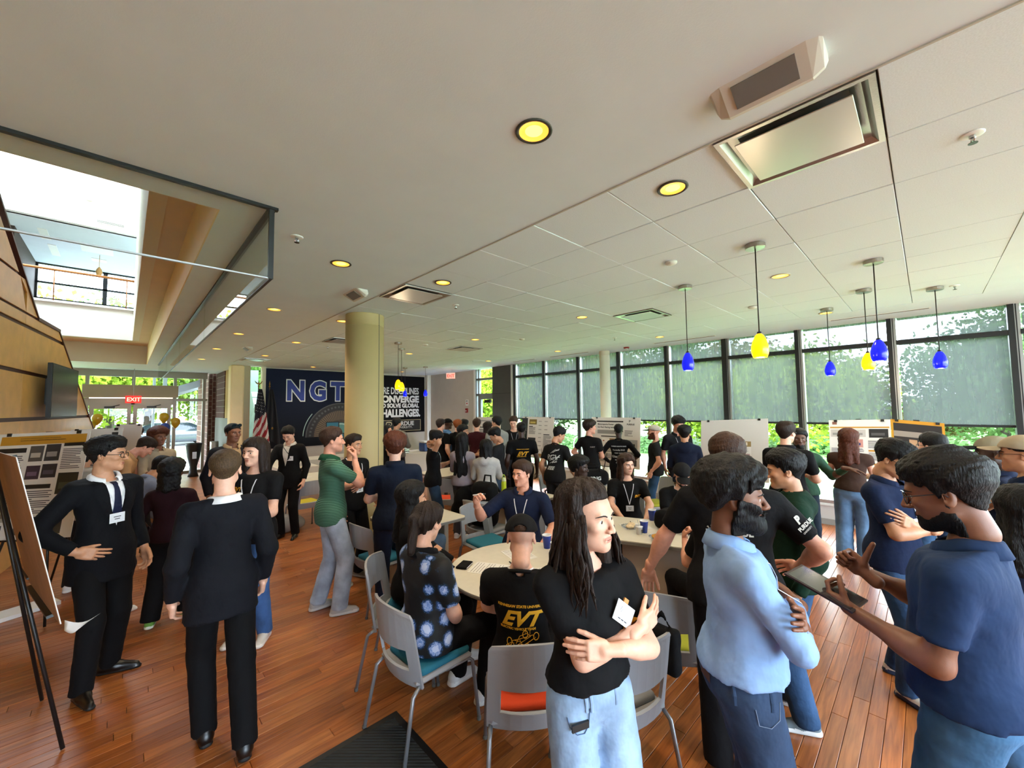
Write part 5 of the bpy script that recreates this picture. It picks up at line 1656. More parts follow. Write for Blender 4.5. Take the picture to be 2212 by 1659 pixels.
    def _glasses(P, col):
        mb = MB()
        for sg in (1, -1):
            ring = [P.hpt(sg * .0325 + .0255 * math.cos(t), .0985 - abs(.004 * math.cos(t)), -.004 + .0195 * math.sin(t)) for t in np.linspace(0, 2 * math.pi, 15)]
            mb.tube(ring, .0021, 5)
            mb.tube([P.hpt(sg * .057, .094, .004), P.hpt(sg * .074, .06, .006), P.hpt(sg * .080, .0, .008), P.hpt(sg * .079, -.012, -.004)], .0020, 5)
        mb.tube([P.hpt(-.008, .100, .002), P.hpt(0, .103, .004), P.hpt(.008, .100, .002)], .0021, 5)
        mb.build('glasses', mat('frame_' + col.strip('#'), col, .35), P.root, smooth=True)

    def _cap(P, cap, lod):
        """cap = (colour, 'fwd' or 'back', brim colour)"""
        sg = 1 if cap[1] == 'fwd' else -1
        sk = Ell((0, -.010, .030), (.098, .118, .104))
        def f(Q):
            d = np.maximum(sk(Q), .040 - Q[:, 2] + (.10 * Q[:, 1] * sg))
            d = smax(d, -Ell((0, -.120 * sg, .046), (.036, .05, .022))(Q), .004)      # strap opening
            return d
        def br(Q):
            p = Ell((0, sg * .122, .040 + .0), (.082, .078, .030))(Q)
            top = Q[:, 2] - (.052 - 1.2 * Q[:, 0] ** 2 * 4 - .12 * (sg * Q[:, 1] - .06))
            d = np.maximum(p, np.abs(top) - .0042)
            return np.maximum(d, .085 - sg * Q[:, 1])
        o = P.on_head('cap', lambda Q: np.minimum(f(Q), 9), (-.12, -.15, -.01), (.12, .15, .16), (.004, .006, .010)[lod], [cloth(cap[0])])
        V, F = skinned(br, (-.1, -.21, .0), (.1, .21, .08), (.0035, .005, .007)[lod])
        P.capobj = o
        if len(V): P.obj('brim', (V * P.hs) @ P.Rh.T + P.hc, F, [cloth(cap[2] if len(cap) > 2 else cap[0])], par=o)

    def _lanyard(P, col, badge):
        m = cloth(col, .6)
        bx, bz = (badge or (0, .14))[:2]
        mb = MB()
        for sg in (1, -1):
            k = np.linspace(0, 1, 7)
            u = sg * .072 * (1 - k) + bx * k; v = .50 * (1 - k) + (bz + .045) * k
            p = P.surf(u, v, True, .007)
            p[0] = P.T(sg * .074, -.0, .505)
            pts = [P.T(sg * .045, -.075, .525), P.T(sg * .074, -.035, .53)] + list(p)
            ribbon(mb, pts, .008, [P.D(sg * .5, -1, .6), P.D(sg, 0, .8)] + [P.D(0, 1, .25)] * len(p))
        mb.build('lanyard', m, P.root)
        if badge is not None:
            c = P.surf([bx], [bz], True, .012)[0]
            mb = MB()
            tl = math.radians(badge[2] if len(badge) > 2 else 0)
            X, Z, Y = P.D(math.cos(tl), 0, math.sin(tl)), P.D(-math.sin(tl), 0, math.cos(tl)), P.D(0, 1, 0)
            mb.obox(c, X, Z, Y, .046, .034, .0012, 0)
            for i in range(2):
                mb.obox(c + Z * (.008 - .016 * i) + Y * .0014, X, Z, Y, .022 - .006 * i, .0028, .0004, 1)
            mb.build('badge', [mat('badge_card', '#e6ebf2', .4), mat('badge_ink', '#3b3f49', .6)], P.root)

# ------------------------------------------------------------------ furniture
m_plastic = mat('chair_grey_plastic', '#9a9ca0', .45, noise=(3, .03))
m_tubeleg = mat('chair_tube', '#8e8f92', .35, .5)
SEATC = {'teal': '#1f6f86', 'orange': '#d8410e', 'lime': '#a3a626', 'yellow': '#c2b021', 'grey': '#8b8d90'}
CH = {}
def chair(x, y, face, col, label):
    """face: world angle (radians) of the direction the sitter looks"""
    rz = face - math.pi / 2
    if col in CH:
        return copy_tree(CH[col], None, (x, y, 0), rz, label)
    t = thing('cafe_chair', label, 'chair', (x, y, 0), rz, 'grey stacking chairs with coloured seats')
    g, mask = [], []
    us = [-1, -.93, -.80, -.72, -.5, -.25, 0, .25, .5, .72, .80, .93, 1]
    zs_ = [.385, .41, .45, .478, .50, .545, .575, .60, .66, .72, .78, .815, .83]
    for z in zs_:
        k = (z - .385) / .445
        row = []
        for u in us:
            hw = .225 - .012 * k - (.012 if z > .82 else 0)
            row.append((u * hw, -.205 - .075 * k + .050 * u * u - .02 * (1 - u * u) * math.sin(k * 3.1), z - (.022 * u * u if z > .8 else 0)))
        g.append(row)
    for i in range(len(zs_) - 1):
        mask.append([not (.478 <= zs_[i] < .60 and abs((us[j] + us[j + 1]) / 2) < .74) for j in range(len(us) - 1)])
    b = MB(); b.sheet(g, .016, mask=mask); b.build('backrest', m_plastic, t, smooth=False)
    b = MB(); b.bbox(-.218, .218, -.19, .215, .395, .428, .014); b.build('seat_shell', m_plastic, t)
    f = RBox((0, .034, .44), (.196, .182, .024), .022)
    V, F = skinned(lambda P: f(P) + .10 * (P[:, 0] ** 2) * 0 - .004 * np.cos(P[:, 0] * 9) * np.cos(P[:, 1] * 9), (-.24, -.22, .40), (.24, .25, .49), .014)
    link('seat_cushion', fast_mesh('seat_cushion', V, F, [mat('seat_' + col, SEATC[col], .8, bump=(300, .2))]), t)
    lb = {}
    for sx in (-1, 1):
        b = MB(); b.tube([(sx * .205, -.16, .40), (sx * .215, -.215, .36), (sx * .235, -.285, .012)], .0115, 10); b.build('leg', m_tubeleg, t, smooth=True)
        b = MB(); b.tube([(sx * .20, .02, .40), (sx * .208, .19, .40), (sx * .212, .215, .375), (sx * .225, .255, .012)], .0115, 10); b.build('leg', m_tubeleg, t, smooth=True)
        for yy, xx in ((-.285, .235), (.255, .225)):
            b = MB(); b.lathe([(.014, 0), (.014, .016), (.012, .02)], 10, (sx * xx, yy, 0)); b.build('foot_cap', m_gap, t)
    CH[col] = t
    return t
def ang(dx, dy): return math.atan2(dy, dx)
chair(1.42, 2.30, ang(1, .02), 'teal', 'grey chair with teal seat under the man in the flowered shirt')
chair(1.60, 2.88, ang(.75, -.66), 'teal', 'grey chair behind the flowered shirt chair, holding the curly haired sitter')
chair(1.63, 1.60, ang(.62, .78), 'orange', 'grey chair with bright orange seat under the sitter with the gold team print')
chair(1.96, 4.04, ang(.97, .1), 'teal', 'grey chair with teal seat behind the man in the green striped polo')
chair(3.05, 3.62, ang(-.1, -1), 'teal', 'empty grey chair with teal seat left of the navy shirted sitter')
chair(2.98, 2.93, ang(-.75, -.66), 'grey', 'grey chair under the navy shirted man with raised hand')
chair(3.62, 3.12, ang(.1, -1), 'teal', 'empty grey chair with blue seat right of the navy shirted man')
chair(3.38, 3.98, ang(1, .05), 'grey', 'grey chair at the square table with the backpack on its seat')
chair(4.55, 3.35, ang(-.5, .85), 'grey', 'grey chair at the square table beside the red bag')
chair(2.64, 1.30, ang(.9, .35), 'lime', 'grey chair with lime seat behind the crossed arms woman')
chair(1.93, 1.27, ang(.3, .95), 'grey', 'grey chair with a black bag hung on it at the woman\'s hip')
chair(3.30, 1.12, ang(.75, .6), 'grey', 'grey chair under the long haired sitter behind the bearded man')
chair(2.20, 7.25, ang(-.1, 1), 'yellow', 'grey chair with yellow seat by the registration table')
chair(3.95, 5.75, ang(.8, .6), 'orange', 'chair with orange seat beside the lilac sweater student')
chair(4.62, 2.72, ang(-.9, -.45), 'grey', 'grey chair under the curly long haired sitter with lanyard')
chair(4.60, 1.98, ang(-.98, -.1), 'grey', 'pale grey chair under the sitter in the black cap')
chair(4.05, 3.05, ang(-.5, -.85), 'teal', 'grey chair with blue seat under the sitter with short afro hair')
chair(6.05, 3.05, ang(-.9, .6), 'lime', 'chair with lime green seat at the round table by the racing poster')
chair(5.15, 4.30, ang(.4, -.9), 'grey', 'grey chair at the far side of the round table with the duffel')

m_top = mat('table_laminate', '#cfc9ba', .4, noise=(20, .03))
m_edge = mat('table_edge', '#77736c', .5)
m_slab = mat('table_leg_slab', '#b5a793', .5)
def round_table(x, y, r, label):
    t = thing('round_table', label, 'table', (x, y, 0))
    MB().lathe([(r - .012, .712), (r - .004, .716), (r - .004, .738), (r - .012, .740), (0, .740)], 56).build('tabletop', m_top, t)
    MB().lathe([(r - .004, .714), (r, .717), (r, .736), (r - .004, .739)], 56, caps=False).build('edge_band', m_edge, t, smooth=True)
    MB().lathe([(.045, .02), (.045, .69), (.14, .712)], 20).build('pedestal', m_slab, t, smooth=True)
    MB().lathe([(.30, 0), (.30, .012), (.27, .024), (.05, .034)], 36).build('base', m_slab, t, smooth=True)
def rect_table(x, y, w, d, rz, label, slab=True):
    t = thing('work_table', label, 'table', (x, y, 0), rz)
    p, c = [], .07
    for (sx, sy, a0) in ((1, 1, 0), (-1, 1, 90), (-1, -1, 180), (1, -1, 270)):
        for k in range(6):
            a = math.radians(a0 + 18 * k); p.append((sx * (w / 2 - c) + c * math.cos(a), sy * (d / 2 - c) + c * math.sin(a)))
    b = MB(); b.prism(p, (0, 0, .718), (1, 0, 0), (0, 1, 0), (0, 0, 1), .022); b.build('tabletop', m_top, t)
    b = MB(); b.prism([(q[0] * 1.004, q[1] * 1.004) for q in p], (0, 0, .706), (1, 0, 0), (0, 1, 0), (0, 0, 1), .026); b.build('edge_band', m_edge, t)
    for sx in (-1, 1):
        b = MB(); b.bbox(sx * (w / 2 - .16) - .03, sx * (w / 2 - .16) + .03, -d * .28, d * .28, .03, .706, .008); b.build('leg', m_slab, t)
        b = MB(); b.bbox(sx * (w / 2 - .16) - .035, sx * (w / 2 - .16) + .035, -d * .40, d * .40, 0, .035, .008); b.build('foot', m_alu, t)
round_table(2.27, 2.24, .58, 'round cream table with papers where the flowered shirt man sits')
rect_table(3.82, 1.86, .80, 1.25, .38, 'cream table with breakfast plates and blue cups behind the crossed arms woman')
rect_table(4.00, 4.02, .74, .80, .0, 'square cream table with the red bag beneath it')
round_table(5.45, 3.55, .60, 'round cream table carrying the black duffel bag')
rect_table(2.45, 4.12, .80, .82, .0, 'small cream table beside the tan column')
rect_table(2.45, 8.0, 1.0, .95, .0, 'cream table near the mural with a pair of glasses on it')
rect_table(4.55, 6.55, .9, .8, .1, 'far cream table where the students gather')
def cloth_table(x, y, w, d, label):
    t = thing('cloth_table', label, 'table', (x, y, 0))
    MB().bbox(-w / 2, w / 2, -d / 2, d / 2, .715, .742, .006).build('tabletop', mat('linen_white', '#cfc8bd', .9), t)
    g = []
    n = 60
    per = [(-w / 2 + w * i / 15, -d / 2) for i in range(15)] + [(w / 2, -d / 2 + d * i / 15) for i in range(15)] + [(w / 2 - w * i / 15, d / 2) for i in range(15)] + [(-w / 2, d / 2 - d * i / 15) for i in range(16)]
    for z in (.742, .73, .5, .25, .02):
        k = (.742 - z) / .72
        g.append([(p[0] * (1 + .03 * k) + .012 * k * math.sin(i * 1.9), p[1] * (1 + .05 * k) + .012 * k * math.cos(i * 2.3), z) for i, p in enumerate(per)])
    b = MB(); b.sheet(g, .004); b.build('tablecloth', mat('linen_white', '#cfc8bd', .9), t, smooth=True)
    b = MB()
    for sx in (-1, 1):
        for sy in (-1, 1): b.tube([(sx * (w / 2 - .06), sy * (d / 2 - .06), 0), (sx * (w / 2 - .06), sy * (d / 2 - .06), .72)], .015, 6)
    b.build('legs', m_gap, t)
cloth_table(2.75, 10.3, .75, 1.8, 'registration table under a white cloth before the mural')
cloth_table(4.0, 11.0, 1.6, .75, 'white clothed table behind the man in the green polo')
cloth_table(5.9, 10.3, 1.6, .8, 'white clothed buffet table with stacked silver trays')
# entrance mat
m = bpy.data.materials.new('ribbed_mat'); m.use_nodes = True
nt = m.node_tree; bs = nt.nodes['Principled BSDF']; bs.inputs['Base Color'].default_value = (.012, .014, .013, 1); bs.inputs['Roughness'].default_value = .9
tc = nt.nodes.new('ShaderNodeTexCoord'); wv = nt.nodes.new('ShaderNodeTexWave'); wv.inputs['Scale'].default_value = 22; wv.bands_direction = 'DIAGONAL'; bp = nt.nodes.new('ShaderNodeBump'); bp.inputs['Strength'].default_value = .9; bp.inputs['Distance'].default_value = .01
nt.links.new(tc.outputs['Object'], wv.inputs['Vector']); nt.links.new(wv.outputs['Fac'], bp.inputs['Height']); nt.links.new(bp.outputs['Normal'], bs.inputs['Normal'])
t = thing('floor_mat', 'black ribbed rubber floor mat behind the teal chair', 'floor mat', (.72, 1.85, 0))
MB().bbox(-.60, .575, -.62, .62, 0.001, .014, .004).build('pile', m, t)
b = MB()
for q in ((-.64, .615, -.66, -.62), (-.64, .615, .62, .66), (-.64, -.60, -.62, .62), (.575, .615, -.62, .62)): b.box(q[0], q[1], q[2], q[3], .001, .008)
b.build('border', m_black, t)

# ------------------------------------------------------------------ posters on easels
m_board = mat('foam_board', '#d9d6d0', .7)
m_kraft = mat('cardboard_back', '#8a6244', .9, noise=(8, .1))
m_ink = mat('print_ink', '#35343a', .7)
PC = {}
def pcol(c): return mat('print_' + c.strip('#'), c, .6)
def poster(label, p, right, up, w, h, items, back=None, easel=True, foot_z=0.0, group='posters on easels'):
    """p: top-left corner in front view; right, up: unit vectors; items: ('rect', x, y, w, h, colour) | ('lines', x, y, w, h, n) | ('text', x, y, size, words) in board fractions from the top left"""
    p, right, up = np.array(p, float), unit(right), unit(up)
    nrm = np.cross(right, up)
    c0 = p + right * w / 2 - up * h / 2
    t = thing('poster_board', label, 'poster', (c0[0], c0[1], 0), 0, group)
    o = np.array((c0[0], c0[1], 0))
    L = lambda q: np.array(q) - o
    b = MB(); b.obox(L(c0 - nrm * .003), right, up, nrm, w / 2, h / 2, .0022, 0); b.build('board', [m_board], t)
    if back: b = MB(); b.obox(L(c0 - nrm * .0062), right, up, nrm, w / 2, h / 2, .001); b.build('backing', back, t)
    cols, r = ['#35343a'], random.Random(int(w * 1000 + h * 77))
    b = MB()
    for it in items:
        x, y = it[1] * w, it[2] * h
        if it[0] == 'rect':
            bb = MB(); bb.prism([(x, -y - it[4] * h), (x + it[3] * w, -y - it[4] * h), (x + it[3] * w, -y), (x, -y)], L(p) + nrm * (it[6] if len(it) > 6 else 0), right, up, nrm, .0006); bb.build('printed_block', pcol(it[5]), t)
        elif it[0] == 'lines':
            n = it[5]
            for k in range(n):
                lw = it[3] * w * (r.uniform(.85, 1) if k % 5 != 4 else r.uniform(.3, .7)); yy = y + it[4] * h * k / n
                b.prism([(x, -yy - it[4] * h / n * .42), (x + lw, -yy - it[4] * h / n * .42), (x + lw, -yy), (x, -yy)], L(p), right, up, nrm, .0006, 0)
        elif it[0] == 'text':
            cc = it[5] if len(it) > 5 else '#35343a'
            if cc not in cols: cols.append(cc)
            put_text(b, it[4], it[3] * h, L(p) + right * x - up * (y + it[3] * h * .7) + nrm * .0008, right, up, bold=.0012, ext=.0003, mi=cols.index(cc))
    if b.f: b.build('print', [pcol(c) for c in cols], t)['kind'] = 'stuff'
    for fx in (.12, .88):
        b = MB(); q = L(p + right * w * fx - up * .012 + nrm * .004); b.obox(q, right, up, nrm, .018, .016, .007); b.build('clip', m_black, t)
    if easel:
        e = thing('easel', 'black tripod easel of the ' + ' '.join(label.split()[:10]), 'easel', (c0[0], c0[1], 0), 0, 'black tripod easels')
        tp = L(c0 + up * h * .47 - nrm * .05); tray = L(c0 - up * (h / 2 + .008))
        hz = unit(right * A3(1, 1, 0)); nh = unit(nrm * A3(1, 1, 0))
        for s_, q in ((-1, None), (1, None)):
            ft = L(c0) * A3(1, 1, 0) + hz * s_ * min(.36, w * .42) + nh * .16
            b = MB(); b.tube([tp + hz * s_ * .02, ft + np.array((0, 0, foot_z + .008))], .0105, 8); b.build('leg', m_black, e, smooth=True)
        ft = L(c0) * A3(1, 1, 0) - nh * .46
        b = MB(); b.tube([tp - nh * .02, ft + np.array((0, 0, foot_z + .008))], .0105, 8); b.build('leg', m_black, e, smooth=True)
        b = MB(); b.obox(tray - nrm * .01 + nrm * .0, right, up, nrm, w * .32, .008, .022); b.build('tray', m_black, e)
        b = MB(); b.tube([tp - up * h * .75 + hz * w * .2, tp - up * h * .75 - hz * w * .2], .006, 6); b.obox(tp, right, up, nrm, .03, .04, .02); b.build('spreader', m_black, e)
    return t
GD, BK, DKP, GRY = '#b8862a', '#141416', '#2a2a30', '#8d8b88'
def photo(x, y, w, h, c1, c2): return [('rect', x, y, w, h, c1), ('rect', x + w * .12, y + h * .45, w * .7, h * .3, c2, .0008)]
# left: gold headed research poster
poster('white research poster with gold title bar beside the wood wall', (-.90, 6.50, 1.77), (.62, -.60, .03), (.10, .10, 1), .92, 1.02,
       [('rect', .04, .03, .93, .085, GD), ('lines', .25, .05, .5, .04, 2), ('rect', .04, .145, .30, .045, BK), ('lines', .05, .22, .28, .15, 8)] + photo(.38, .13, .15, .15, '#4d4b48', '#b3aca0') + photo(.55, .12, .16, .16, DKP, GRY) + photo(.38, .32, .15, .13, '#3a2a38', '#6d5a70') + photo(.55, .31, .16, .13, '#26242e', '#4a4658') +
       [('rect', .74, .11, .22, .035, BK), ('lines', .74, .17, .22, .20, 12)] + photo(.74, .40, .22, .2, '#1d201d', '#3c463c') + [('rect', .38, .50, .30, .04, BK), ('lines', .38, .56, .34, .22, 12), ('rect', .04, .42, .30, .04, BK), ('lines', .05, .48, .28, .2, 9)] + photo(.05, .70, .28, .14, '#9c978c', '#5c574e') + [('rect', .05, .87, .2, .04, BK), ('rect', .05, .92, .2, .06, GD), ('rect', .38, .80, .5, .16, '#3b3a34')])
# foreground: board seen from behind
p_t, p_b, q_t = A3(-.41, 3.43, 1.745), A3(-.21, 3.30, .845), A3(-.66, 4.62, 1.72)
poster('large board seen from its brown back at the picture edge', p_t, q_t - p_t, p_t - p_b, 1.2, .93, [], back=m_kraft)
b = MB(); g = []
for i in range(9):
    a = i / 8
    g.append([A3(-.20, 3.30, .86) + A3(.14, -.115, 0) * a * (1 - .5 * k) + A3(0, 0, -.055 * k - .03 * math.sin(a * 3.1) + .03 * a) for k in (0, .35, .7, 1)])
b.sheet(g, .0006); tag(b.build('loose_sheet', mat('paper_white', '#dcdad6', .8), smooth=True), 'white sheet of paper curling off the corner of the brown board', 'paper')
poster('white poster with vertical lettering behind the gold titled one', (-.46, 7.20, 1.775), (.64, -.60, .02), (.06, .06, 1), .62, .95,
       [('text', .30, .10, .05, 'Disassembly'), ('lines', .30, .18, .55, .03, 2), ('rect', .80, .05, .12, .07, DKP), ('rect', .10, .08, .06, .18, GRY), ('lines', .12, .3, .75, .3, 12), ('lines', .12, .66, .75, .25, 9)])
poster('blank pale board turned to the entrance doors', (-.10, 9.15, 1.78), (.52, -.45, 0), (.1, .1, 1), .42, .75, [])
tag(MB().obox((-.72, 6.35, .02), unit((.9, .35, 0)), unit((-.35, .9, 0)), (0, 0, 1), .28, .12, .018).build('foam_board', m_board), 'white foam board lying on the floor under the easels', 'foam board')
# along the windows
UPW = (.10, 0, 1)
tx = [('rect', .02, .02, .2, .96, BK)]
poster('white poster with black left column by the far window', (7.62, 7.50, 1.71), (0, -1, 0), UPW, 1.10, 1.02,
       [('rect', .0, .03, .19, .97, BK)] + photo(.24, .06, .24, .13, '#7c6c2e', '#c7b25a') + [('lines', .24, .26, .22, .18, 9), ('rect', .24, .23, .12, .022, DKP)] + photo(.22, .52, .24, .2, BK, '#6d6d70') + [('lines', .54, .1 + .1 * k, .10, .025, 2) for k in range(8)] + [('lines', .72, .1 + .1 * k, .10, .025, 2) for k in range(3)] + [('rect', .70, .42, .18, .022, DKP), ('lines', .70, .46, .25, .40, 22), ('lines', .24, .76, .24, .2, 10), ('rect', .55, .90, .3, .08, '#8a6a3a')])
poster('white racing initiative poster with logo beside the slim column', (7.62, 5.30, 1.72), (0, -1, 0), UPW, 1.20, 1.05,
       [('rect', .12, .07, .55, .028, BK), ('text', .14, .125, .048, 'Motorsports Poster - A St'), ('text', .14, .185, .048, 'Go Kart Racing Initiative'), ('rect', .14, .26, .5, .08, GRY), ('text', .78, .05, .07, 'P'), ('text', .74, .12, .045, 'PURDUE'), ('rect', .22, .38, .4, .02, BK), ('rect', .24, .43, .16, .2, '#efece6'), ('rect', .40, .43, .2, .2, '#a47c4e'), ('lines', .70, .26, .16, .12, 6)] + photo(.69, .44, .26, .18, '#9b9b9b', BK) + photo(.72, .68, .22, .11, '#5a5a5c', BK) + photo(.72, .83, .22, .12, '#3a3a3c', '#7a7a7c') + [('rect', .14 + .06 * k, .47 + .05 * (k % 2), .035, .025, '#a8562c') for k in range(4)] + [('lines', .14, .62, .4, .3, 12)])
poster('tall blank white board with a small tan sheet at its corner', (7.30, 2.78, 1.69), (.02, -1, .05), UPW, 1.02, 1.0,
       [('rect', .57, .36, .19, .085, '#9c8252'), ('rect', .57, .445, .19, .55, '#e8e6e2'), ('rect', .68, .375, .03, .05, '#f0e8d8', .0008), ('lines', .60, .48, .12, .05, 3)] + photo(.58, .56, .16, .07, '#a03a5a', '#d8c8b0') + photo(.58, .65, .16, .07, BK, '#808080') + [('lines', .59, .75, .14, .2, 10)])
poster('white poster with gold rule and photo columns behind the brown top woman', (7.45, 1.02, 1.72), (.02, -1, .03), UPW, .66, .80,
       [('rect', .06, .03, .08, .05, '#8a5a4a'), ('rect', .02, .12, .96, .025, GD)] + photo(.03, .17, .26, .13, '#b8b4ae', GRY) + photo(.33, .17, .28, .13, '#b8b4ae', GRY) + photo(.66, .16, .3, .15, BK, '#4a4a4c') + photo(.34, .34, .22, .14, '#c08a80', '#3b3468') + [('lines', .64, .36, .32, .14, 8), ('rect', .64, .52, .3, .03, GD), ('lines', .64, .57, .32, .14, 8), ('lines', .34, .5, .24, .12, 7), ('rect', .34, .64, .26, .1, BK), ('rect', .64, .75, .3, .03, GD), ('rect', .64, .80, .18, .07, GD), ('lines', .03, .5, .26, .3, 12)])
poster('gold framed poster with a dark photograph beside the last window', (7.50, .36, 1.745), (.02, -1, -.10), UPW, .50, .74,
       [('rect', 0, 0, 1, 1, '#c48a1c'), ('rect', .05, .06, .90, .90, '#1c1513', .0007), ('rect', .05, .20, .90, .10, '#8f847a', .0014), ('rect', .45, .44, .5, .5, '#a09080', .0014), ('rect', .34, .34, .15, .16, '#b08a68', .0018), ('rect', .05, .40, .26, .55, '#b6b6b4', .0014)])
poster('pale wide poster behind the far crowd by the side door', (7.75, 9.75, 1.68), (.1, -1, 0), UPW, 1.15, .9,
       [('lines', .08, .10, .8, .06, 2), ('rect', .06, .32, .88, .03, DKP), ('lines', .08, .4, .36, .5, 14), ('lines', .54, .4, .36, .5, 14)])

# ------------------------------------------------------------------ flags
def flag(x, y, kind, label):
    t = thing('flag', label, 'flag', (x, y, 0))
    MB().lathe([(.14, 0), (.14, .02), (.10, .05), (.03, .07)], 24).build('stand', mat('brass', '#8f6b2c', .35, .8), t, smooth=True)
    MB().tube([(0, 0, .05), (0, 0, 2.62)], .014, 8).build('pole', mat('pole_wood', '#5c3a20', .5), t, smooth=True)
    b = MB(); b.lathe([(.0, 2.62), (.022, 2.63), (.022, 2.65), (.008, 2.67), (.018, 2.71), (.005, 2.78), (0, 2.81)], 12)
    if kind == 'us': b.tube([(-.09, 0, 2.78), (-.05, 0, 2.72), (0, 0, 2.70), (.05, 0, 2.72), (.09, 0, 2.78)], [.006, .016, .02, .016, .006], 8)
    b.build('finial', mat('brass', '#8f6b2c', .35, .8), t, smooth=True)
    n, mrow = 22, 34
    vs, fs, ms = [], [], []
    for i in range(mrow + 1):
        v = i / mrow
        for j in range(n + 1):
            u = j / n
            wdt = .05 + .21 * v ** .8
            vs.append(((u - .35) * wdt * 1.7 + .015, -.03 - .045 * math.sin(u * 15 + v * 2) * (.3 + .7 * v) - .02, 2.56 - 1.36 * v - .22 * u * v))
    for i in range(mrow):
        for j in range(n):
            a = i * (n + 1) + j
            fs.append((a, a + 1, a + n + 2, a + n + 1))
            u, v = (j + .5) / n, (i + .5) / mrow
            if kind == 'us': k = 2 if v < .52 - .25 * (u - .5) else int((u * .75 + v * 1.25) * 8) % 2
            else: k = 2
            ms.append(k)
    b = MB(); b.v = vs; b.f = fs; b.m = ms
    b.build('cloth', [mat('flag_red', '#8c1a22', .8), mat('flag_white', '#c9c2b8', .8), mat('flag_navy', '#10131f' if kind == 'us' else '#0b0c12', .8)] if kind == 'us' else [mat('flag_dark', '#0b0c12', .8)] * 3, t, smooth=True)
    if kind == 'us':
        b = MB()
        for i in range(7):
            for j in range(4 + i // 2):
                v = .08 + i * .058; u = .12 + (j + .5 * (i % 2)) * .19 - .01 * i
                if u > .92: continue
                wdt = .05 + .21 * v ** .8
                c = ((u - .35) * wdt * 1.7 + .015, -.03 - .045 * math.sin(u * 15 + v * 2) * (.3 + .7 * v) - .027, 2.56 - 1.36 * v - .22 * u * v)
                b.add([(c[0] + .011 * (1 if q % 2 == 0 else .42) * math.sin(q * math.pi / 5), c[1], c[2] + .011 * (1 if q % 2 == 0 else .42) * math.cos(q * math.pi / 5)) for q in range(10)], [tuple(range(10))])
        b.build('stars', mat('flag_star', '#d8d4cc', .8), t)
    else:
        MB().lathe([(.0, .0), (.03, .02), (.035, .06), (.01, .09)], 10, (.06, -.06, 1.42)).build('tassel', mat('brass', '#8f6b2c', .35, .8), t, smooth=True)
flag(2.62, 12.7, 'us', 'striped flag with stars draped on a pole before the mural')
flag(2.92, 12.85, 'dark', 'dark blue flag furled on a pole next to the striped one')
# balloons and planter by the entrance
for i, (x, y, z, c, lab) in enumerate([(-.62, 14.6, 1.62, '#b8941c', 'gold balloon near the entrance doors, lower left one'), (-.5, 14.7, 1.80, '#c09c20', 'gold balloon near the entrance doors, upper left one'), (.78, 14.6, 1.80, '#b8941c', 'gold balloon near the entrance doors, above the blue one'), (1.02, 14.5, 1.66, '#b8941c', 'gold balloon near the entrance doors, rightmost'), (.80, 14.4, 1.52, '#27408c', 'blue balloon near the entrance doors')]):
    t = thing('balloon', lab, 'balloon', (x, y, z), 0, 'balloons by the entrance')
    b = MB(); b.lathe([(0, -.16), (.012, -.15), (.05, -.11), (.10, -.03), (.115, .04), (.09, .11), (.04, .14), (0, .148)], 18); b.build('skin', mat('balloon_' + c.strip('#'), c, .25), t, smooth=True)
    b = MB(); b.tube([(0, 0, -.16), (.02, 0, -.7), (0, 0, -z + .01)], .002, 4); b.build('string', m_wt, t)

# ------------------------------------------------------------------ small things on tables, bags
m_cupb, m_cupw = mat('cup_blue', '#16348f', .35), mat('cup_white', '#d9dbe0', .4)
CUP = []
def cup(x, y, z, lab):
    t = thing('paper_cup', lab, 'cup', (x, y, z), 0, 'blue paper cups')
    if not CUP:
        a = MB().lathe([(.0, .0), (.028, .0), (.040, .108), (.040, .112)], 24, caps=False).build('cup_wall', m_cupb, t, smooth=True)
        b = MB(); b.lathe([(.040, .108), (.0425, .112), (.040, .115), (.037, .112), (.026, .006), (0, .006)], 24, caps=False); c = b.build('rim', m_cupw, t, smooth=True)
        CUP.extend([a.data, c.data])
    else:
        link('cup_wall', CUP[0], t); link('rim', CUP[1], t)
TZ = .7405
cup(2.60, 2.20, TZ, 'blue cup with stir stick behind the woman\'s hair, nearer of two'); cup(2.70, 2.38, TZ, 'blue cup behind the stir stick cup on the round table')
cup(3.68, 1.98, TZ, 'blue cup beside the yoghurt pot on the breakfast table'); cup(4.12, 2.12, TZ, 'blue cup in front of the sitter in the black cap')
cup(5.50, 3.60, TZ, 'blue cup beside the duffel bag'); cup(3.78, 4.40, TZ, 'blue cup on the square table next to the yellow bottle')
def sheet(x, y, z, w, h, rz, lab, lines=10, grp='printed sheets'):
    t = thing('paper_sheet', lab, 'paper', (x, y, z), rz, grp)
    MB().box(-w / 2, w / 2, -h / 2, h / 2, 0, .0012).build('page', mat('paper_white', '#dcdad6', .8), t)
    b = MB()
    for k in range(lines):
        yy = h / 2 - .02 - (h - .05) * k / lines
        b.box(-w / 2 + .015, w / 2 - .015 - .05 * (k % 4 == 3), yy - .0035, yy, .0012, .0015)
    b.build('print', m_ink, t)['kind'] = 'stuff'
sheet(2.05, 2.40, TZ, .21, .28, .5, 'printed sheet on the round table by the belt bag'); sheet(2.13, 2.10, TZ, .28, .4, 1.0, 'large score sheet under the belt bag', 14); sheet(2.42, 2.45, TZ, .21, .28, -.3, 'printed sheet before the navy shirted man')
sheet(3.80, 2.14, TZ, .21, .28, .9, 'printed sheet under the breakfast plates'); sheet(3.80, 4.28, TZ, .21, .28, .2, 'printed sheet on the square table'); sheet(5.85, 3.35, TZ, .21, .28, .8, 'crumpled sheet on the duffel table', 5); sheet(2.40, 8.05, TZ, .21, .28, .1, 'sheet on the table near the mural', 4)
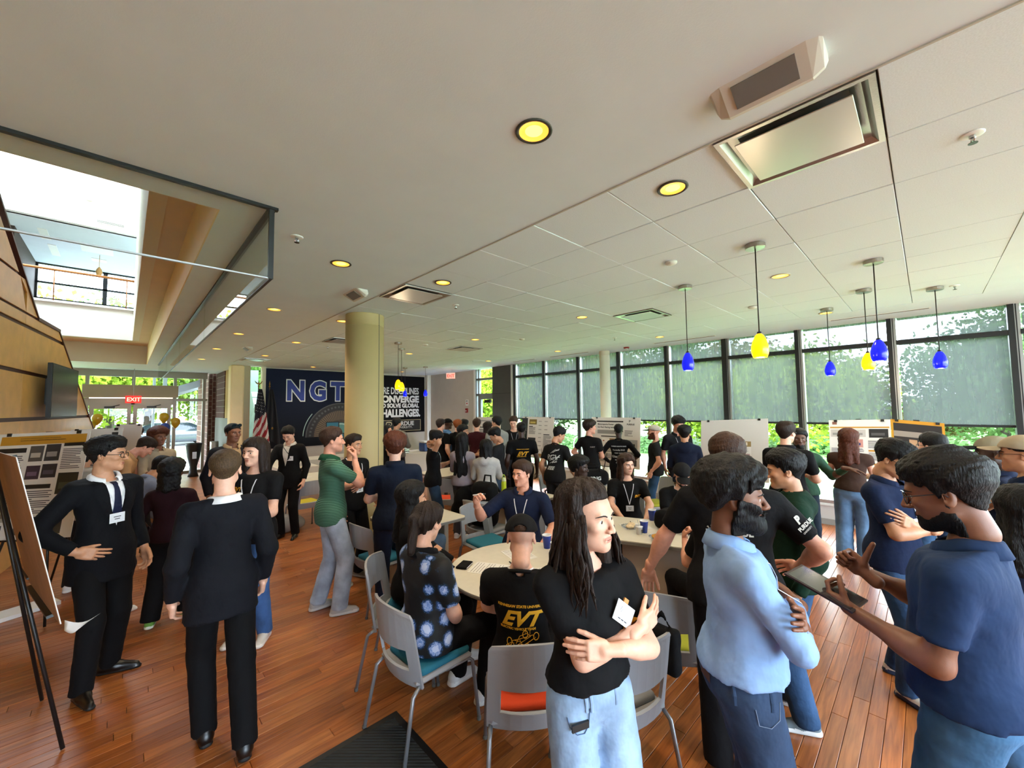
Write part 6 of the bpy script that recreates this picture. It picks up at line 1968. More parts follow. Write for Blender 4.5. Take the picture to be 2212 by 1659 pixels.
def blob(name, lab, cat, x, y, z, prims, k, h, m, seed=1, amp=.006, fr=40, par=None, cut=None):
    f0 = blend(prims, k)
    f = lambda P: (np.maximum(f0(P), cut - P[:, 2]) if cut is not None else f0(P)) + amp * folds(P, fr, seed)
    lo, hi = bounds_of(prims, .03)
    V, F = skinned(f, lo, hi, h)
    me = fast_mesh(name, V, F, [m])
    if par is not None: return link(name, me, par)
    o = link(name, me, None, (x, y, z)); return tag(o, lab, cat)
m_bag = cloth('#0c0c0e')
# belt bag
t = thing('belt_bag', 'grey black belt bag lying on the round table', 'bag', (2.00, 2.08, TZ), .3)
blob('pouch', '', '', 0, 0, 0, [RBox((0, 0, .055), (.14, .065, .055), .04)], .01, .011, mat('bag_charcoal', '#1c1b1c', .7, bump=(300, .2)), 3, .005, par=t)
b = MB(); b.tube([(-.11, -.066, .085), (0, -.075, .088), (.11, -.066, .085)], .004, 6); b.build('zipper', m_alu, t, smooth=True)
b = MB(); b.tube([(.13, 0, .06), (.20, .04, .03), (.22, .10, .012), (.12, .14, .01), (0, .12, .01)], .013, 8, flat=((0, 0, 1), .35)); b.tube([(-.13, 0, .06), (-.19, .05, .03), (-.2, .1, .012)], .013, 8, flat=((0, 0, 1), .35)); b.build('strap', m_bag, t, smooth=True)
t = thing('wallet', 'black folded wallet on the round table by the flowered sleeve', 'wallet', (1.95, 2.58, TZ), .5)
MB().bbox(-.07, .07, -.045, .045, 0, .018, .005).build('cover', m_bag, t); MB().box(-.06, .06, -.046, -.04, .006, .012).build('cards', m_wt, t)
blob('jacket', 'black jacket heaped on the round table edge beside the woman', 'jacket', 2.42, 1.90, TZ, [Ell((0, 0, .05), (.19, .13, .075)), Ell((.12, .06, .05), (.14, .10, .06)), Ell((-.1, -.08, .03), (.12, .12, .05))], .05, .013, m_bag, 5, .014, 30, cut=.001)
blob('jacket', 'black jacket heaped on the square table behind the navy shirted man', 'jacket', 3.80, 3.98, TZ, [Ell((0, 0, .05), (.16, .12, .10)), Ell((.1, .05, .04), (.12, .10, .06))], .05, .016, m_bag, 6, .014, 30, cut=.001)
blob('camera_bag', 'large black soft bag on the breakfast table before the cap sitter', 'bag', 4.02, 1.78, TZ, [RBox((0, 0, .085), (.15, .21, .085), .05), RBox((-.05, .05, .14), (.08, .1, .05), .03)], .03, .016, m_bag, 7, .012, 28, cut=.001)
t = thing('mint_tin', 'small silver box standing on the black bag', 'box', (3.93, 1.72, TZ + .185)); MB().bbox(-.035, .035, -.025, .025, 0, .045, .004).build('case', mat('tin_grey', '#8d9192', .4, .5), t); MB().box(-.012, -.004, -.008, .0, .045, .047).box(.010, .018, -.008, 0, .045, .047).build('buttons', m_black, t)
# breakfast
for (x, y, lab) in ((3.72, 2.14, 'plate with pastry and cream cheese on the breakfast table'), (3.60, 1.78, 'clear plate under the yoghurt pot')):
    t = thing('plate', lab, 'plate', (x, y, TZ + .0015))
    MB().lathe([(0, .002), (.06, .002), (.075, .006), (.10, .016), (.101, .018), (.075, .009), (0, .005)], 32, caps=False).build('dish', glass_mat('clear_plastic', (.9, .92, .95), .15), t, smooth=True)
blob('pastry', 'cream topped pastry on the breakfast plate', 'pastry', 3.72, 2.14, TZ + .008, [Ell((-.025, 0, .015), (.05, .042, .02)), Ell((.035, .02, .016), (.045, .04, .02))], .012, .009, mat('pastry_cream', '#d9c3a0', .7, noise=(40, .35)), 2, .006, 90)
t = thing('yoghurt_pot', 'small white yoghurt pot with spoon on the breakfast table', 'pot', (3.60, 1.99, TZ)); MB().lathe([(.026, 0), (.032, .068), (.036, .070), (.036, .073), (0, .073)], 20).build('pot', m_cupw, t, smooth=True); b = MB(); b.tube([(0, 0, .07), (.01, .02, .13)], .003, 5); b.build('spoon', mat('clear_spoon', '#c9ccd0', .2), t); b = MB(); b.box(-.012, .012, -.034, -.032, .02, .05); b.build('label_print', m_ink, t)
t = thing('food_bowl', 'amber bowl of breakfast scraps on the breakfast table', 'bowl', (3.55, 1.74, TZ)); MB().lathe([(.04, 0), (.075, .02), (.09, .042), (.086, .043), (.07, .022), (0, .008)], 28, caps=False).build('bowl', mat('amber_bowl', '#a8741c', .3), t, smooth=True); blob('scraps', '', '', 0, 0, 0, [Ell((0, 0, .02), (.06, .06, .022))], .01, .009, mat('scraps', '#a85a34', .7, noise=(60, .5)), 4, .006, 90, par=t)
t = thing('napkin', 'crumpled white and green wrapper beside the amber bowl', 'wrapper', (3.46, 1.66, TZ)); blob('wrapper', '', '', 0, 0, 0, [Ell((0, 0, .02), (.055, .05, .03))], .01, .010, mat('wrapper', '#cfd2c2', .6, noise=(30, .25)), 9, .014, 60, par=t, cut=.001)
for (x, y, rz, lab) in ((3.85, 2.22, .6, 'black pen on the sheet under the pastries'), (2.22, 2.32, 1.2, 'black pen on the round table near the cap')):
    b = MB(); b.tube([(-.07, 0, .006), (.055, 0, .006), (.07, 0, .005)], [.005, .005, .0015], 8); tag(b.build('pen', m_black, None, (x, y, TZ + .002), smooth=True, rot=(0, 0, rz)), lab, 'pen')
t = thing('water_bottle', 'lime green water bottle on the square table', 'bottle', (4.02, 4.36, TZ)); MB().lathe([(.034, 0), (.036, .01), (.036, .13), (.03, .16)], 20).build('flask', mat('lime_plastic', '#b4c81a', .3), t, smooth=True); MB().lathe([(.031, .155), (.031, .20), (.02, .205)], 20).build('cap', mat('lime_pale', '#cdd6a0', .4), t); b = MB(); b.tube([(-.022, 0, .2), (-.02, 0, .235), (0, 0, .25), (.02, 0, .235), (.022, 0, .2)], .006, 6); b.build('handle', mat('lime_plastic', '#b4c81a', .3), t, smooth=True)
t = thing('duffel_bag', 'black duffel bag with white lettering on the round table', 'bag', (5.30, 3.72, TZ), -.75)
blob('body', '', '', 0, 0, 0, [RBox((0, 0, .12), (.26, .14, .12), .09)], .02, .016, m_bag, 11, .010, 26, par=t, cut=.001)
b = MB()
for sy in (-.1, .1): b.tube([(-.12, sy, .2), (-.09, sy * 1.1, .30), (.09, sy * 1.1, .30), (.12, sy, .2)], .012, 8)
b.build('handle', m_bag, t, smooth=True); b = MB(); put_text(b, 'RACING', .075, (-.16, -.148, .10), (1, 0, 0), (0, 0, 1), bold=.002, ext=.001); b.build('lettering', m_wt, t)
t = thing('shopping_bag', 'red plastic shopping bag with white print under the square table', 'bag', (4.42, 3.62, 0), .4); blob('sack', '', '', 0, 0, 0, [RBox((0, 0, .30), (.17, .10, .30), .06)], .02, .02, mat('bag_red', '#b5141c', .35), 12, .014, 26, par=t, cut=.001); b = MB(); put_text(b, 'B', .14, (-.05, -.116, .26), (1, 0, 0), (0, 0, 1), bold=.008, ext=.001); b.build('lettering', m_wt, t)
def backpack(x, y, z, rz, s, lab):
    t = thing('backpack', lab, 'backpack', (x, y, z), rz)
    pr = [RBox((0, 0, .25), (.16, .10, .25), .09), RBox((0, -.10, .16), (.12, .05, .14), .05)]
    pr = [RBox(q.c * s, q.h * s, q.r * s) for q in pr]
    blob('pack', '', '', 0, 0, 0, pr, .02, .017, m_bag, 14, .008, 26, par=t, cut=.001)
    b = MB(); b.tube([(-.05 * s, .05 * s, .48 * s), (-.04 * s, .06 * s, .56 * s), (.04 * s, .06 * s, .56 * s), (.05 * s, .05 * s, .48 * s)], .012, 8); b.build('handle', m_bag, t, smooth=True)
    for sx in (-1, 1):
        b = MB(); b.tube([(sx * .08 * s, .09 * s, .46 * s), (sx * .10 * s, .16 * s, .36 * s), (sx * .10 * s, .15 * s, .2 * s), (sx * .09 * s, .10 * s, .08 * s)], .018, 8, flat=((0, 1, 0), .4)); b.build('strap', m_bag, t, smooth=True)
backpack(3.36, 4.0, .466, -1.3, 1.12, 'tall black backpack set on the chair at the square table')
backpack(4.60, 3.95, .0, .4, 1.3, 'black backpack beside the red shopping bag')
backpack(3.65, 1.45, .0, 2.2, .8, 'black bag on the floor under the breakfast table')
blob('jacket', 'black bag hanging on the chair at the woman\'s hip', 'bag', 2.21, 1.10, .62, [RBox((0, 0, 0), (.045, .10, .12), .03), Cone((0, -.07, .1), (.0, .0, .19), .012, .012), Cone((0, .07, .1), (0, 0, .19), .012, .012)], .015, .012, m_bag, 15, .012, 34)
blob('plastic_bag', 'clear plastic bag of supplies on the floor by the yellow chair', 'plastic bag', 1.86, 7.35, 0, [Ell((0, 0, .14), (.24, .2, .16)), Ell((.2, .1, .10), (.2, .18, .12))], .05, .022, mat('film_plastic', '#b9b4ac', .25, trans=.3), 16, .022, 26, cut=.001)
blob('jacket', 'black jacket hanging over the empty chair by the far table', 'jacket', 3.62, 4.80, .62, [Ell((0, 0, 0), (.16, .10, .2)), Ell((0, .05, -.12), (.18, .09, .14))], .04, .018, m_bag, 17, .012, 30)
# registration and buffet
for i, (x, y, z, w, d, h, c, lab) in enumerate([(2.62, 10.0, .745, .13, .10, .10, '#8a5a3a', 'small brown box on the registration table'), (2.70, 9.75, .745, .2, .16, .07, '#b8b4b0', 'tray of name badges on the registration table'), (2.85, 10.6, .745, .18, .25, .09, '#c8c4be', 'white carton on the registration table')]):
    t = thing('box', lab, 'box', (x, y, z)); MB().bbox(-w, w, -d, d, 0, h, .006).build('carton', mat('carton_' + c.strip('#'), c, .7), t); MB().box(-w, w, -.01, .01, h, h + .001).build('tape', m_wt, t)
for i in range(5):
    t = thing('foil_tray', ['lowest', 'second lowest', 'middle', 'second highest', 'topmost'][i] + ' silver foil tray of the stack on the buffet table', 'tray', (5.45, 10.15, .745 + i * .055), .1 * (i % 2), 'stacked foil trays'); MB().bbox(-.24, .24, -.16, .16, 0, .05, .012).build('tray', mat('foil', '#c8c8c6', .25, .9), t); MB().box(-.25, .25, -.17, .17, .045, .050).build('rim', mat('foil', '#c8c8c6', .25, .9), t)
t = thing('cooler', 'blue and white cooler on the buffet table', 'cooler', (6.35, 10.1, .745)); MB().bbox(-.22, .22, -.15, .15, 0, .24, .02).build('body', mat('cooler_blue', '#1d3f86', .4), t); MB().bbox(-.225, .225, -.155, .155, .24, .29, .015).build('lid', m_cupw, t)
b = MB()
for sg in (-1, 1): b.tube([(sg * .035 + .03 * math.cos(a), .02 * math.sin(a), .012) for a in np.linspace(0, 6.28, 13)], .002, 5)
b.tube([(-.005, 0, .012), (.005, 0, .012)], .002, 5); b.tube([(-.065, 0, .012), (-.06, .12, .01)], .002, 5); b.tube([(.065, 0, .012), (.06, .12, .01)], .002, 5)
tag(b.build('glasses', m_black, None, (2.15, 7.85, TZ - .008), smooth=True), 'pair of black glasses on the table near the mural', 'glasses')
t = thing('planter', 'black urn planter standing by the entrance glass', 'planter', (1.55, 15.6, 0)); MB().lathe([(.14, 0), (.10, .12), (.09, .3), (.16, .6), (.20, .95), (.22, 1.0), (.19, 1.0), (.15, .7)], 24).build('urn', mat('urn_black', '#161614', .5), t, smooth=True); b = MB(); b.box(-.05, .05, -.205, -.2, .55, .75); b.build('plaque', m_alu, t)


# ------------------------------------------------------------------ the crowd
GOLD, PALE = mat('print_gold', '#e2a51d', .6), mat('print_pale', '#c9c9c4', .6)
def band_mat(name, a, b, sc):
    m = bpy.data.materials.new(name); m.use_nodes = True
    nt = m.node_tree; bs = nt.nodes['Principled BSDF']; tc = nt.nodes.new('ShaderNodeTexCoord'); w = nt.nodes.new('ShaderNodeTexWave'); r = nt.nodes.new('ShaderNodeValToRGB')
    w.bands_direction = 'Z'; w.inputs['Scale'].default_value = sc; w.inputs['Distortion'].default_value = .4; w.inputs['Detail'].default_value = 1
    r.color_ramp.elements[0].position = .62; r.color_ramp.elements[1].position = .70; r.color_ramp.elements[0].color = (*srgb(a), 1); r.color_ramp.elements[1].color = (*srgb(b), 1)
    nt.links.new(tc.outputs['Object'], w.inputs['Vector']); nt.links.new(w.outputs['Fac'], r.inputs['Fac']); nt.links.new(r.outputs['Color'], bs.inputs['Base Color']); bs.inputs['Roughness'].default_value = .85
    return m
STRIPE = band_mat('green_stripe_knit', '#1d4630', '#5f8a72', 22)
def flower_mat():
    m = bpy.data.materials.new('flower_print'); m.use_nodes = True
    nt = m.node_tree; bs = nt.nodes['Principled BSDF']; tc = nt.nodes.new('ShaderNodeTexCoord'); v = nt.nodes.new('ShaderNodeTexVoronoi'); v.inputs['Scale'].default_value = 9.5; v.inputs['Randomness'].default_value = .7
    n = nt.nodes.new('ShaderNodeTexNoise'); n.inputs['Scale'].default_value = 42; n.inputs['Detail'].default_value = 3; n.inputs['Distortion'].default_value = 1.5
    ad = nt.nodes.new('ShaderNodeMath'); ad.operation = 'MULTIPLY_ADD'; ad.inputs[1].default_value = .34
    r = nt.nodes.new('ShaderNodeValToRGB'); cr = r.color_ramp
    cr.elements[0].position = .40; cr.elements[0].color = (*srgb('#c3d0ea'), 1); cr.elements[1].position = .66; cr.elements[1].color = (*srgb('#08080c'), 1)
    for p_, c_ in ((.46, '#5f82c4'), (.50, '#a9bce2'), (.55, '#2f548f'), (.61, '#10304a')): e = cr.elements.new(p_); e.color = (*srgb(c_), 1)
    nt.links.new(tc.outputs['Object'], v.inputs['Vector']); nt.links.new(tc.outputs['Object'], n.inputs['Vector'])
    nt.links.new(n.outputs['Fac'], ad.inputs[0]); nt.links.new(v.outputs['Distance'], ad.inputs[2]); nt.links.new(ad.outputs[0], r.inputs['Fac']); nt.links.new(r.outputs['Color'], bs.inputs['Base Color']); bs.inputs['Roughness'].default_value = .7
    return m
FLORAL = flower_mat()
def shades(q):
    b = MB()
    for sg in (1, -1):
        b.tube([q.hpt(sg * (.032 + .026 * math.cos(t)), .078 + .01 * math.sin(t), .098 + .022 * math.sin(t)) for t in np.linspace(0, 6.28, 13)], .003, 5)
        b.add([q.hpt(sg * (.032 + .026 * math.cos(t)), .079 + .01 * math.sin(t), .098 + .022 * math.sin(t)) for t in np.linspace(0, 5.8, 12)], [tuple(range(12))])
    b.build('sunglasses', mat('shade_lens', '#0d2a33', .1), q.root)
def evt_back(q, k=1.0, full=False):
    q.print_('EVT', .115 * k, 0, .245, GOLD, bold=.0045, shear=.45, xs=1.05, name='logo')
    q.print_('KENNESAW STATE UNIVERSITY', .019 * k, .012, .345, GOLD, bold=.0008, name='lettering')
    q.print_('ELECTRIC VEHICLE TEAM', .0175 * k, -.012, .222, GOLD, bold=.001, name='lettering')
    if not full: return
    b = MB()
    def path(pts, r=.0016):
        p = q.surf([a[0] for a in pts], [a[1] for a in pts], False, .003); b.tube(p, r, 4)
    path([(-.075, .135), (-.055, .115), (.02, .112), (.055, .13), (.045, .145), (-.05, .15), (-.075, .135)])
    path([(-.045, .16), (.0, .175), (.07, .195), (.085, .18), (.03, .15), (-.03, .14), (-.045, .16)]); path([(-.02, .15), (.0, .19), (.04, .205), (.06, .19)])
    path([(.03, .205), (.03, .23), (.055, .235), (.055, .2)]); path([(-.03, .165), (.05, .15)]); path([(-.01, .145), (.06, .19)]); path([(0, .17), (.02, .14)])
    for (u, v) in ((-.058, .155), (.012, .13), (.088, .185), (.03, .20)):
        path([(u + .014 * math.cos(t), v + .020 * math.sin(t)) for t in np.linspace(0, 6.28, 11)], .0022)
    b.build('kart_drawing', GOLD, q.garment)
    q.print_('DRIVE', .032, -.045, .052, GOLD, bold=.0008, shear=.15, name='lettering'); q.print_('heliox', .040, .060, .058, GOLD, name='lettering'); q.print_('A Siemens Business', .010, .075, .040, GOLD, name='lettering')
    q.poly([(-.100 + .013 * math.cos(t), .063 + .013 * math.sin(t)) for t in np.linspace(0, 5.9, 14)], GOLD, False, .004, 'round_mark')
def ieee_back(q):
    q.print_('IEEE', .075, -.02, .10, PALE, bold=.002, shear=.2, name='lettering')
    r = random.Random(3)
    for i in range(16):
        u, v = r.uniform(-.10, .05), r.uniform(.19, .40); l, a = r.uniform(.04, .11), .5 + r.uniform(-.3, .3)
        q.poly([(u, v), (u + l * math.cos(a), v + l * math.sin(a) * .8), (u + l * math.cos(a), v + l * math.sin(a) * .8 + .010), (u, v + .007)], PALE, False, .004, 'scratch_mark')
    q.print_('RCV', .12, -.02, .26, PALE, bold=.001, shear=.4, name='lettering')
def sponsors(q):
    for s_, sz, v in (('SUMMER MARATH RACE', .026, .375), ('FundedBy IPAD', .036, .30), ('RUBBIT  ENGINE', .022, .245), ('Glassboard', .060, .165), ('RUBBIT  GRAND', .020, .115), ('O  ~~  ~', .03, .06)):
        q.print_(s_, sz, 0, v, PALE, bold=.0008, name='lettering')
def purdue_back(q):
    q.print_('ELECTRIC', .036, 0, .385, PALE, bold=.001, name='lettering'); q.print_('PURDUE', .045, 0, .28, PALE, bold=.002, name='lettering')
    for k in range(8):
        a = k * .785; q.poly([(-.105 + .006 * math.cos(a), .295 + .006 * math.sin(a)), (-.105 + .026 * math.cos(a - .16), .295 + .026 * math.sin(a - .16)), (-.105 + .026 * math.cos(a + .16), .295 + .026 * math.sin(a + .16))], PALE, False, .004, 'star_mark')
    sh, el = q.arm['R'][0], q.arm['R'][1]
    d = unit(el - sh); e = sh + (el - sh) * .48
    out = unit(np.cross(d, q.D(0, 1, 0))); out = out if out.dot(q.D(1, 0, 0)) > 0 else -out
    fw = unit(q.D(-.15, -1, 0) + out * .55); fw = unit(fw - d * fw.dot(d))
    o = trace(q.topf, (e + fw * .25)[None], -fw[None])[0] + fw * .004
    ax = unit(np.cross(-d, fw)); ay = np.cross(fw, ax)
    b = MB(); put_text(b, 'P', .05, o + ay * .012 - ax * .02, ax, ay, bold=.003, ext=.0004, shear=.2); put_text(b, 'PURDUE', .026, o - ay * .018 - ax * .045, ax, ay, bold=.001, ext=.0004); put_text(b, 'UNIVERSITY', .012, o - ay * .036 - ax * .04, ax, ay, ext=.0004)
    b.build('sleeve_print', PALE, q.garment)
def cap_text(q, s_, size=1.0):
    V, F = text_mesh(s_, .026 * size, .0006, 0, 'CENTER')
    k = -1 if 'EV' in s_ else 1
    pts = []
    for v in V:
        a = v[0] / .10; z = .085 + v[1] if k > 0 else .110 + v[1] - .35 * abs(v[0]) * abs(v[0]) / .1
        r = .1135 * math.sqrt(max(.05, 1 - ((z - .03) / .098) ** 2)) + .001
        pts.append(q.hpt((-1 if k > 0 else 1) * math.sin(a) * r * .84, k * math.cos(a) * r - .008, z))
    b = MB(); b.add(pts, F); b.build('cap_lettering', PALE, q.capobj)
def jeans_trim(q):
    s = q.s
    b = MB()
    def on(u, v, side):
        o = q.T(side * .5, u, v)[None]; d = (q.Rt @ A3(-side, 0, 0))[None]
        return trace(q.pants, o, d)[0] + d[0] * -.003
    for u in (-.07, .05):
        b = MB(); p = [on(u, v, 1) for v in (.035, .0, -.03)]; b.tube(p, .007, 6, flat=(q.D(1, 0, 0), .35)); b.build('belt_loop', denim('#26364e'), q.root)
    b = MB(); b.tube([on(.085, -.01, 1), on(.075, -.06, 1), on(.04, -.08, 1), on(.0, -.075, 1), on(-.01, -.02, 1)], .0014, 5); b.build('pocket_seam', mat('stitch_grey', '#6f7f96', .8), q.root)
    b = MB(); o = np.array([q.T(u, -.5, v) for (u, v) in ((.02, .02), (.09, .01), (.09, -.025), (.02, -.02))]); p = trace(q.pants, o, np.repeat(q.D(0, 1, 0)[None], 4, 0)) - q.D(0, 1, 0) * .004
    b.add(p, [(0, 1, 2, 3)]); b.build('leather_patch', mat('leather_brown', '#4a2c22', .7), q.root)
def keys(q):
    h = q.arm['L'][7]
    c = h + A3(0, .02, -.10)
    t = thing('key_fob', 'grey car key fob hanging from the bearded man\'s hand', 'key fob', q.W(c))
    b = MB(); b.tube([(0, 0, .07), (.004, 0, .04), (0, 0, .03)], .0015, 5); b.build('key_ring', m_alu, t)
    b = MB(); b.bbox(-.017, .017, -.007, .007, -.035, .032, .005); o = b.build('case', mat('fob_silver', '#b8bcc0', .3, .5), t); o.rotation_euler = (0, 0, .8)
    b = MB(); b.bbox(-.012, .012, -.0085, .0085, .006, .022, .002); o = b.build('buttons', m_black, t); o.rotation_euler = (0, 0, .8)
def woman_bits(q):
    b = MB(); bx, bz = -.085, .345
    c = q.surf([bx], [bz], True, .014)[0]; tl = math.radians(38)
    X, Z = q.D(math.cos(tl), 0, math.sin(tl)), q.D(-math.sin(tl), 0, math.cos(tl)); Y = q.D(-.25, 1, .15)
    X = unit(X - Y * X.dot(Y)); Z = np.cross(Y, X); Z = Z if Z[2] > 0 else -Z
    b.obox(c, X, Z, Y, .050, .036, .0012, 0)
    for i in range(3): b.obox(c + Z * (-.022) + X * (.018 - .018 * i) + Y * .0014, X, Z, Y, .007, .002, .0004, 1)
    b.tube([c + X * .02 + Z * .02 + Y * .0016, c + X * .025 + Z * .005 + Y * .0016, c + X * .012 + Z * .012 + Y * .0016, c + X * .02 + Z * .0 + Y * .0016], .0009, 4, 1)
    b.build('badge', [mat('badge_card', '#e6ebf2', .4), mat('badge_ink', '#3b3f49', .6)], q.root)
    b = MB(); b.obox(c + Z * .044 + X * .01, X, Z, Y, .012, .008, .003); b.build('badge_clip', mat('clip_orange', '#c98a4a', .5), q.root)
    q.print_('EVT', .055, -.125, .275, GOLD, front=True, bold=.003, shear=.3, name='logo')
    # locks falling over the shoulders
    r = random.Random(5); b = MB()
    for sg in (1, -1):
        for i in range(30):
            a = r.uniform(-.9, .62); z0 = r.uniform(-.02, .03)
            x0, y0 = sg * .083 * math.cos(a), .085 * math.sin(a) - .01
            L = r.uniform(.20, .33)
            p = [A3(x0, y0, z0) + A3(sg * (.010 + .040 * k) + .007 * math.sin(7 * k + i), .004 + (.045 + .03 * r.random()) * k * (1 if a > -.3 else -.6) + .007 * math.cos(6 * k + i), -L * k) for k in np.linspace(0, 1, 9)]
            b.tube([q.hpt(*v) for v in p], [.006, .011, .013, .013, .0125, .011, .009, .006, .001], 7, flat=(unit(q.Rh @ A3(x0, y0, 0)), .3))
    b.build('hair_locks', hair_m('dkbrown'), q.root, smooth=True)
    s = q.s
    def on(u, v):
        o = q.T(u, .5, v)[None]; d = (q.Rt @ A3(0, -1, 0))[None]
        return trace(q.pants, o, d)[0] - d[0] * .003
    for u in (.055, .075, -.06):
        b = MB(); b.tube([on(u, v) for v in (.05, .02, -.015)], .0065, 6, flat=(q.D(0, 1, 0), .4)); b.build('belt_loop', denim('#8ea6c2'), q.root)
    b = MB(); b.tube([on(u, v) for (u, v) in ((.15, -.03), (.145, -.06), (.12, -.085), (.09, -.085), (.07, -.06), (.065, .0))], .0018, 5)
    b.build('pocket_seam', mat('stitch_blue', '#4a6488', .8), q.root)
    c = on(.108, -.055)
    b = MB(); b.obox(c + q.D(0, 1, 0) * .004, q.D(1, 0, -.05), q.D(0, 0, 1), q.D(0, 1, 0), .034, .012, .004); b.build('phone_edge', m_black, q.root)
def tablet(q):
    h, M = q.arm['L'][7], q.arm['L'][8]
    R0 = q.WR
    t = thing('tablet', 'dark tablet computer held flat by the bearded man in navy', 'tablet', q.W(h + q.Rt @ A3(.02, .05, .03)))
    ax, ay, az = [R0 @ unit(v) for v in (q.D(1, 0, 0), q.D(0, 1, .30), np.cross(q.D(1, 0, 0), q.D(0, 1, .30)))]
    MB().obox((0, 0, 0), ax, ay, az, .085, .122, .004).build('case', mat('tablet_case', '#2a1a1e', .5), t)
    MB().obox(az * .0045, ax, ay, az, .076, .112, .0006).build('screen', mat('tablet_screen', '#30343a', .08, coat=.6), t)
def marker(q):
    h = q.arm['R'][7]
    t = thing('marker_pen', 'white marker held up by the seated man in navy', 'pen', q.W(h + q.arm['R'][3] * .03 + q.arm['R'][4] * .035), 0)
    b = MB(); b.tube([(-.05, .03, 0), (.03, -.02, .005)], .006, 8); b.build('barrel', m_wt, t, smooth=True); b = MB(); b.tube([(.03, -.02, .005), (.05, -.032, .006)], .0065, 8); b.build('cap', m_black, t, smooth=True)
def chain(q):
    b = MB(); b.tube([q.T(.085 * math.sin(t), -.02 - .085 * math.cos(t), .525 - .02 * math.cos(t)) for t in np.linspace(-2.2, 2.2, 15)], .0045, 6); b.build('neck_chain', mat('gold_chain', '#b58a3a', .3, .9), q.root, smooth=True)
q = Person('young man in black suit, navy tie and glasses, one hand on his hip', -0.086, 4.282, -2.600, 1.785, skin='tan', hair=('messy', 'black'), top=('suit', '#0a0b10', dict(front=True, tie='#141a36')), legs=('trousers', '#08080a', .008), shoes=('dress', '#0b0807', '#0a0a0a'), glasses='#141010', R='hip', L='down', feet=[((.13, .08), 12), ((-.13, -.10), -38)], lod=0, seed=5, lanyard='#d8dade', badge=(0, .235), w=.96, head=(38, 0, 0))
q = Person('man in black suit seen from behind, short cropped hair, white collar', 0.459, 3.037, -0.010, 1.734, skin='fair', hair=('crop', 'blond'), top=('suit', '#111218'), legs=('trousers', '#08080a', .012), shoes=('dress', '#0b0807', '#0a0a0a'), R='down', L='down', feet=[((.10, -.20), 8), ((-.06, .08), -6)], lod=0, seed=8, w=.94, head=(-14, 0, 0))
q = Person('person in maroon sweater with black locs, seen from behind', 0.348, 5.107, -0.419, 1.484, skin='dark', hair=('locs', 'black'), top=('sweater', '#240d15'), legs=('trousers', '#070709', .035), shoes=('sneaker', '#5d8a35', '#d8d8c8'), R='hold', L='pocket', lod=1, seed=11, feet=[((.14, .10), 5), ((-.12, -.08), -10)], head=(-10, 0, 0))
q = Person('long haired student in black tee with lanyard, facing the suited man', 0.848, 4.172, 2.455, 1.725, skin='fair', hair=('bob', 'dkbrown'), top=('tee', '#0c0c0e'), legs=('jeans', '#41659b', .01), shoes=('sneaker', '#cfcac2', '#e4e0d8'), R='down', L='belly', lod=1, seed=13, lanyard='#d8dade', head=(-14, 0, 0))
q.print_('EVT', .045, .09, .36, GOLD, front=True, bold=.002, shear=.3)
q = Person('man in peach shirt bending down over a table', -0.219, 7.469, -1.698, 1.778, skin='rosy', hair=('short', 'dkbrown'), top=('shirt', '#c79a6c'), legs=('trousers', '#1d1c20', .01), R='write', L='table', lod=1, seed=15, lean=38, head=(15, 45, 0))
q = Person('person with rusty brown afro hair in a cream shirt', 0.355, 7.621, -2.666, 1.733, skin='brown', hair=('afro', 'auburn'), top=('shirt', '#a89b86'), legs=('trousers', '#2a2a2c', .01), R='hold', L='down', lod=1, seed=17)
q = Person('person in blue grey shirt leaning forward behind the locs', -0.057, 5.670, -1.025, 1.624, skin='tan', hair=('short', 'black'), top=('shirt', '#76809a', dict(puff=.015)), legs=('trousers', '#2a2b33', .01), R='table', L='table', lod=1, seed=19, lean=42, head=(0, 40, 0))
q = Person('person with a dark bun and white top behind the suited man', -0.300, 6.702, -0.393, 1.583, skin='tan', hair=('bun', 'black'), top=('shirt', '#bcb4a8'), legs=('trousers', '#222226', .01), fem=True, R='hold', L='down', lod=1, seed=21)
q = Person('dark haired person stooping beside the peach shirted man', -0.114, 9.034, -1.414, 1.512, skin='tan', hair=('short', 'black'), top=('tee', '#101014'), legs=('trousers', '#101014', .01), R='table', L='table', lod=2, seed=22, lean=22, head=(0, 35, 0))
q = Person('person with backpack and rose shirt walking in from the doors', 0.178, 10.314, -3.020, 1.688, skin='brown', hair=('short', 'black'), top=('shirt', '#b08a7c'), legs=('trousers', '#22242c', .01), glasses='#151515', R='hold', L='hold', lod=2, seed=23, head=(-23, 0, 0))
q = Person('man in dark blazer with sunglasses pushed up on his head', 1.018, 6.286, -2.867, 1.814, skin='brown', hair=('crop', 'black'), top=('suit', '#12121a', dict(front=True, shirt='#a98f6c')), legs=('trousers', '#15151a', .01), shoes=('dress', '#0b0807', '#0a0a0a'), R='down', L='down', lod=1, seed=25, lanyard='#1c1a1c', w=1.05, head=(5, 0, 0))
shades(q)
q = Person('young man in black suit looking down at the registration table', 1.883, 7.002, 2.444, 1.724, skin='fair', hair=('short', 'black'), top=('suit', '#0a0a0d', dict(front=True, shirt='#c9c4bc')), legs=('trousers', '#08080a', .01), shoes=('dress', '#0b0807', '#0a0a0a'), R='table', L='down', lod=2, seed=27, badge=(-.07, .30), lanyard='#101014', head=(0, 30, 0))
q = Person('man in green striped polo and pale jeans, hand at his mouth', 1.509, 4.179, -1.712, 1.791, skin='rosy', hair=('short', 'brown'), top=('polo', '#1f4a33', dict(mat=STRIPE)), legs=('jeans', '#a3acb8', .022), shoes=('sneaker', '#a8a29c', '#c9c4bd'), R='chin', L='over', feet=[((.12, .06), 12), ((-.12, -.08), -8)], lod=1, seed=29, head=(-8, 0, 0))
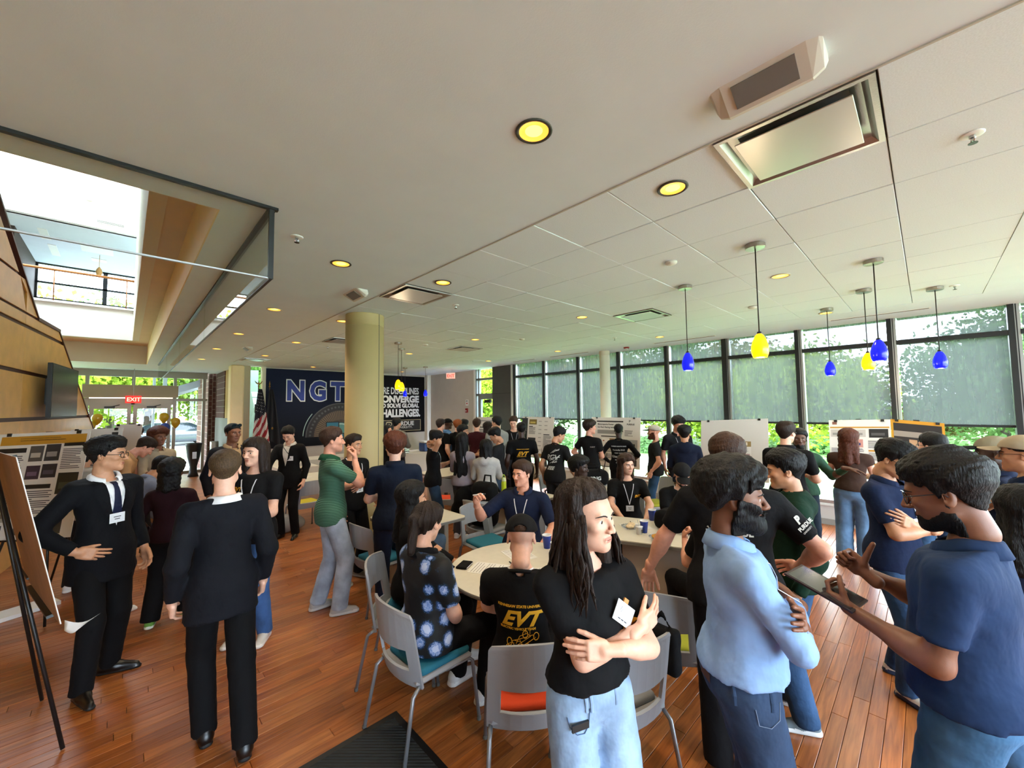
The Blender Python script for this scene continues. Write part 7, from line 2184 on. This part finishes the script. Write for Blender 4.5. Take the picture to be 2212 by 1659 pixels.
q = Person('young man in black tee with badge behind the green polo man', 1.960, 4.759, -2.837, 1.661, skin='tan', hair=('fade', 'dkbrown'), top=('tee', '#0c0c0e'), legs=('trousers', '#0c0c0f', .015), shoes=('sneaker', '#7a7468', '#a39b8a'), R='down', L=('down', (.20, .16, .02)), lod=1, seed=31, lanyard='#d8dade', badge=(.0, .15), head=(15, 0, 0))
q = Person('man in navy polo seen from behind beside the tan column', 1.891, 3.597, -0.414, 1.726, skin='fair', hair=('curly', 'auburn'), top=('polo', '#101828'), legs=('jeans', '#131b2e', .01), shoes=('sneaker', '#1c1c20', '#3a3632'), R='hold', L='hold', lod=1, seed=33, w=1.08, head=(-2, 0, 0))
q = Person('seated person in jeans half hidden behind the navy polo man', 2.239, 4.140, -1.809, 1.698, skin='fair', hair=('short', 'dkbrown'), top=('tee', '#131a2a'), legs=('jeans', '#5f7790', .01), sit=(.55,), feet=[((.12, .40), 0), ((-.12, .42), 0)], R='lap', L='lap', lod=2, seed=34)
q = Person('long haired woman in black beside the buffet table', 4.013, 7.987, -2.213, 1.600, skin='tan', hair=('long', 'black'), top=('tee', '#0c0c0e'), legs=('trousers', '#101014', .01), fem=True, R='hold', L='down', lod=2, seed=35)
q = Person('person in grey hoodie in front of the slogan panel', 4.394, 8.278, -0.925, 1.758, skin='tan', hair=('short', 'black'), top=('hoodie', '#716d68'), legs=('trousers', '#28282c', .01), R='hold', L='hold', lod=2, seed=36, head=(-15, 0, 0))
q = Person('student in glasses with one arm bent behind his head, holding a phone', 3.440, 5.333, -2.112, 1.611, skin='tan', hair=('messy', 'black'), top=('tee', '#0c0c0e'), legs=('jeans', '#2f4560', .02), glasses='#101010', R='behindhead', L='phone', lod=1, seed=37, lanyard='#d8dade', badge=(.0, .22), head=(0, 25, 0))
q = Person('student in black tee at the back of the far crowd, nearest the slogan panel', 4.989, 7.430, -1.291, 1.719, skin='fair', hair=('short', 'dkbrown'), top=('tee', '#0c0c0e'), legs=('trousers', '#4a4844', .01), R='down', L='hold', lod=2, seed=41)
q = Person('person in black cap and light blue shirt in the far crowd', 5.456, 7.827, -1.832, 1.712, skin='dark', hair=('crop', 'black'), top=('shirt', '#5a84b5'), legs=('trousers', '#22242c', .01), cap=('#0c0c0e', 'fwd'), R='hold', L='hold', lod=2, seed=42)
q = Person('ginger haired student in black in the far crowd', 5.321, 7.250, -1.245, 1.701, skin='fair', hair=('short', 'ginger'), top=('tee', '#0c0c0e'), legs=('trousers', '#22242c', .01), R='down', L='down', lod=2, seed=43)
q = Person('dark haired student behind the ginger one in the far crowd', 5.731, 7.552, -1.174, 1.674, skin='fair', hair=('messy', 'black'), top=('tee', '#1a1a1e'), legs=('trousers', '#22242c', .01), R='hold', L='hold', lod=2, seed=44)
q = Person('student in cream tee with dark hair in the far crowd', 4.621, 6.137, -1.957, 1.623, skin='tan', hair=('messy', 'black'), top=('tee', '#b0a695'), legs=('trousers', '#22242c', .01), R='down', L='hold', lod=2, seed=45, head=(-35, 0, 0))
q = Person('student in dark maroon sweater in the far crowd, seen from behind', 5.495, 6.799, -0.767, 1.721, skin='fair', hair=('short', 'brown'), top=('sweater', '#3c1620'), legs=('trousers', '#22242c', .01), R='hold', L='hold', lod=2, seed=46)
q = Person('curly haired woman in black beside the grey hoodie in the far crowd', 6.007, 7.021, -1.757, 1.609, skin='rosy', hair=('curlylong', 'dkbrown'), top=('tee', '#0c0c0e'), legs=('trousers', '#22242c', .01), fem=True, R='hold', L='down', lod=2, seed=47)
q = Person('tall student in pale grey hoodie in the far crowd', 5.338, 5.973, -0.292, 1.790, skin='tan', hair=('short', 'black'), top=('hoodie', '#8b8a86'), legs=('trousers', '#22242c', .01), R='hold', L='down', lod=2, seed=48, head=(25, 0, 0))
q = Person('woman in lilac sweater with very long black hair', 3.760, 5.007, -1.082, 1.568, skin='tan', hair=('verylong', 'black'), top=('sweater', '#a0969f'), legs=('trousers', '#4a4a50', .01), fem=True, R='down', L='hold', lod=1, seed=49)
q = Person('person in white hoodie with straight black hair, seen from behind', 3.862, 4.567, -0.790, 1.469, skin='tan', hair=('bob', 'black'), top=('hoodie', '#b3afab'), legs=('jeans', '#4b6077', .01), fem=True, R='hold', L='hold', lod=1, seed=50)
q = Person('student in charcoal sweater with bowed head beside the white hoodie', 4.497, 5.006, 0.580, 1.624, skin='tan', hair=('messy', 'black'), top=('sweater', '#1e1e20'), legs=('jeans', '#41556c', .01), R='phone', L='phone', lod=2, seed=51, head=(0, 32, 0))
q = Person('brown haired student in black facing the room by the far poster', 5.959, 6.123, 2.405, 1.775, skin='fair', hair=('short', 'brown'), top=('tee', '#0c0c0e'), legs=('trousers', '#22242c', .01), R='down', L='down', lod=2, seed=52, lanyard='#9a9ca0', head=(-12, 18, 0))
q = Person('dark skinned man in black tee with gold logo on the back', 4.837, 4.789, -0.720, 1.713, skin='deep', hair=('crop', 'black'), top=('tee', '#0c0c0e'), legs=('trousers', '#0d0d10', .01), R='down', L='down', lod=2, seed=53, w=1.08)
evt_back(q, .8)
q = Person('student in black tee with white slanted lettering, leaning to a table', 4.869, 4.098, -1.440, 1.647, skin='tan', hair=('short', 'black'), top=('tee', '#161617'), legs=('jeans', '#3a3b3d', .012), R=('down', (.33, .16, -.03)), L='down', lod=2, seed=54, lean=8, head=(-33, 25, 0))
ieee_back(q)
q = Person('curly haired man in black jersey looking at the racing poster', 6.007, 4.224, -1.570, 1.704, skin='rosy', hair=('curly', 'dkbrown'), top=('tee', '#121214'), legs=('trousers', '#141416', .01), R='belly', L='hip', lod=2, seed=55, head=(-35, 0, 0))
q.print_('KART', .03, .11, .33, PALE, front=False)
q = Person('person in black racing shirt covered in white sponsor names, hands on hips', 6.555, 3.974, -1.096, 1.623, skin='deep', hair=('crop', 'black'), top=('jersey', '#0e0e10'), legs=('trousers', '#0c0c0e', .01), R='hip', L='hip', lod=2, seed=56)
sponsors(q)
q = Person('bearded man in trucker cap standing sideways by the window', 6.563, 3.287, 0.502, 1.615, skin='rosy', hair=('short', 'brown'), top=('tee', '#1c1c1d'), legs=('jeans', '#2d4a66', .01), cap=('#b5ada0', 'fwd', '#1a1a1c'), beard=('full', 'auburn'), R='down', L='pocket', lod=2, seed=57)
q = Person('tall curly haired man in charcoal polo by the blank white board', 6.867, 3.017, 2.333, 1.766, skin='rosy', hair=('curly', 'black'), top=('polo', '#1a1a1e'), legs=('trousers', '#16161a', .01), R='down', L='down', lod=2, seed=58, lanyard='#9a9ca0', head=(10, 20, 0))
q = Person('person in navy windbreaker seen from behind', 6.120, 2.582, -1.242, 1.643, skin='tan', hair=('messy', 'black'), top=('windbreaker', '#131b30'), legs=('trousers', '#6b5f50', .01), R='hold', L='hold', lod=1, seed=59)
q = Person('seated woman with short afro hair at the breakfast table', 4.000, 2.980, -2.885, 1.740, skin='deep', hair=('afro', 'black'), top=('tee', '#0c0c0e'), legs=('jeans', '#4a6a94', .0), fem=True, sit=(.55,), feet=[((.12, .40), 0), ((-.12, .42), 0)], R='lap', L='lap', lod=1, seed=61, lanyard='#d8dade')
q = Person('seated student with shoulder length brown curls and lanyard', 4.580, 2.680, 2.310, 1.740, skin='fair', hair=('curlylong', 'brown'), top=('tee', '#0c0c0e'), legs=('trousers', '#101013', .01), sit=(.55,), feet=[((.12, .40), 0), ((-.12, .42), 0)], R='table', L='table', lod=1, seed=62, lanyard='#d8dade', badge=(0, .17), head=(18, 0, 0))
q.print_('EVT', .04, -.10, .30, GOLD, front=True, bold=.002, shear=.3)
q = Person('seated student in black cap looking down at his papers', 4.540, 1.980, 2.122, 1.740, skin='fair', hair=('short', 'dkbrown'), top=('tee', '#0c0c0e'), legs=('trousers', '#101013', .01), sit=(.55,), feet=[((.12, .40), 0), ((-.12, .42), 0)], cap=('#101012', 'fwd'), beard=('short', 'dkbrown'), R='write', L='table', lod=1, seed=63, lanyard='#d8dade', lean=8, head=(0, 30, 0))
q.print_('EVT', .04, -.10, .30, GOLD, front=True, bold=.002, shear=.3); cap_text(q, 'heliox')
q = Person('seated long haired person with raised fist behind the bearded man', 3.300, 1.140, -0.627, 1.740, skin='rosy', hair=('long', 'brown'), top=('tee', '#0c0c0e'), legs=('trousers', '#0b0b0d', .02), shoes=('dress', '#0c0c0c', '#0a0a0a'), fem=True, sit=(.55,), feet=[((.12, .36), 0), ((-.14, .34), 0)], R='lap', L=((.10, .34, .30), (.4, -.2, -1), 'fist', (-.2, .3, 1), (-.5, -.6, 0)), lod=1, seed=64)
q = Person('tall man in black polo with sponsor print, leaning on a chair back', 2.414, 0.777, -1.149, 1.810, skin='rosy', hair=('short', 'brown'), top=('polo', '#0e0e11', dict(puff=.022)), legs=('trousers', '#0c0c0f', .02), shoes=('sneaker', '#6e6656', '#8a8270'), R=((.30, .20, .10), (.8, -.5, -.4), 'grip', (-.3, .9, -.2), (-.8, 0, -.3)), L=((.40, .20, -.02), (.8, -.5, .2), 'drape', (.15, .5, -.85), (-.2, -.9, -.4)), lod=0, seed=66, w=1.12, lean=8, head=(-6, 0, 0))
purdue_back(q)
q = Person('bearded man in light blue shirt with crossed arms', 1.805, 0.578, -2.562, 1.702, skin='brown', hair=('afro', 'black'), top=('shirt', '#87a6d2', dict(hem=.03, amp=.0065)), legs=('jeans', '#2c3c55', .03), beard=('full', 'black'), R=('over', (-.03, .225, .27)), L=('under', (-.12, .165, .28)), lod=0, seed=67, hs=1.08, w=1.10, belly=.03, lanyard='#d8dade', head=(-8, 0, 0))
jeans_trim(q); keys(q)
q = Person('young woman in black tee with long dark hair and crossed arms', 1.346, 0.979, 2.717, 1.624, skin='fair', hair=('long', 'dkbrown'), top=('tee', '#0d0d0f', dict(hem=.055, puff=.006)), legs=('jeans', '#8ea6c2', .035), fem=True, R=('under', (-.135, .165, .285)), L=('over', (-.030, .225, .275)), lod=0, seed=3, hs=1.13, head=(26, 0, 0))
woman_bits(q)
q = Person('young man in dark green hoodie and blue jeans', 3.112, 0.656, 0.458, 1.650, skin='tan', hair=('messy', 'black'), top=('hoodie', '#0e2a1d'), legs=('jeans', '#2d4868', .025), shoes=('sneaker', '#5f6c72', '#cfd2d0'), R='belly', L='down', feet=[((.12, .02), 14), ((-.12, .0), -4)], lod=0, seed=70, lanyard='#d8dade', head=(-6, 6, 0))
q = Person('man in black polo seen from behind by the window', 5.449, 1.139, -1.680, 1.757, skin='fair', hair=('short', 'dkbrown'), top=('polo', '#0d0d10'), legs=('jeans', '#5b6b7c', .01), glasses='#101010', R='hold', L='hold', lod=1, seed=71, w=1.05, head=(-10, 0, 0))
q = Person('man in green sweater with badge, arm stretched towards a poster', 6.079, 1.139, 1.895, 1.639, skin='dark', hair=('short', 'black'), top=('sweater', '#2c4a3a'), legs=('trousers', '#1a2430', .01), beard=('short', 'black'), R='down', L=((.46, .14, .34), (.3, -.5, -1), 'drape', (.9, .2, -.1), (0, 0, -1)), lod=1, seed=72, lanyard='#9a9ca0', badge=(0, .24))
q = Person('woman in brown top and wide blue jeans reading a poster', 6.550, 0.710, -1.568, 1.617, skin='fair', hair=('curlylong', 'auburn'), top=('cap', '#3d2b24', dict(hem=.02, puff=.004)), legs=('jeans', '#5d7c9c', .045), shoes=('sneaker', '#8f8a84', '#b5b0a8'), fem=True, R='hold', L='hold', lod=1, seed=73, w=1.02, head=(-2, 0, 0))
q = Person('student in navy polo and glasses with crossed arms looking down', 3.932, 0.216, 2.703, 1.696, skin='tan', hair=('messy', 'black'), top=('polo', '#14203c', dict(puff=.012)), legs=('jeans', '#28405e', .018), shoes=('sneaker', '#c9c2b2', '#1d2740'), glasses='#2a1a18', R='over', L='under', feet=[((.12, .10), 10), ((-.14, -.10), -25)], lod=0, seed=74, lanyard='#d8dade', badge=(-.02, .24), head=(6, 24, 0))
q = Person('man in navy polo seen from behind at the gold framed poster', 5.635, -0.015, -1.136, 1.652, skin='fair', hair=('short', 'black'), top=('polo', '#16233f'), legs=('jeans', '#33506e', .02), R='hold', L='hold', lod=1, seed=75, w=1.05, glasses='#151515', head=(30, 0, 0))
q = Person('bearded man in navy polo holding a tablet, thumb raised', 2.187, -0.059, -0.193, 1.749, skin='brown', hair=('messy', 'black'), top=('polo', '#1c3052', dict(puff=.016, hem=.0)), legs=('jeans', '#3d6284', .02), beard=('short', 'black'), glasses='#201c20', R=((.05, .29, .30), (.7, -.2, -1), 'thumbup', (-.1, .75, .65), (-1, .1, .0)), L=((.13, .27, .20), (.35, -.6, -1), 'grip', (-.2, 1, .35), (-.6, .0, .8)), lod=0, seed=76, w=1.12, belly=.015, hs=1.12, head=(6, 14, 0))
tablet(q)
q = Person('man in beige cap and navy polo at the picture edge', 4.327, -0.428, -0.181, 1.732, skin='tan', hair=('short', 'black'), top=('polo', '#16233f'), legs=('jeans', '#33506e', .02), cap=('#a6977f', 'fwd'), glasses='#4a2a1c', R=('point', (.02, .44, .30)), L='down', lod=1, seed=77, w=1.06, head=(3, 0, 0))
q = Person('dark skinned man in black brimmed cap beyond the beige capped man', 4.822, -0.343, -0.067, 1.688, skin='deep', hair=('crop', 'black'), top=('polo', '#131c34'), legs=('jeans', '#33506e', .02), cap=('#8d8672', 'fwd', '#0b1216'), R='hold', L='down', lod=1, seed=78)
q = Person('person with dark curls and gold neck chain at the picture edge', 3.204, -0.304, -1.139, 1.510, skin='tan', hair=('curlylong', 'black'), top=('tee', '#131c34'), legs=('jeans', '#33506e', .02), fem=True, R='hold', L='hold', lod=1, seed=79)
chain(q)
q = Person('seated man in navy shirt raising a hand with a marker', 2.930, 2.900, 2.142, 1.860, skin='rosy', hair=('short', 'brown'), top=('polo', '#141d36', dict(sleeve=.85)), legs=('trousers', '#1a1c24', .01), sit=(.58,), feet=[((.12, .40), 0), ((-.12, .42), 0)], R='raise', L=((.20, .33, .10), (.9, -.2, -.5), 'flat', (-.35, .9, -.1), (0, -.1, -1)), lod=1, seed=81, lanyard='#d8dade', badge=(0, .16), w=1.08, head=(-26, 0, 0))
marker(q)
q = Person('seated student in black cap with gold team print across his back', 1.660, 1.660, -0.925, 1.740, skin='fair', hair=('crop', 'brown'), top=('tee', '#0c0c0e'), legs=('trousers', '#0c0c0f', .01), sit=(.55,), feet=[((.14, .34), 0), ((-.14, .36), 0)], cap=('#0f0f11', 'fwd'), R='table', L='table', lod=0, seed=82, lanyard='#d8dade', head=(4, 18, 0))
evt_back(q, 1.0, True); cap_text(q, 'EV Charging Solutions', .72)
q = Person('seated man in black shirt with blue flowers, hair tied back', 1.440, 2.320, -1.568, 1.740, skin='fair', hair=('pony', 'dkbrown'), top=('shirt', '#0b0b10', dict(mat=FLORAL, hem=-.12, sleeve=.8, puff=.02, short=True)), legs=('trousers', '#0c0c0f', .01), sit=(.55,), feet=[((.14, .38), 0), ((-.14, .36), 0)], R='lap', L='table', lod=0, seed=83, w=1.05, head=(20, 12, 0))
q = Person('seated person in black with long dark curls at the round table', 1.680, 2.920, -2.006, 1.780, skin='tan', hair=('curlylong', 'black'), top=('sweater', '#0c0c0e'), legs=('trousers', '#0c0c0f', .01), sit=(.56,), feet=[((.14, .38), 0), ((-.14, .36), 0)], R='table', L='table', lod=1, seed=84, lanyard='#d8dade', badge=(0, .14), head=(10, 0, 0))
